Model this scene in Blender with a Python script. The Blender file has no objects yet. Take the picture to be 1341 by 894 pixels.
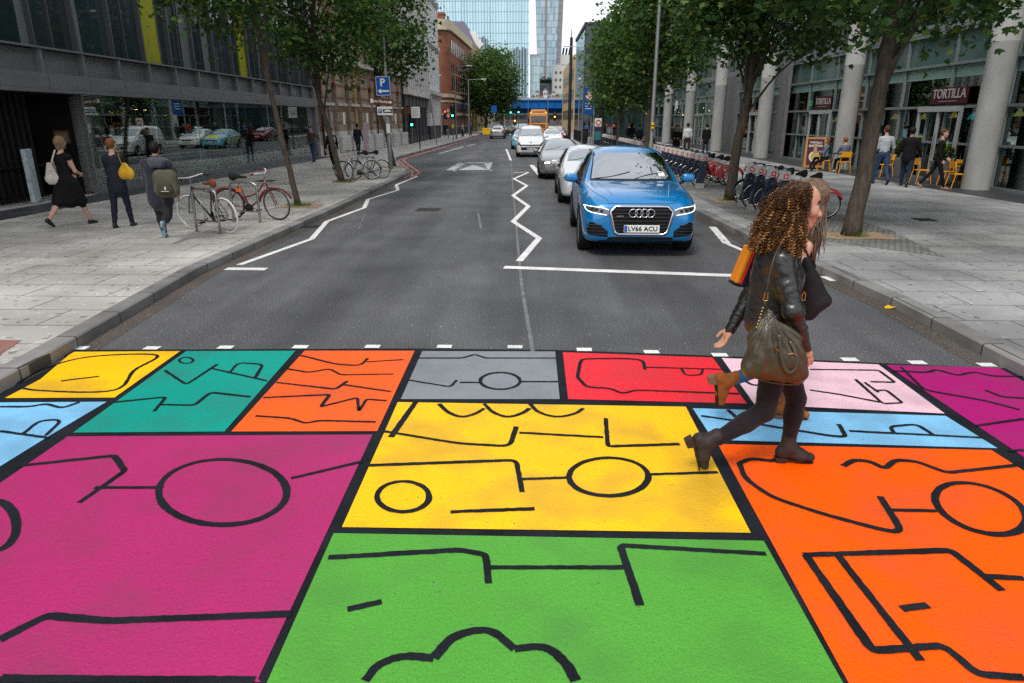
import bpy, bmesh, math, random
import numpy as np
from mathutils import Vector, Matrix, noise
from mathutils.bvhtree import BVHTree
R = math.radians
random.seed(7)
RNG = np.random.default_rng(7)
scene = bpy.context.scene
COL = scene.collection

# ------------------------------------------------------------------ camera, world, sun, exposure
FOC = 894.0; PCX, PCY = 670.5, 447.0            # photo pixels, photo is 1341 x 894
PITCH = math.atan((447 - 156) / FOC)
CAM_H = 2.2
YAW = math.atan(24.5 * math.cos(PITCH) / FOC)
cam_d = bpy.data.cameras.new("Camera"); cam = bpy.data.objects.new("Camera", cam_d); COL.objects.link(cam)
cam.location = (0, 0, CAM_H); cam.rotation_euler = (math.pi / 2 - PITCH, 0, YAW)
cam_d.sensor_width = 36.0; cam_d.lens = 36.0 * FOC / 1341.0
cam_d.clip_start = 0.05; cam_d.clip_end = 4000
cam_d.dof.use_dof = True; cam_d.dof.focus_distance = 5.6; cam_d.dof.aperture_fstop = 13.0
scene.camera = cam

world = bpy.data.worlds.new("World"); scene.world = world; world.use_nodes = True
wn = world.node_tree; wn.nodes.clear()
SUN_EL, SUN_AZ = R(52), R(205)
_o = wn.nodes.new("ShaderNodeOutputWorld"); _b = wn.nodes.new("ShaderNodeBackground")
_s = wn.nodes.new("ShaderNodeTexSky"); _s.sky_type = 'NISHITA'; _s.sun_disc = False
_s.sun_elevation = SUN_EL; _s.sun_rotation = SUN_AZ; _s.air_density = 1.0; _s.dust_density = 2.0
_tc = wn.nodes.new("ShaderNodeTexCoord"); _n = wn.nodes.new("ShaderNodeTexNoise")
_mp = wn.nodes.new("ShaderNodeMapping"); _mp.inputs['Scale'].default_value = (1.0, 1.0, 3.2)
_n.inputs['Scale'].default_value = 2.6; _n.inputs['Detail'].default_value = 6; _n.inputs['Roughness'].default_value = 0.55
_cr = wn.nodes.new("ShaderNodeValToRGB")
_cr.color_ramp.elements[0].position = 0.30; _cr.color_ramp.elements[0].color = (6.0, 6.3, 6.8, 1)
_cr.color_ramp.elements[1].position = 0.70; _cr.color_ramp.elements[1].color = (8.7, 8.8, 9.0, 1)
_mx = wn.nodes.new("ShaderNodeMix"); _mx.data_type = 'RGBA'; _mx.inputs['Factor'].default_value = 0.88
L = wn.links.new
L(_tc.outputs['Generated'], _mp.inputs['Vector']); L(_mp.outputs['Vector'], _n.inputs['Vector'])
L(_n.outputs['Fac'], _cr.inputs['Fac']); L(_s.outputs['Color'], _mx.inputs[6]); L(_cr.outputs['Color'], _mx.inputs[7])
L(_mx.outputs[2], _b.inputs['Color']); _b.inputs['Strength'].default_value = 0.115
L(_b.outputs['Background'], _o.inputs['Surface'])

sun_d = bpy.data.lights.new("sun", 'SUN'); sun_d.energy = 1.5; sun_d.angle = R(14); sun_d.color = (1.0, 0.96, 0.90)
sun = bpy.data.objects.new("sun", sun_d); COL.objects.link(sun)
_dir = Vector((math.sin(SUN_AZ) * math.cos(SUN_EL), math.cos(SUN_AZ) * math.cos(SUN_EL), math.sin(SUN_EL)))
sun.rotation_euler = _dir.to_track_quat('Z', 'Y').to_euler()
vs = scene.view_settings
vs.view_transform = 'Standard'; vs.look = 'None'; vs.exposure = 0.56; vs.gamma = 1.0; vs.use_curve_mapping = False
scene.cycles.max_bounces = 7; scene.cycles.transparent_max_bounces = 12
scene.cycles.use_denoising = False; scene.cycles.sample_clamp_indirect = 2.0; scene.cycles.caustics_reflective = False; scene.cycles.caustics_refractive = False

# ------------------------------------------------------------------ photo pixel -> point of the place
_cp, _sp, _cy, _sy = math.cos(PITCH), math.sin(PITCH), math.cos(YAW), math.sin(YAW)
_F = Vector((-_sy * _cp, _cy * _cp, -_sp)); _R = Vector((_cy, _sy, 0)); _U = _R.cross(_F)
def ray(px, py): return _F * FOC + _R * (px - PCX) - _U * (py - PCY)
def G(px, py, z=0.0):
    d = ray(px, py); return Vector((0, 0, CAM_H)) + d * ((z - CAM_H) / d.z)
def AT(px, py, Y):
    d = ray(px, py); return Vector((0, 0, CAM_H)) + d * (Y / d.y)

# ------------------------------------------------------------------ object helpers
def tag(o, label=None, cat=None, group=None, kind=None):
    if label: o['label'] = label
    if cat: o['category'] = cat
    if group: o['group'] = group
    if kind: o['kind'] = kind
    return o
def thing(name, label, cat, loc=(0, 0, 0), rz=0, group=None):
    o = bpy.data.objects.new(name, None); COL.objects.link(o); o.empty_display_size = 0.2
    o.location = loc; o.rotation_euler = (0, 0, rz)
    return tag(o, label, cat, group)
def dup(root, loc=None, rz=None, label=None, group=None, swap=None):
    """copy of a thing with copies of its parts and sub-parts (shared mesh data)"""
    def cp(o, parent):
        c = o.copy(); COL.objects.link(c)
        if parent: c.parent = parent
        for ch in o.children: cp(ch, c)
        if swap and c.type == 'MESH':
            for i, sl in enumerate(c.material_slots):
                if sl.material and sl.material.name in swap:
                    sl.link = 'OBJECT'; sl.material = swap[sl.material.name]
        return c
    r = cp(root, None)
    if loc is not None: r.location = loc
    if rz is not None: r.rotation_euler = (0, 0, rz)
    if label: r['label'] = label
    if group: r['group'] = group
    return r

def frames(pts, closed=False):
    pts = [Vector(p) for p in pts]; n = len(pts); T = []
    for i in range(n):
        if closed: t = pts[(i + 1) % n] - pts[i - 1]
        else: t = pts[min(i + 1, n - 1)] - pts[max(i - 1, 0)]
        T.append(t.normalized() if t.length > 1e-9 else Vector((0, 0, 1)))
    a = Vector((0, 0, 1)) if abs(T[0].z) < 0.9 else Vector((1, 0, 0))
    N = [(a - T[0] * a.dot(T[0])).normalized()]
    for i in range(1, n):
        v = N[-1] - T[i] * N[-1].dot(T[i])
        N.append(v.normalized() if v.length > 1e-6 else N[-1])
    return pts, T, N
def smooth_path(pts, k=6, closed=False):
    pts = [Vector(p) for p in pts]; n = len(pts); out = []
    if n < 3: return pts
    rng = range(n) if closed else range(n - 1)
    for i in rng:
        p0 = pts[i - 1] if (closed or i > 0) else pts[0] * 2 - pts[1]
        p1 = pts[i]; p2 = pts[(i + 1) % n]
        p3 = pts[(i + 2) % n] if (closed or i + 2 < n) else pts[-1] * 2 - pts[-2]
        for j in range(k):
            t = j / k
            out.append(0.5 * ((2 * p1) + (p2 - p0) * t + (2 * p0 - 5 * p1 + 4 * p2 - p3) * t * t + (3 * p1 - p0 - 3 * p2 + p3) * t ** 3))
    if not closed: out.append(pts[-1])
    return out

class MB:
    def __init__(s): s.v = []; s.f = []; s.m = []
    def add(s, vs, fs, m=0, M=None):
        b = len(s.v)
        for v in vs:
            v = Vector(v)
            if M is not None: v = M @ v
            s.v.append(tuple(v))
        for f in fs: s.f.append(tuple(b + i for i in f)); s.m.append(m)
        return s
    def box(s, x0, x1, y0, y1, z0, z1, m=0, M=None):
        return s.add([(x0,y0,z0),(x1,y0,z0),(x1,y1,z0),(x0,y1,z0),(x0,y0,z1),(x1,y0,z1),(x1,y1,z1),(x0,y1,z1)],
                     [(0,3,2,1),(4,5,6,7),(0,1,5,4),(1,2,6,5),(2,3,7,6),(3,0,4,7)], m, M)
    def rbox(s, x0, x1, y0, y1, z0, z1, r=0.01, m=0, M=None):
        """box with chamfered edges"""
        bm = bmesh.new(); bmesh.ops.create_cube(bm, size=1)
        for v in bm.verts: v.co = Vector(((x0+x1)/2 + v.co.x*(x1-x0), (y0+y1)/2 + v.co.y*(y1-y0), (z0+z1)/2 + v.co.z*(z1-z0)))
        bmesh.ops.bevel(bm, geom=bm.edges[:], offset=r, segments=2, affect='EDGES', profile=0.5)
        bm.verts.index_update()
        s.add([v.co.copy() for v in bm.verts], [[v.index for v in f.verts] for f in bm.faces], m, M); bm.free(); return s
    def tube(s, pts, r, n=8, m=0, closed=False, cap=True, flat=1.0, M=None):
        pts, T, N = frames(pts, closed); k = len(pts)
        rs = r if isinstance(r, (list, tuple)) else [r] * k
        vs, fs = [], []
        for p, t, nn, rr in zip(pts, T, N, rs):
            b = t.cross(nn)
            for j in range(n):
                a = 2 * math.pi * j / n; vs.append(p + nn * (math.cos(a) * rr) + b * (math.sin(a) * rr * flat))
        for i in range(k if closed else k - 1):
            i2 = (i + 1) % k
            for j in range(n): j2 = (j + 1) % n; fs.append((i*n+j, i*n+j2, i2*n+j2, i2*n+j))
        if cap and not closed:
            fs.append(tuple(range(n - 1, -1, -1))); fs.append(tuple((k - 1) * n + j for j in range(n)))
        return s.add(vs, fs, m, M)
    def cyl(s, a, b, r, n=12, m=0, r2=None, M=None):
        return s.tube([a, b], [r, r if r2 is None else r2], n, m, M=M)
    def lathe(s, prof, n=16, m=0, M=None):
        vs, fs = [], []; k = len(prof)
        for (r, z) in prof:
            for j in range(n): a = 2*math.pi*j/n; vs.append((r*math.cos(a), r*math.sin(a), z))
        for i in range(k - 1):
            for j in range(n): j2 = (j+1) % n; fs.append((i*n+j, i*n+j2, (i+1)*n+j2, (i+1)*n+j))
        return s.add(vs, fs, m, M)
    def torus(s, R_, r, n=24, k=8, m=0, M=None):
        pts = [(R_*math.cos(2*math.pi*i/n), R_*math.sin(2*math.pi*i/n), 0) for i in range(n)]
        return s.tube(pts, r, k, m, closed=True, M=M)
    def poly(s, pts, m=0, M=None): return s.add(pts, [tuple(range(len(pts)))], m, M)
    def prism(s, pts, z0, z1, m=0, M=None):
        n = len(pts); ar = sum(pts[i][0]*pts[(i+1)%n][1]-pts[(i+1)%n][0]*pts[i][1] for i in range(n))
        if ar < 0: pts = list(pts)[::-1]
        vs = [(p[0], p[1], z0) for p in pts] + [(p[0], p[1], z1) for p in pts]
        fs = [tuple(range(n-1,-1,-1)), tuple(range(n, 2*n))] + [(i, (i+1)%n, n+(i+1)%n, n+i) for i in range(n)]
        return s.add(vs, fs, m, M)
    def ball(s, c, r, n=12, m=0, sc=(1,1,1), M=None):
        vs, fs = [], []; k = max(4, n//2)
        for i in range(k+1):
            ph = math.pi*i/k
            for j in range(n):
                a = 2*math.pi*j/n
                vs.append((c[0]+r*sc[0]*math.sin(ph)*math.cos(a), c[1]+r*sc[1]*math.sin(ph)*math.sin(a), c[2]-r*sc[2]*math.cos(ph)))
        for i in range(k):
            for j in range(n): j2=(j+1)%n; fs.append((i*n+j, i*n+j2, (i+1)*n+j2, (i+1)*n+j))
        return s.add(vs, fs, m, M)
    def build(s, name, mats, parent=None, smooth=False, loc=None, bevel=0, auto=None):
        me = bpy.data.meshes.new(name); me.from_pydata(s.v, [], s.f)
        if not isinstance(mats, (list, tuple)): mats = [mats]
        for m in mats: me.materials.append(m)
        if len(mats) > 1: me.polygons.foreach_set('material_index', s.m)
        me.validate()
        if smooth: me.polygons.foreach_set('use_smooth', [True]*len(me.polygons))
        if auto: me.set_sharp_from_angle(angle=R(auto))
        me.update()
        o = bpy.data.objects.new(name, me); COL.objects.link(o)
        if parent: o.parent = parent
        if loc is not None: o.location = loc
        if bevel:
            b = o.modifiers.new('bevel', 'BEVEL'); b.width = bevel; b.segments = 2; b.limit_method = 'ANGLE'; b.angle_limit = R(40)
        return o
def mesh_obj(name, V, Fs, mats, parent=None, smooth=True, mi=None):
    me = bpy.data.meshes.new(name); me.from_pydata(V, [], Fs)
    for m in (mats if isinstance(mats, (list, tuple)) else [mats]): me.materials.append(m)
    if mi is not None: me.polygons.foreach_set('material_index', mi)
    if smooth: me.polygons.foreach_set('use_smooth', [True]*len(me.polygons))
    me.update(); o = bpy.data.objects.new(name, me); COL.objects.link(o)
    if parent: o.parent = parent
    return o
def text_mesh(mb, s, size, M, m=0, depth=0.004, spacing=1.0, bold=0.0):
    """lettering as flat solid letters joined into a mesh builder; M maps text plane (x right, y up) to the place"""
    cu = bpy.data.curves.new('lettering', 'FONT'); cu.body = s; cu.size = size; cu.align_x = 'CENTER'; cu.align_y = 'CENTER'
    cu.extrude = depth; cu.space_character = spacing; cu.offset = bold; cu.resolution_u = 3
    ob = bpy.data.objects.new('lettering', cu); COL.objects.link(ob)
    dg = bpy.context.evaluated_depsgraph_get(); dg.update()
    me = bpy.data.meshes.new_from_object(ob.evaluated_get(dg))
    mb.add([v.co.copy() for v in me.vertices], [tuple(p.vertices) for p in me.polygons], m, M)
    bpy.data.objects.remove(ob); bpy.data.curves.remove(cu); bpy.data.meshes.remove(me)
def frame_M(origin, right, up):
    r = Vector(right).normalized(); u = Vector(up); u = (u - r*u.dot(r)).normalized(); n = r.cross(u)
    M = Matrix((r, u, n)).transposed().to_4x4(); M.translation = Vector(origin); return M

# ------------------------------------------------------------------ materials
MATS = {}
def mat(name, col, rough=0.6, metal=0.0, var=0.0, vscale=4.0, bump=0.0, bscale=40.0, coat=0.0, spec=0.5, stretch=None,
        emit=None, estr=1.0, dirt=0.0, speck=0.0, sscale=200.0, sheen=0.0):
    if name in MATS: return MATS[name]
    if rough >= .45 and not coat and spec <= .5: spec *= .3
    m = bpy.data.materials.new(name); m.use_nodes = True; nt = m.node_tree; N = nt.nodes; K = nt.links.new
    p = N['Principled BSDF']
    p.inputs['Base Color'].default_value = (*col, 1); p.inputs['Roughness'].default_value = rough
    p.inputs['Metallic'].default_value = metal; p.inputs['Specular IOR Level'].default_value = spec
    if coat: p.inputs['Coat Weight'].default_value = coat; p.inputs['Coat Roughness'].default_value = 0.03
    if sheen: p.inputs['Sheen Weight'].default_value = sheen
    if emit: p.inputs['Emission Color'].default_value = (*emit, 1); p.inputs['Emission Strength'].default_value = estr
    tc = N.new('ShaderNodeTexCoord'); vec = tc.outputs['Object']
    if stretch:
        mp = N.new('ShaderNodeMapping'); mp.inputs['Scale'].default_value = stretch; K(vec, mp.inputs['Vector']); vec2 = mp.outputs['Vector']
    else: vec2 = vec
    cur = None
    if var:
        n = N.new('ShaderNodeTexNoise'); n.inputs['Scale'].default_value = vscale; n.inputs['Detail'].default_value = 5; K(vec2, n.inputs['Vector'])
        mr = N.new('ShaderNodeMapRange'); mr.inputs[1].default_value = 0.3; mr.inputs[2].default_value = 0.7
        mr.inputs[3].default_value = 1 - var; mr.inputs[4].default_value = 1 + var; K(n.outputs['Fac'], mr.inputs[0])
        vm = N.new('ShaderNodeVectorMath'); vm.operation = 'SCALE'; vm.inputs[0].default_value = col; K(mr.outputs[0], vm.inputs['Scale'])
        cur = vm.outputs['Vector']
    if speck:
        n2 = N.new('ShaderNodeTexNoise'); n2.inputs['Scale'].default_value = sscale; n2.inputs['Detail'].default_value = 2; K(vec, n2.inputs['Vector'])
        mr2 = N.new('ShaderNodeMapRange'); mr2.inputs[1].default_value = 0.35; mr2.inputs[2].default_value = 0.65
        mr2.inputs[3].default_value = 1 - speck; mr2.inputs[4].default_value = 1 + speck; K(n2.outputs['Fac'], mr2.inputs[0])
        vm2 = N.new('ShaderNodeVectorMath'); vm2.operation = 'SCALE'; K(mr2.outputs[0], vm2.inputs['Scale'])
        if cur is not None: K(cur, vm2.inputs[0])
        else: vm2.inputs[0].default_value = col
        cur = vm2.outputs['Vector']
    if cur is not None: K(cur, p.inputs['Base Color'])
    if bump:
        nb = N.new('ShaderNodeTexNoise'); nb.inputs['Scale'].default_value = bscale; nb.inputs['Detail'].default_value = 3; K(vec, nb.inputs['Vector'])
        bp = N.new('ShaderNodeBump'); bp.inputs['Strength'].default_value = bump; bp.inputs['Distance'].default_value = 0.01
        K(nb.outputs['Fac'], bp.inputs['Height']); K(bp.outputs['Normal'], p.inputs['Normal'])
    MATS[name] = m; return m
def glass(name, tint=(0.8, 0.9, 0.88), refl=0.12, rough=0.0):
    """thin pane: see-through, reflecting more at grazing angles"""
    if name in MATS: return MATS[name]
    m = bpy.data.materials.new(name); m.use_nodes = True; nt = m.node_tree; N = nt.nodes; K = nt.links.new; N.clear()
    o = N.new('ShaderNodeOutputMaterial'); mx = N.new('ShaderNodeMixShader'); t = N.new('ShaderNodeBsdfTransparent'); g = N.new('ShaderNodeBsdfGlossy')
    t.inputs['Color'].default_value = (*tint, 1); g.inputs['Roughness'].default_value = rough; g.inputs['Color'].default_value = (0.9, 0.95, 0.95, 1)
    lw = N.new('ShaderNodeLayerWeight'); lw.inputs['Blend'].default_value = 0.22
    mr = N.new('ShaderNodeMapRange'); mr.inputs[3].default_value = refl; mr.inputs[4].default_value = 0.85; K(lw.outputs['Fresnel'], mr.inputs[0])
    K(mr.outputs[0], mx.inputs[0]); K(t.outputs[0], mx.inputs[1]); K(g.outputs[0], mx.inputs[2]); K(mx.outputs[0], o.inputs['Surface'])
    MATS[name] = m; return m
def brickmat(name, c1, c2, mortar, bw, bh, ms=0.01, var=0.25, vscale=1.5, rough=0.8, axes='xy', rot=0.0, off=0.5, bump=0.3, spec=0.14, speck=0.15, gum=False):
    if name in MATS: return MATS[name]
    m = bpy.data.materials.new(name); m.use_nodes = True; nt = m.node_tree; N = nt.nodes; K = nt.links.new
    p = N['Principled BSDF']; p.inputs['Roughness'].default_value = rough; p.inputs['Specular IOR Level'].default_value = spec
    tc = N.new('ShaderNodeTexCoord'); sx = N.new('ShaderNodeSeparateXYZ'); cx = N.new('ShaderNodeCombineXYZ')
    K(tc.outputs['Object'], sx.inputs[0])
    K(sx.outputs['XYZ'.index(axes[0].upper())], cx.inputs[0]); K(sx.outputs['XYZ'.index(axes[1].upper())], cx.inputs[1])
    vec = cx.outputs[0]
    if rot:
        mp = N.new('ShaderNodeMapping'); mp.inputs['Rotation'].default_value = (0, 0, rot); K(vec, mp.inputs['Vector']); vec = mp.outputs['Vector']
    b = N.new('ShaderNodeTexBrick'); K(vec, b.inputs['Vector']); b.offset = off; b.inputs['Scale'].default_value = 1
    b.inputs['Brick Width'].default_value = bw; b.inputs['Row Height'].default_value = bh; b.inputs['Mortar Size'].default_value = ms
    b.inputs['Mortar Smooth'].default_value = 0.1; b.inputs['Bias'].default_value = 0.0
    b.inputs['Color1'].default_value = (*c1, 1); b.inputs['Color2'].default_value = (*c2, 1); b.inputs['Mortar'].default_value = (*mortar, 1)
    cur = b.outputs['Color']
    for sc, am, det in ((vscale, var, 6), (180.0, speck, 2)):
        n = N.new('ShaderNodeTexNoise'); n.inputs['Scale'].default_value = sc; n.inputs['Detail'].default_value = det; K(tc.outputs['Object'], n.inputs['Vector'])
        mr = N.new('ShaderNodeMapRange'); mr.inputs[1].default_value = 0.3; mr.inputs[2].default_value = 0.7
        mr.inputs[3].default_value = 1-am; mr.inputs[4].default_value = 1+am; K(n.outputs['Fac'], mr.inputs[0])
        vm = N.new('ShaderNodeVectorMath'); vm.operation = 'SCALE'; K(cur, vm.inputs[0]); K(mr.outputs[0], vm.inputs['Scale']); cur = vm.outputs['Vector']
    if gum:      # trodden gum spots and long stains
        for sc, lo, hi, am, st_ in ((9.0, .735, .745, .55, (1,1,1)), (14.0, .76, .77, 1.35, (1,1,1)), (1.2, .60, .80, .62, (1,.35,1))):
            mp2 = N.new('ShaderNodeMapping'); mp2.inputs['Scale'].default_value = st_; K(tc.outputs['Object'], mp2.inputs['Vector'])
            n = N.new('ShaderNodeTexNoise'); n.inputs['Scale'].default_value = sc; n.inputs['Detail'].default_value = 0 if sc > 5 else 5; K(mp2.outputs['Vector'], n.inputs['Vector'])
            mr = N.new('ShaderNodeMapRange'); mr.inputs[1].default_value = lo; mr.inputs[2].default_value = hi; mr.inputs[3].default_value = 1; mr.inputs[4].default_value = am; K(n.outputs['Fac'], mr.inputs[0])
            vm = N.new('ShaderNodeVectorMath'); vm.operation = 'SCALE'; K(cur, vm.inputs[0]); K(mr.outputs[0], vm.inputs['Scale']); cur = vm.outputs['Vector']
    K(cur, p.inputs['Base Color'])
    bp = N.new('ShaderNodeBump'); bp.inputs['Strength'].default_value = bump; bp.inputs['Distance'].default_value = 0.004
    iv = N.new('ShaderNodeMath'); iv.operation = 'SUBTRACT'; iv.inputs[0].default_value = 1; K(b.outputs['Fac'], iv.inputs[1])
    K(iv.outputs[0], bp.inputs['Height']); K(bp.outputs['Normal'], p.inputs['Normal'])
    MATS[name] = m; return m
# ================================================================== ground, road, pavements
def asphalt_mat(name, base, dark, light):
    m = bpy.data.materials.new(name); m.use_nodes = True; nt = m.node_tree; N = nt.nodes; K = nt.links.new
    p = N['Principled BSDF']; p.inputs['Roughness'].default_value = 0.72; p.inputs['Specular IOR Level'].default_value = 0.12
    tc = N.new('ShaderNodeTexCoord')
    def nz(scale, det, vec, lo, hi, a, b):
        n = N.new('ShaderNodeTexNoise'); n.inputs['Scale'].default_value = scale; n.inputs['Detail'].default_value = det; K(vec, n.inputs['Vector'])
        mr = N.new('ShaderNodeMapRange'); mr.inputs[1].default_value = lo; mr.inputs[2].default_value = hi; mr.inputs[3].default_value = a; mr.inputs[4].default_value = b
        K(n.outputs['Fac'], mr.inputs[0]); return mr.outputs[0], n
    mp = N.new('ShaderNodeMapping'); mp.inputs['Scale'].default_value = (1.0, 0.07, 1); K(tc.outputs['Object'], mp.inputs['Vector'])
    a, _ = nz(1.1, 4, mp.outputs['Vector'], 0.3, 0.7, 0.70, 1.38)      # wheel tracks along the street
    b, _ = nz(0.7, 6, tc.outputs['Object'], 0.3, 0.7, 0.80, 1.22)      # patches
    c, _ = nz(75, 3.5, tc.outputs['Object'], 0.36, 0.64, 0.35, 1.75)   # aggregate
    d, nd = nz(30, 0, tc.outputs['Object'], 0.78, 0.81, 0.0, 1.8)      # pale stones
    def mul(x, y):
        q = N.new('ShaderNodeMath'); q.operation = 'MULTIPLY'; K(x, q.inputs[0]); K(y, q.inputs[1]); return q.outputs[0]
    def addm(x, y):
        q = N.new('ShaderNodeMath'); q.operation = 'ADD'; K(x, q.inputs[0]); K(y, q.inputs[1]); return q.outputs[0]
    f = mul(mul(a, b), addm(c, d))
    vm = N.new('ShaderNodeVectorMath'); vm.operation = 'SCALE'; vm.inputs[0].default_value = base; K(f, vm.inputs['Scale']); K(vm.outputs['Vector'], p.inputs['Base Color'])
    bn = N.new('ShaderNodeTexNoise'); bn.inputs['Scale'].default_value = 150; K(tc.outputs['Object'], bn.inputs['Vector'])
    bp = N.new('ShaderNodeBump'); bp.inputs['Strength'].default_value = 0.55; bp.inputs['Distance'].default_value = 0.006
    K(bn.outputs['Fac'], bp.inputs['Height']); K(bp.outputs['Normal'], p.inputs['Normal'])
    return m
M_asph = asphalt_mat('asphalt', (0.086, 0.087, 0.090), 0, 0)
def st(name, mb, mats, **k): return tag(mb.build(name, mats, **k), kind='structure')
st('ground', MB().poly([(-1500,-60,-0.03),(1500,-60,-0.03),(1500,3000,-0.03),(-1500,3000,-0.03)]), mat('far_ground', (0.11,0.11,0.11), 0.9, var=0.2, vscale=0.1))
st('road', MB().poly([(-11,-10,0),(5.5,-10,0),(5.5,330,0),(-11,330,0)]), M_asph)

KL = [(-4.45,-10),(-4.45,3.0)] + [tuple(G(*p,.12).xy) for p in [(0,495),(60,463),(258,350),(450,266)]] + [(-5.02,29.2),(-5.25,30.6),(-7.55,39.2),(-7.75,41.5),(-7.35,70),(-7.3,100),(-7.5,108)]
KR = [(4.45,-10),(4.45,3.0),(4.42,6.14)] + [tuple(G(*p,.12).xy) for p in [(1171,390),(1069,345),(987,310),(911,274)]] + [(3.98,30),(3.9,60),(3.9,110)]
def offset_line(pts, d):
    out = []
    for i, p in enumerate(pts):
        a = Vector(pts[max(i-1,0)]); b = Vector(pts[min(i+1,len(pts)-1)]); t = (b-a).normalized()
        out.append((p[0]-t.y*d, p[1]+t.x*d))
    return out
M_slabL = brickmat('pale_paving_slabs', (0.45,0.43,0.395), (0.37,0.352,0.325), (0.16,0.15,0.14), 1.05, 0.62, 0.011, var=0.26, vscale=0.8, rough=0.7, gum=True, speck=.22)
M_slabR = brickmat('grey_paving_slabs', (0.34,0.34,0.335), (0.265,0.267,0.265), (0.09,0.09,0.09), 0.95, 0.66, 0.009, var=0.38, vscale=0.55, rough=0.55, gum=True, speck=.22)
M_kerb = brickmat('granite_kerb', (0.25,0.245,0.235), (0.18,0.175,0.17), (0.06,0.06,0.06), 3.0, 0.92, 0.012, var=0.35, vscale=1.2, rough=0.7)
M_sett = brickmat('small_granite_setts', (0.26,0.255,0.24), (0.19,0.19,0.18), (0.11,0.108,0.10), 0.11, 0.11, 0.012, var=0.3, vscale=1.5, rough=0.8, bump=0.5)
M_darkpave = brickmat('dark_forecourt_stone', (0.060,0.062,0.066), (0.048,0.05,0.054), (0.03,0.03,0.03), 1.2, 0.6, 0.008, var=0.2, rough=0.5)
def kerb_and_pave(line, sgn, outer, pm, nm):
    inn = offset_line(line, sgn*0.20)
    k = MB(); n = len(line)
    for i in range(n-1):
        a, b, c, d = line[i], line[i+1], inn[i+1], inn[i]
        k.add([(a[0],a[1],-.02),(b[0],b[1],-.02),(a[0],a[1],.105),(b[0],b[1],.105),(a[0]-(a[0]-d[0])*.08,a[1],.12),(b[0]-(b[0]-c[0])*.08,b[1],.12),(c[0],c[1],.12),(d[0],d[1],.12)],
              [(0,1,3,2),(2,3,5,4),(4,5,6,7)])
    o = k.build('kerb', M_kerb); tag(o, kind='structure')
    p = MB()
    for i in range(n-1):
        a, b = inn[i], inn[i+1]
        p.poly([(a[0],a[1],.118),(b[0],b[1],.118),(outer,b[1],.118),(outer,a[1],.118)])
    st('pavement', p, pm)
kerb_and_pave(KL, 1, -26, M_slabL, 'left'); kerb_and_pave(KR, -1, 26, M_slabR, 'right')
st('pavement_far', MB().poly([(-40,108,.118),(-7.5,108,.118),(-6.2,330,.118),(-40,330,.118)]), M_slabL)
st('pavement_far', MB().poly([(3.9,110,.118),(40,110,.118),(40,330,.118),(3.9,330,.118)]), M_slabR)
# dark forecourt strips along both facades
st('forecourt_strip', MB().poly([(-12.6,-4,.1225),(-11.35,-4,.1225),(-11.55,41.4,.1225),(-12.6,41.4,.1225)]), M_darkpave)
st('forecourt_strip', MB().poly([(14.9,-4,.1225),(12.75,-4,.1225),(12.8,18,.1225),(12.4,29,.1225),(12.2,85,.1225),(14.9,85,.1225)]), M_darkpave)
# sett paved strip round the trees on the right, and tree pits
st('sett_strip', MB().poly([(4.85,12.9,.1225),(6.6,10.9,.1225),(7.1,13.6,.1225),(6.9,30,.1225),(6.9,80,.1225),(4.9,80,.1225),(4.7,16.5,.1225)]), M_sett)
# blister paving by the crossing on the left
tp = MB()
tp.poly([(-6.4,5.2,.1225),(-4.78,5.35,.1225),(-5.02,6.3,.1225),(-6.4,6.3,.1225)])
tp2 = MB()
for i in range(24):
    for j in range(16):
        x, y = -6.35+i*.066, 5.25+j*.066
        if x < -5.05 + (y-6.3)*-.25+.05: tp2.lathe([(.014,0),(.011,.004),(0.001,.005)], 6, M=Matrix.Translation((x,y,.1225)))
M_blister = mat('red_blister_paving', (0.27,0.135,0.11), 0.8, var=0.25, vscale=3, speck=.2)
b0 = st('blister_paving', tp, M_blister); b1 = tp2.build('blister', M_blister, b0)
M_white = mat('road_paint_white', (0.72,0.72,0.70), 0.6, var=0.14, vscale=3.0, speck=0.2, sscale=90, bump=.25, bscale=120)
M_worn = mat('worn_road_paint', (0.42,0.425,0.43), 0.7, var=0.35, vscale=6, speck=0.4, sscale=60)
M_faint = mat('faint_pale_scuff', (0.155,0.16,0.168), 0.7, var=0.3, vscale=5, speck=0.3, sscale=60)
M_redp = mat('red_route_paint', (0.55,0.17,0.17), 0.6, var=0.2, vscale=3, speck=0.2)
def ribbon(mb, pts, w, z, m=0, closed=False, wx=None):
    P = [Vector((p[0], p[1])) for p in pts]; n = len(P); Lf, Rt = [], []
    for i in range(n):
        a = P[i-1] if (closed or i > 0) else P[i]; b = P[(i+1) % n] if (closed or i < n-1) else P[i]
        d1 = (P[i]-a); d2 = (b-P[i]); d1 = d1.normalized() if d1.length > 1e-6 else d2.normalized(); d2 = d2.normalized() if d2.length > 1e-6 else d1
        t = (d1+d2); t = t.normalized() if t.length > .2 else d1
        nn = Vector((-t.y, t.x)); sc = 1/max(0.45, nn.dot(Vector((-d1.y, d1.x)))); ww = w/2*sc
        Lf.append(P[i]+nn*ww); Rt.append(P[i]-nn*ww)
    for i in range(n if closed else n-1):
        j = (i+1) % n
        mb.poly([(*Rt[i],z),(*Rt[j],z),(*Lf[j],z),(*Lf[i],z)], m)
def gp(*pts): return [tuple(G(*p).xy) for p in pts]
mk = MB()
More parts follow.
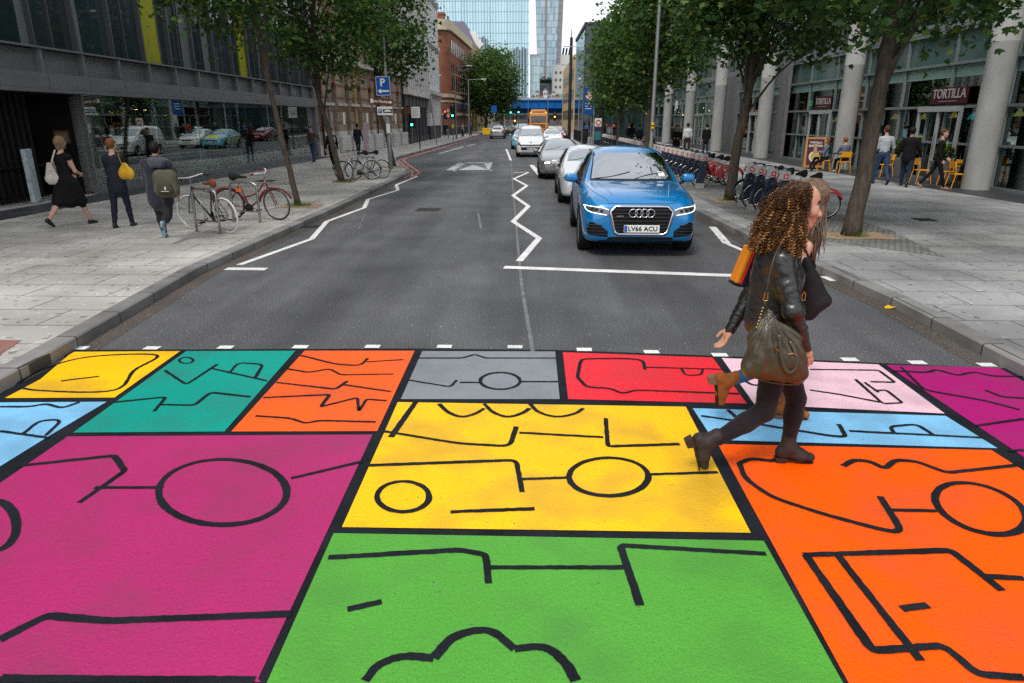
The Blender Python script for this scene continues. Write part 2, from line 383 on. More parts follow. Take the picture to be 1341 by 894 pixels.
for pts, w in [([(680,342),(706,312),(672,290),(692,270),(672,256),(690,243),(673,234),(692,225.6)], .12),
               ([(660,350),(962,361)], .20), ([(672,226),(692,225)], .14),
               ([(296,352),(349,352.5)], .18),
               ([(313,347),(408,313),(428,290),(477,272),(482,261),(521,249),(519,242),(546,231),(539,229)], .11),
               ([(916,281),(952,297)], .10),([(933,297),(952,319)], .15),([(952,319),(990,335)], .10),
               ([(1082,362),(1096,368)], .2),([(913,275),(916,281)], .1)]:
    ribbon(mk, gp(*pts), w, .005)
st('zigzag_markings', mk, M_white)
fm = MB()
for pts, w in [([(663,195),(669,210)], .13),([(696,216),(707,229)], .22),([(575,201),(607,192)], .1),([(612,191),(622,188.6)], .12)]: ribbon(fm, gp(*pts), w, .005)
st('lane_markings', fm, M_white)
wf = MB()
for pts, w in [([(669,212),(670,225),(680,342),(684,380),(698,462)], .045),([(626,278),(630,300)], .05),([(622,279),(638,278)], .05),
               ([(455,301),(495,281)], .03),([(470,300),(478,280)], .03)]: ribbon(wf, gp(*pts), w, .0045)
st('faint_chalk_line', wf, M_faint)
rt = MB()   # raised table arrow: two white triangles on a greyer patch
def tri(*p, mb=rt): mb.poly([(*G(*q).xy, .006) for q in p])
tri((582,224),(601,213),(612,213),(592,224)); tri((597,224),(643,223.6),(620,215.5)); tri((633,213),(645,212.6),(640,223.6)); tri((610,212.4),(604,213.6),(640,213.4),(640,212.2))
tri((582,224),(582,223.2),(645,222.6),(643,224))
st('speed_table_arrows', rt, M_worn)
st('speed_table_patch', MB().poly([(*G(*q).xy,.0035) for q in [(582,224.5),(600,212),(646,212),(642,224.5)]]), mat('blue_grey_surfacing', (0.13,0.145,0.165), .7, var=.2, speck=.2))
rd = MB()
for dx in (0, .28):
    ribbon(rd, [(-4.72-dx,27.5),(-4.78-dx,30.2),(-7.15-dx*.9,39.4),(-7.35-dx*.5,41.6),(-7.0-dx*.5,70),(-7.05-dx*.5,100)], .10, .005)
st('red_route_lines', rd, M_redp)
sd = MB()   # row of square studs in front of the crossing
for (x0,x1,y) in [(95,115,456),(189,209,456),(286,305,455),(384,403,454.5),(479,497,454),(574,590,454),(667,682,454.5),(757,773,458),(845,861,461),(934,951,465),(1103,1122,471),(1190,1212,475),(1281,1303,478)]:
    c = G((x0+x1)/2, y); w = .075; dx = 0.012
    sd.poly([(c.x-w,c.y-.05,.006),(c.x+w,c.y-.05,.006),(c.x+w,c.y+.05,.006),(c.x-w,c.y+.05,.006)])
st('crossing_studs', sd, M_white)

# ================================================================== painted crossing: coloured blocks and plain line work
def paintmat(name, col, v=.10):
    m = mat(name, col, 0.5, var=v*.6, vscale=0.9, bump=0.6, bscale=60, speck=0.16, sscale=150, spec=.5)
    nt = m.node_tree; N = nt.nodes; K = nt.links.new; p = N['Principled BSDF']    # worn pits where the road shows through
    src = p.inputs['Base Color'].links[0].from_socket; tc = [n for n in N if n.type == 'TEX_COORD'][0]
    def spots(sc, lo, hi, c, src):
        n = N.new('ShaderNodeTexNoise'); n.inputs['Scale'].default_value = sc; n.inputs['Detail'].default_value = 2.5; n.inputs['Roughness'].default_value = .7; K(tc.outputs['Object'], n.inputs['Vector'])
        mr = N.new('ShaderNodeMapRange'); mr.inputs[1].default_value = lo; mr.inputs[2].default_value = hi; K(n.outputs['Fac'], mr.inputs[0])
        mx = N.new('ShaderNodeMix'); mx.data_type = 'RGBA'; K(mr.outputs[0], mx.inputs['Factor']); K(src, mx.inputs[6]); mx.inputs[7].default_value = c; return mx.outputs[2]
    src = spots(38, .685, .72, (.09,.085,.09,1), src)
    src = spots(70, .66, .74, (col[0]*.45+.03, col[1]*.45+.03, col[2]*.45+.03, 1), src)
    src = spots(1.3, .46, .74, (col[0]*.66+.02, col[1]*.66+.02, col[2]*.66+.02, 1), src)
    src = spots(11, .76, .80, (.55,.52,.52,1), src)
    K(src, p.inputs['Base Color']); return m
PA = dict(yellow=(0.95,0.53,0.004), teal=(0.004,0.30,0.235), orange=(0.93,0.115,0.012), grey=(0.225,0.245,0.265), red=(0.80,0.02,0.035),
          blush=(0.80,0.52,0.60), magenta=(0.38,0.008,0.15), sky=(0.215,0.52,0.80), pink=(0.40,0.024,0.135), green=(0.085,0.34,0.04), flame=(0.97,0.10,0.0))
M_line = mat('black_line_paint', (0.015,0.017,0.021), 0.7, spec=.15, var=.3, vscale=3, bump=.5, bscale=110, speck=.45, sscale=200)
cross = thing('painted_crossing', 'multicoloured block painted crossing with black line work spanning the road', 'crossing art', (0, 4, 0))
def gl(mb, pts, z, m=0): mb.poly([(p[0], p[1]-4, z) for p in pts], m)
bb = MB(); gl(bb, [(-4.43,1.2),(4.43,1.2),(4.42,6.06),(*G(1280,481.5).xy,),(*G(1150,475.5).xy,),(*G(935,466).xy,),(*G(730,458.5).xy,),(*G(540,456.5).xy,),(*G(90,458.5).xy,),(-4.45,6.0),(-4.43,3)], .004)
bb.build('black_border', M_line, cross)
XL, XR, YB = -4.33, 4.36, 1.3
def px(*pts): return [tuple(G(*p).xy) for p in pts]
blocks = [
 ('yellow', px((97,461.5),(236,460.5),(150,521.5))+[(XL,G(0,522).y),(XL,5.55),(-4.5,6.2)]),
 ('teal', px((244,460.5),(387,460),(294,566),(96,567.5))),
 ('orange', px((399,460),(543,460),(494,565.5),(303,566))),
 ('grey', px((553,460.5),(727,461),(733,523.5),(525,523.5))),
 ('red', px((737,462),(933,469),(978,529.5),(744,523.5))),
 ('blush', px((945,469.5),(1150,478),(1237,542.5),(988,530.5))),
 ('magenta', px((1160,478.5),(1290,482))+[(XR,6.05),(XR,G(1345,604).y)]+px((1341,600),)),
 ('sky', px((140,527),(66,571),(0,615))+[(XL,G(0,700).y if False else 4.45),(XL,G(0,528).y)]),
 ('sky', px((907,535.5),(1238,545.5),(1306,588),(934,577))),
 ('yellow', px((521,527.5),(898,533.5),(983,699),(448,691.5))),
 ('pink', px((89,572.5),(488,570),(338,891))+[(G(338,891).x+.02,YB+.9),(XL,YB+.9),(XL,4.10),]),
 ('green', px((437,699.5),(1000,709.5),(1098,886))+[(G(1106,894).x,YB+.62),(G(352,894).x,YB+.62)]),
 ('flame', px((940,582.5),(1298,590.5),(1341,618))+[(XR,G(1341,680).y),(XR,YB+.3),(G(1110,894).x+.02,YB+.3),(G(1110,894).x,G(1110,894).y)]),
]
blocks[7] = ('sky', px((140,527),(66,571),(0,612))+[(G(0,612).x,YB),(XL,YB),(XL,5.02)])
blocks[10] = ('pink', px((89,572.5),(488,570),(338,891))+[(G(338,891).x+.02,YB+.9),(G(0,634).x+.03,YB+.9),tuple(G(0,634).xy)])
for c, pts in blocks:
    b = MB(); gl(b, pts, .008); o = b.build('colour_block', paintmat('paint_'+c, PA[c]), cross); o['label'] = 'block painted '+{'blush':'pale pink','flame':'bright orange','sky':'light blue','orange':'orange red'}.get(c, c)
ln = MB(); SZ = .0105
def rounded(P, rad):
    out = [P[0]]
    for i in range(1, len(P)-1):
        a, b, c = P[i-1], P[i], P[i+1]; d1 = min(rad, (a-b).length*.45); d2 = min(rad, (c-b).length*.45); u = b+(a-b).normalized()*d1; w = b+(c-b).normalized()*d2
        for t in (0, .25, .5, .75, 1): out.append(u*(1-t)**2+b*2*t*(1-t)+w*t*t)
    return out+[P[-1]]
def stroke(pts, w=.042, sm=False, closed=False, rad=.035):
    """hand painted line: rounded elbows and slightly uneven edges"""
    global SZ; SZ += .00004
    P = [G(*p) for p in pts]
    if sm: P = smooth_path(P, 7, closed)
    elif not closed and len(P) > 2: P = rounded(P, rad)
    Q_ = []
    for i in range(len(P) if closed else len(P)-1):
        a, b = P[i], P[(i+1) % len(P)]; k = max(1, int((b-a).length/.03))
        for j in range(k): Q_.append(a.lerp(b, j/k))
    if not closed: Q_.append(P[-1])
    n = len(Q_); V = []
    for i in range(n):
        a = Q_[i-1] if (closed or i) else Q_[i]; b = Q_[(i+1) % n] if (closed or i < n-1) else Q_[i]; t = (b-a); t = Vector((t.x,t.y,0)).normalized(); nn = Vector((-t.y,t.x,0)); ww = w*.44*(1+.10*math.sin(i*.11+SZ*9e4))
        for s_ in (1,-1): q = Q_[i]+nn*s_*(ww+random.uniform(-.0022,.0022)); V.append((q.x, q.y-4, SZ))
    ln.add(V, [(2*i+1, 2*((i+1)%n)+1, 2*((i+1)%n), 2*i) for i in range(n if closed else n-1)])
def ell(cx, cy, rx, ry, w=.042, a0=0, a1=360, tilt=0):
    n = 40; pts = []
    for i in range(n + (0 if a1-a0 == 360 else 1)):
        a = R(a0+(a1-a0)*i/n); x, y = rx*math.cos(a), ry*math.sin(a); pts.append((cx+x*math.cos(tilt)-y*math.sin(tilt), cy+x*math.sin(tilt)+y*math.cos(tilt)))
    stroke(pts, w, False, a1-a0 == 360)
def wave(x0, x1, y, amp, k, w=.04, dy=0):
    n = k*8; stroke([(x0+(x1-x0)*i/n, y+dy*i/n+amp*abs(math.sin(math.pi*k*i/n))) for i in range(n+1)], w)
# plain shapes only: bars, elbows, ovals, scallops
stroke([(20,612),(150,598),(164,618),(104,660)], .045); stroke([(124,640),(214,640)], .04); ell(292,646,84,43,.05); stroke([(381,628),(474,606)], .042)
stroke([(0,840),(62,808),(140,815),(382,806)], .055); ell(-6,690,28,32,.055); stroke([(0,891),(334,893)], .05)
stroke([(430,732),(600,722),(636,728),(640,766)], .045); stroke([(640,745),(822,745)], .042); stroke([(838,795),(812,716),(1003,727)], .045)
stroke([(478,894),(498,872),(530,862),(568,864)], .05, True); stroke([(568,864),(596,836),(640,828),(674,852)], .05, True); stroke([(674,852),(712,850),(738,868),(754,894)], .05, True); stroke([(455,800),(500,790)], .045)
stroke([(545,527),(512,574)], .05); stroke([(502,566),(600,582),(668,586),(676,560)], .04, rad=.08); stroke([(680,568),(790,574)], .035); stroke([(793,549),(796,586),(890,583)], .042)
for x0, x1 in ((575,634),(634,694),(694,764)): stroke([(x0,530),(x0+12,541),((x0+x1)/2,547),(x1-12,543),(x1,536)], .04, True)
stroke([(482,611),(676,604),(684,646)], .042, rad=.06); stroke([(684,629),(745,627)], .038); ell(797,626,52,25,.045); stroke([(848,623),(940,620)], .038); ell(528,652,34,20,.042); stroke([(590,672),(700,668)], .04)
stroke([(24,505),(60,483),(120,468),(205,466),(176,486),(150,512),(60,513)], .034, True, True); stroke([(80,500),(130,494)], .03)
stroke([(216,486),(244,505),(285,478)], .034, rad=.06); stroke([(275,483),(350,500)], .03); stroke([(300,490),(312,476),(345,478),(334,496)], .032, rad=.08); stroke([(150,528),(218,521),(202,540)], .034, rad=.05); stroke([(208,531),(255,532),(276,515),(328,521)], .034, rad=.05); ell(244,473,9,4,.026)
stroke([(392,466),(440,478),(472,480),(482,470)], .032, rad=.08); stroke([(480,475),(528,472)], .03); stroke([(376,484),(404,489),(432,484),(446,492),(515,491)], .03, rad=.05); stroke([(362,502),(440,511),(455,500)], .032, rad=.05); stroke([(450,505),(512,514)], .03); stroke([(345,522),(432,518),(420,534),(468,522),(470,540),(480,524),(506,526)], .032, rad=.03); stroke([(335,546),(380,549),(400,556),(418,552),(492,554)], .032, rad=.05)
stroke([(548,470),(605,470),(622,465),(636,470),(729,470)], .03, rad=.04); stroke([(536,499),(590,508),(598,499)], .03, rad=.05); stroke([(602,502),(628,502)], .03); ell(655,500,26,11,.035); stroke([(682,501),(731,501)], .03)
stroke([(760,475),(770,471),(835,472),(845,485)], .035, True); stroke([(845,482),(955,485)], .03); stroke([(760,475),(756,495),(768,508),(800,510),(815,517),(832,512),(968,517)], .034, rad=.06); stroke([(892,484),(898,493),(918,492),(920,485)], .03, rad=.05)
stroke([(960,490),(985,506),(1005,505)], .032, rad=.05); stroke([(1060,485),(1150,486),(1172,502),(1140,501)], .03); stroke([(1120,498),(1156,530),(1182,529),(1160,512),(1145,513)], .032); stroke([(1060,512),(1100,518),(1152,528)], .03); stroke([(1132,502),(1150,515)], .028)
stroke([(1168,487),(1215,489),(1225,485),(1240,489),(1254,493),(1275,488),(1300,494),(1341,494)], .034, rad=.06); stroke([(1180,482),(1210,512),(1290,526),(1335,538)], .034, rad=.08); stroke([(1290,512),(1312,521),(1341,523)], .032); stroke([(1278,559),(1341,550)], .035); stroke([(1320,592),(1341,591)],.03)
stroke([(0,534),(40,534),(60,530),(82,536),(104,528)], .032, rad=.06); stroke([(30,570),(52,552),(82,551),(60,572)], .032, rad=.08); stroke([(0,566),(64,575)], .03)
stroke([(918,546),(975,554),(1085,572),(1108,574),(1098,557)], .035, rad=.05); stroke([(1112,566),(1290,575)], .032); stroke([(1170,568),(1165,560),(1200,557),(1222,571)], .034, rad=.06); stroke([(953,538),(964,548)], .032)
stroke([(968,608),(985,602),(1014,606),(1022,598),(1036,597)], .045, rad=.05); stroke([(968,608),(975,628),(1010,653),(1080,676),(1168,699),(1180,696),(1152,652)], .045, rad=.08); stroke([(1104,612),(1118,604),(1140,606),(1158,616),(1172,604),(1200,606),(1240,621),(1330,611)], .045, rad=.05); stroke([(1166,670),(1226,671)], .04); ell(1284,668,62,30,.05,0,360,.3)
stroke([(1052,729),(1245,723),(1312,776)], .05, rad=.04); stroke([(1290,757),(1341,760)], .045); stroke([(1055,729),(1142,855),(1235,848),(1280,886),(1341,890)], .05, rad=.04); stroke([(1098,731),(1205,868)], .05); stroke([(1180,800),(1215,795)], .045)
ln.build('line_work', M_line, cross)
# gutters with swept grit, drains and covers
M_grit = asphalt_mat('gutter_grit', (0.078, 0.066, 0.058), 0, 0)
for line, sg in ((KL[2:8], -1), (KR[2:10], 1)):
    gm_ = MB(); o2 = offset_line(line, -sg*-.26 if sg < 0 else .26)
    o2 = offset_line(line, -.24 if sg < 0 else .24); o1 = offset_line(line, -.005 if sg < 0 else .005)
    for i in range(len(line)-1): gm_.poly([(*o1[i],.0025),(*o1[i+1],.0025),(*o2[i+1],.0025),(*o2[i],.0025)])
    st('gutter', gm_, M_grit)
M_iron = mat('cast_iron', (.055,.05,.048), .55, metal=.4, var=.3, vscale=12)
def cover(name, lab, x, y, w, h, z=.006, n=7, rz=0, m=None):
    t = thing(name, lab, 'drain cover', (x,y,z), rz); o = MB(); o.box(-w/2,w/2,-h/2,h/2,-.01,.004); f = o.build('frame', m or M_iron, t); o = MB()
    for i in range(n): o.box(-w/2+.03,w/2-.03,-h/2+.03+(h-.06)*i/n,-h/2+.03+(h-.06)*(i+.55)/n,.0042,.010)
    o.build('grating', M_iron, f)
cover('gully_grate', 'cast iron gully grate in the gutter beside the right kerb', 3.98, 12.2, .38, .40); cover('gully_grate', 'cast iron gully grate in the gutter beside the left kerb', -4.72, 14.6, .38, .40)
cover('access_cover', 'square dark access cover in the left pavement near the shop windows', -9.4, 24.6, .65, .6, .124); cover('access_cover', 'square iron access cover in the road left of the zigzag line', -2.6, 17.6, .6, .6, .004)
cover('access_cover', 'small iron cover in the right pavement beyond the gravel tree pit', 8.6, 15.2, .4, .4, .124)
rl = np.random.default_rng(12)
for i in range(26):      # small dry leaves and scraps
    if i < 14: x, y, z = 3.9-abs(rl.normal())*.25, rl.uniform(6.8,14), .008
    elif i < 20: x, y, z = rl.uniform(4.8,7.6), rl.uniform(10.5,14.5), .128
    else: x, y, z = rl.uniform(-8,-5.2), rl.uniform(9,18), .126
    s_ = rl.uniform(.015,.032); a = rl.uniform(0,6.28); o = MB(); o.add([(s_*math.cos(a+t)*(1 if k%2 else .55), s_*math.sin(a+t)*(1 if k%2 else .55), rl.uniform(0,.012)) for k, t in enumerate(np.linspace(0,5.3,8))], [tuple(range(8))])
    tag(o.build('dry_leaf', mat('dry_leaf', (.33,.15,.05), .7, var=.4), loc=(x,y,z)), ['small brown dry leaf lying in the right gutter','small brown dry leaf lying on the right pavement near the gravel tree pit','small brown dry leaf lying on the left pavement'][0 if i < 14 else 1 if i < 20 else 2], 'leaf', ['dry leaves in the right gutter','dry leaves on the right pavement','dry leaves on the left pavement'][0 if i < 14 else 1 if i < 20 else 2])
# fallen leaves on the road
M_leafy = mat('yellow_fallen_leaf', (0.62,0.40,0.02), .6)
lf = MB(); c = G(1165,404)
lf.add([(c.x-.07,c.y-.02,.01),(c.x-.02,c.y-.05,.014),(c.x+.08,c.y-.02,.03),(c.x+.05,c.y+.02,.02),(c.x,c.y+.05,.035),(c.x-.05,c.y+.03,.02)], [(0,1,2,3,4,5)])
tag(lf.build('fallen_leaf', M_leafy), 'small curled yellow leaf lying on the road by the right kerb', 'leaf')
# ================================================================== buildings
M_conc = mat('smooth_concrete', (0.36,0.36,0.345), 0.75, var=.16, vscale=2.2, speck=.12, sscale=60, bump=.12, bscale=30, stretch=(1,1,.35))
M_panel = mat('grey_metal_panel', (0.165,0.170,0.178), 0.42, metal=.3, var=.10, vscale=1.0, stretch=(1,1,6))
M_alu = mat('aluminium_frame', (0.30,0.31,0.32), 0.4, metal=.7, var=.1)
M_dkmetal = mat('black_slats', (0.018,0.017,0.018), 0.5, var=.2)
M_black = mat('black', (0.008,0.008,0.009), 0.6)
M_shopglass = glass('shop_glass', (0.92,0.97,0.96), .085)
M_dglass = mat('dark_office_glass', (0.012,0.018,0.02), 0.04, spec=1.0, var=.2, vscale=.3)
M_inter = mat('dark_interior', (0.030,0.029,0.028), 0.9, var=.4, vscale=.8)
M_interfloor = mat('interior_floor', (0.10,0.10,0.10), 0.35)
M_white_m = mat('white_matt', (0.80,0.80,0.78), 0.6, var=.05)
M_warm = mat('warm_lamp', (1,.7,.3), .5, emit=(1,.62,.22), estr=9)
M_amberwall = mat('amber_wall_colour', (0.45,0.26,0.07), .8, var=.4, vscale=1.5)  # amber base colour with random variation
M_greenband = mat('pale_green_fascia', (0.25,0.40,0.35), .35, var=.12, vscale=1)
M_lime = mat('olive_yellow_blind', (0.30,0.30,0.012), .6, var=.15, vscale=3, stretch=(1,1,.2))

# ---- left modern building: X = -12.6, Y 2 .. 41.4
bl = thing('office_building', 'grey glass-fronted office building with tall shop windows on the left pavement', 'building', (-12.6, 20, 0.12))
def B(x0,x1,y0,y1,z0,z1): return (x0+12.6, x1+12.6, y0-20, y1-20, z0-.12, z1-.12)
def one(name, mats, parent, fn, **k):
    mb = MB(); fn(mb); return mb.build(name, mats, parent, **k)
mods = [1.0+1.75*i for i in range(24)]            # bay lines every 1.75 m, Y 1 .. 41.3
YB0, YB1 = 1.0, 41.4
def fascia(mb):
    for y in mods[:-1]:
        mb.box(*B(-12.75,-12.42,y+.012,y+1.738,2.95,3.33))                 # lower lip panels
        mb.box(*B(-12.95,-12.66,y+.06,y+1.70,3.34,3.90))                   # recessed panels
        mb.box(*B(-12.95,-12.50,y-.05,y+.05,3.33,3.92))                    # fins
    mb.box(*B(-12.9,-12.46,YB0,YB1,3.925,3.97)); mb.box(*B(-12.9,-12.38,YB0,YB1,2.86,2.945)); mb.box(*B(-13.2,-12.96,YB0,YB1,2.87,3.92))
one('fascia', M_panel, bl, fascia)
def upper(mb):
    mb.box(*B(-13.4,-12.75,YB0,YB1,3.98,18))
one('upper_glazing', mat('blue_grey_office_glass', (0.018,0.030,0.036), 0.03, spec=1.0, var=.5, vscale=.5, stretch=(1,1,.15)), bl, upper)
def mull(mb):
    for i, y in enumerate(mods):
        mb.box(*B(-12.745,-12.58,y-.03,y+.03,3.975,18))
        if i % 2 == 0: mb.box(*B(-12.745,-12.69,y+.86,y+.89,3.975,18))
    for z in (7.3,7.6,11.2,11.5,15): mb.box(*B(-12.745,-12.60,YB0,YB1,z,z+.12))
one('mullions', mat('dark_mullion', (0.09,0.095,0.10), .4, metal=.5), bl, mull)
for yb in (23.9, 31.6):
    one('yellow_blind', M_lime, bl, lambda mb: mb.box(*B(-12.744,-12.70,yb+.12,yb+1.02,3.99,7.28)))
for yb, w in ((18.2,.5),(20.3,.35),(26.6,.8),(28.3,.5),(34,.6)):
    one('pale_curtain', mat('grey_curtain', (0.13,0.15,0.15), .8, var=.3, vscale=8, stretch=(1,6,.1)), bl, lambda mb: mb.box(*B(-12.744,-12.72,yb,yb+w,3.99,7.28)))
one('party_wall', M_panel, bl, lambda mb: (mb.box(*B(-13.4,-12.45,41.3,41.75,.12,18)), mb.box(*B(-28,-13.41,41.2,41.7,.12,18))))
one('side_wall', M_panel, bl, lambda mb: mb.box(*B(-28,-12.76,.5,.98,.12,18)))
one('roof', M_panel, bl, lambda mb: mb.box(*B(-28,-12.5,.4,41.8,18.01,18.4)))
# slatted gate recess, Y 12 .. 20
def slats(mb):
    y = 2.0
    while y < 18.9:
        mb.box(*B(-13.55,-13.38,y,y+.11,.2,2.94)); y += .235
    for z in (.18,.98): mb.box(*B(-13.375,-13.33,2,18.95,z,z+.06))
one('slatted_gate', M_dkmetal, bl, slats)
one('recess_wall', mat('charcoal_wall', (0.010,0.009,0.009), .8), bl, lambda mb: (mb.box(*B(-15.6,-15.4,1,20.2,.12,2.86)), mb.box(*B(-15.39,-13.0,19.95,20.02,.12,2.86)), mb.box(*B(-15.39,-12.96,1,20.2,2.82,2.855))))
for i,(y,z,x) in enumerate([(16.3,2.55,-13.9),(16.1,2.35,-14.2),(19.2,2.62,-14.0),(19.4,2.62,-14.3),(24.6,2.6,-15),(27.4,2.62,-15.2),(27.7,2.6,-15.0),(29.7,2.55,-15.5)]):
    l = thing('ceiling_spotlight', 'small warm spotlight under the ceiling behind the office frontage', 'light', (x,y,z), 0, 'spotlights inside the office ground floor')
    o = MB(); o.lathe([(.0,.02),(.05,.02),(.06,.0),(.065,-.05)], 12); o.build('shade', M_dkmetal, l); o = MB(); o.ball((0,0,-.035), .04, 10); o.build('bulb', M_warm, l)
# concrete piers behind the glass
for y in (20.55, 25.1, 29.9, 35.2):
    one('pier', M_conc, bl, lambda mb: mb.box(*B(-13.35,-12.85,y,y+.62,.12,2.86)))
# shop glazing with thin joints
for a, b in ((20.1,24.0),(24.0,27.0),(27.0,30.9),(30.9,36.4),(36.4,40.8)):
    one('shop_window', M_shopglass, bl, lambda mb: mb.box(*B(-12.70,-12.68,a+.012,b-.012,.30,2.85)))
one('door_frame', M_alu, bl, lambda mb: (mb.box(*B(-12.75,-12.62,20.03,20.09,.12,2.85)), mb.box(*B(-12.75,-12.62,40.82,41.28,.12,2.85)), mb.box(*B(-12.78,-12.6,20.1,40.8,.122,.29))))
one('interior_floor', M_interfloor, bl, lambda mb: mb.box(*B(-22,-12.79,20.1,41.2,.10,.135)))
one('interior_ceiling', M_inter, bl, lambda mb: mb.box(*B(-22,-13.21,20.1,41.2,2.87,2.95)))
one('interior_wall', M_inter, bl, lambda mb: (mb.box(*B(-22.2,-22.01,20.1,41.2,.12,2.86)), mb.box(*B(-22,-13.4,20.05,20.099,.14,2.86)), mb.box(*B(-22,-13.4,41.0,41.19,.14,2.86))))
one('amber_wall', M_amberwall, bl, lambda mb: mb.box(*B(-17.2,-17.0,35.5,40.9,.14,2.86)))
# display plinths and low white wall inside
def inside(name, label, cat, x0,x1,y0,y1,z0,z1,m, **k):
    t = thing(name, label, cat, ((x0+x1)/2,(y0+y1)/2,z0), 0, **k); mb = MB()
    mb.rbox(-(x1-x0)/2,(x1-x0)/2,-(y1-y0)/2,(y1-y0)/2,0,z1-z0,.01); mb.build('body', m, t)
    mb = MB(); mb.box(-(x1-x0)/2-.01,(x1-x0)/2+.01,-(y1-y0)/2-.01,(y1-y0)/2+.01,z1-z0+.001,z1-z0+.03); mb.build('top', m, t); return t
inside('low_wall', 'long pale low wall just inside the shop windows, nearest the concrete pier', 'wall', -13.3,-13.05,21.4,24.6,.136,.72, M_conc)
inside('low_wall', 'white low bench inside the shop window beyond the leaning timber', 'bench', -13.4,-13.05,25.9,29.6,.136,.66, M_white_m)
inside('low_wall', 'white low bench inside the window before the amber wall', 'bench', -13.4,-13.05,30.7,34.8,.136,.60, M_white_m)
inside('low_wall', 'white low bench inside the farthest shop window', 'bench', -13.4,-13.05,36.2,40.6,.136,.55, M_white_m)
inside('plinth', 'dark grey display plinth behind the pale low wall', 'plinth', -14.6,-13.7,22.3,24.3,.136,.95, M_panel)
inside('plinth', 'dark grey display plinth behind the white bench', 'plinth', -14.8,-13.9,27.0,29.0,.136,1.0, M_panel)
for y, g in ((27.3,0),(28.2,0)):
    inside('paper_cup_stack', 'small white box standing on the dark plinth behind the white bench', 'box', -14.4,-14.25,y,y+.16,1.03,1.3, M_white_m, group='white boxes on the display plinth')
inside('paper_box', 'white crumpled box on the floor between plinth and white bench', 'box', -13.8,-13.5,28.7,29.2,.136,.98, M_white_m)
tb = thing('timber_batten', 'upright pale timber batten leaning inside the shop window', 'timber', (-12.95,24.6,.136)); o = MB(); o.box(-.03,.03,-.04,.04,0,1.35,M=Matrix.Rotation(.05,4,'X')); o.build('batten', mat('pine_timber', (.36,.22,.10), .7, var=.2, stretch=(3,3,.3)), tb)
# display boards standing in the recess
for (x,y,w,h,c,lab) in [(-12.95,17.85,.55,1.35,(.42,.50,.53),'tall pale blue display board standing at the dark entrance'),(-12.85,18.75,.42,.95,(.42,.43,.42),'short marbled grey display board standing beside the pale blue board')]:
    t = thing('display_board', lab, 'sign', (x,y,.125), .35); o = MB(); o.rbox(-.05,.05,-w/2,w/2,0,h,.01); o.build('panel', mat('board_%.2f'%w, c, .5, var=.3, vscale=9), t)
    o = MB(); o.box(-.12,.12,-w/2,w/2,0,.03); o.build('foot', M_alu, t)
pic = thing('picture_frame', 'small wooden framed notice on the dark entrance wall', 'picture', (-13.0,19.93,1.55)); o = MB(); o.box(-.55,-.1,-.02,0,0,.35); o.build('frame', mat('brown_wood', (.12,.06,.03), .6), pic); o = MB(); o.box(-.5,-.15,-.025,-.021,.05,.3); o.build('paper', mat('dull_paper', (.2,.16,.12), .7), pic)

# ---- right building: X = 14.4
br = thing('glass_building', 'large green-tinted glass building with restaurant and shops on the right', 'building', (14.4, 40, .12))
def C_(x0,x1,y0,y1,z0,z1): return (x0-14.4, x1-14.4, y0-40, y1-40, z0-.12, z1-.12)
M_teal = mat('teal_tinted_spandrel', (0.07,0.125,0.12), .15, spec=.8, var=.2, vscale=.5)
M_gglass = glass('green_tint_glass', (0.42,0.58,0.55), .16)
M_aluG = mat('grey_green_frame', (0.23,0.27,0.27), .4, metal=.4)
def rfr(mb):
    for z in (2.56, 3.95, 5.0): mb.box(*C_(14.30,14.44,2,88,z,z+.09))
    mb.box(*C_(14.32,14.44,2,88,1.38,1.45)); mb.box(*C_(14.32,14.44,2,88,.12,.2))
    y = 3.4
    k = 0
    while y < 88:
        mb.box(*C_(14.335,14.44,y-.03,y+.03,.2,5.0))
        if k % 2: mb.box(*C_(14.34,14.44,y+1.1,y+1.14,.2,2.55))
        y += 3.13; k += 1
one('frame', M_aluG, br, rfr)
one('green_fascia', M_greenband, br, lambda mb: mb.box(*C_(14.455,14.47,2,88,3.56,3.94)))
one('upper_band', M_teal, br, lambda mb: mb.box(*C_(14.455,14.47,2,88,4.05,4.99)))
for a, b in [(2+3.13*i+.03+1.4, 2+3.13*(i+1)+1.4) for i in range(-1, 27)]:
    a = max(a,2)
    if b > 85.5: b = 85.5
    one('ground_window', M_gglass, br, lambda mb: (mb.box(*C_(14.45,14.452,a,b-.03,.2,2.55)), mb.box(*C_(14.45,14.452,a,b-.03,2.66,3.55))))
def rin(mb):
    mb.box(*C_(21.9,22,2,88,.12,5)); mb.box(*C_(14.5,22,2,88,5.0,5.1)); mb.box(*C_(14.5,22,2,2.1,.12,5)); mb.box(*C_(14.5,22,54,54.1,.12,5)); mb.box(*C_(14.5,22,42,42.1,.12,5)); mb.box(*C_(14.5,22,87.5,88,.12,5))
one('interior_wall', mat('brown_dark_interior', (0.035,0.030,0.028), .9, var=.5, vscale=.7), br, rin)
one('interior_floor', M_interfloor, br, lambda mb: mb.box(*C_(14.46,22,2,88,.10,.13)))
one('glowing_shop_wall', mat('glowing_shop_wall', (0.55,0.53,0.48), .8, var=.3, vscale=1.2, emit=(1,.9,.75), estr=.22), br, lambda mb: mb.box(*C_(17.5,17.6,55,86,.14,4.9)))  # wall given a faint glow of its own, standing in for shop lighting
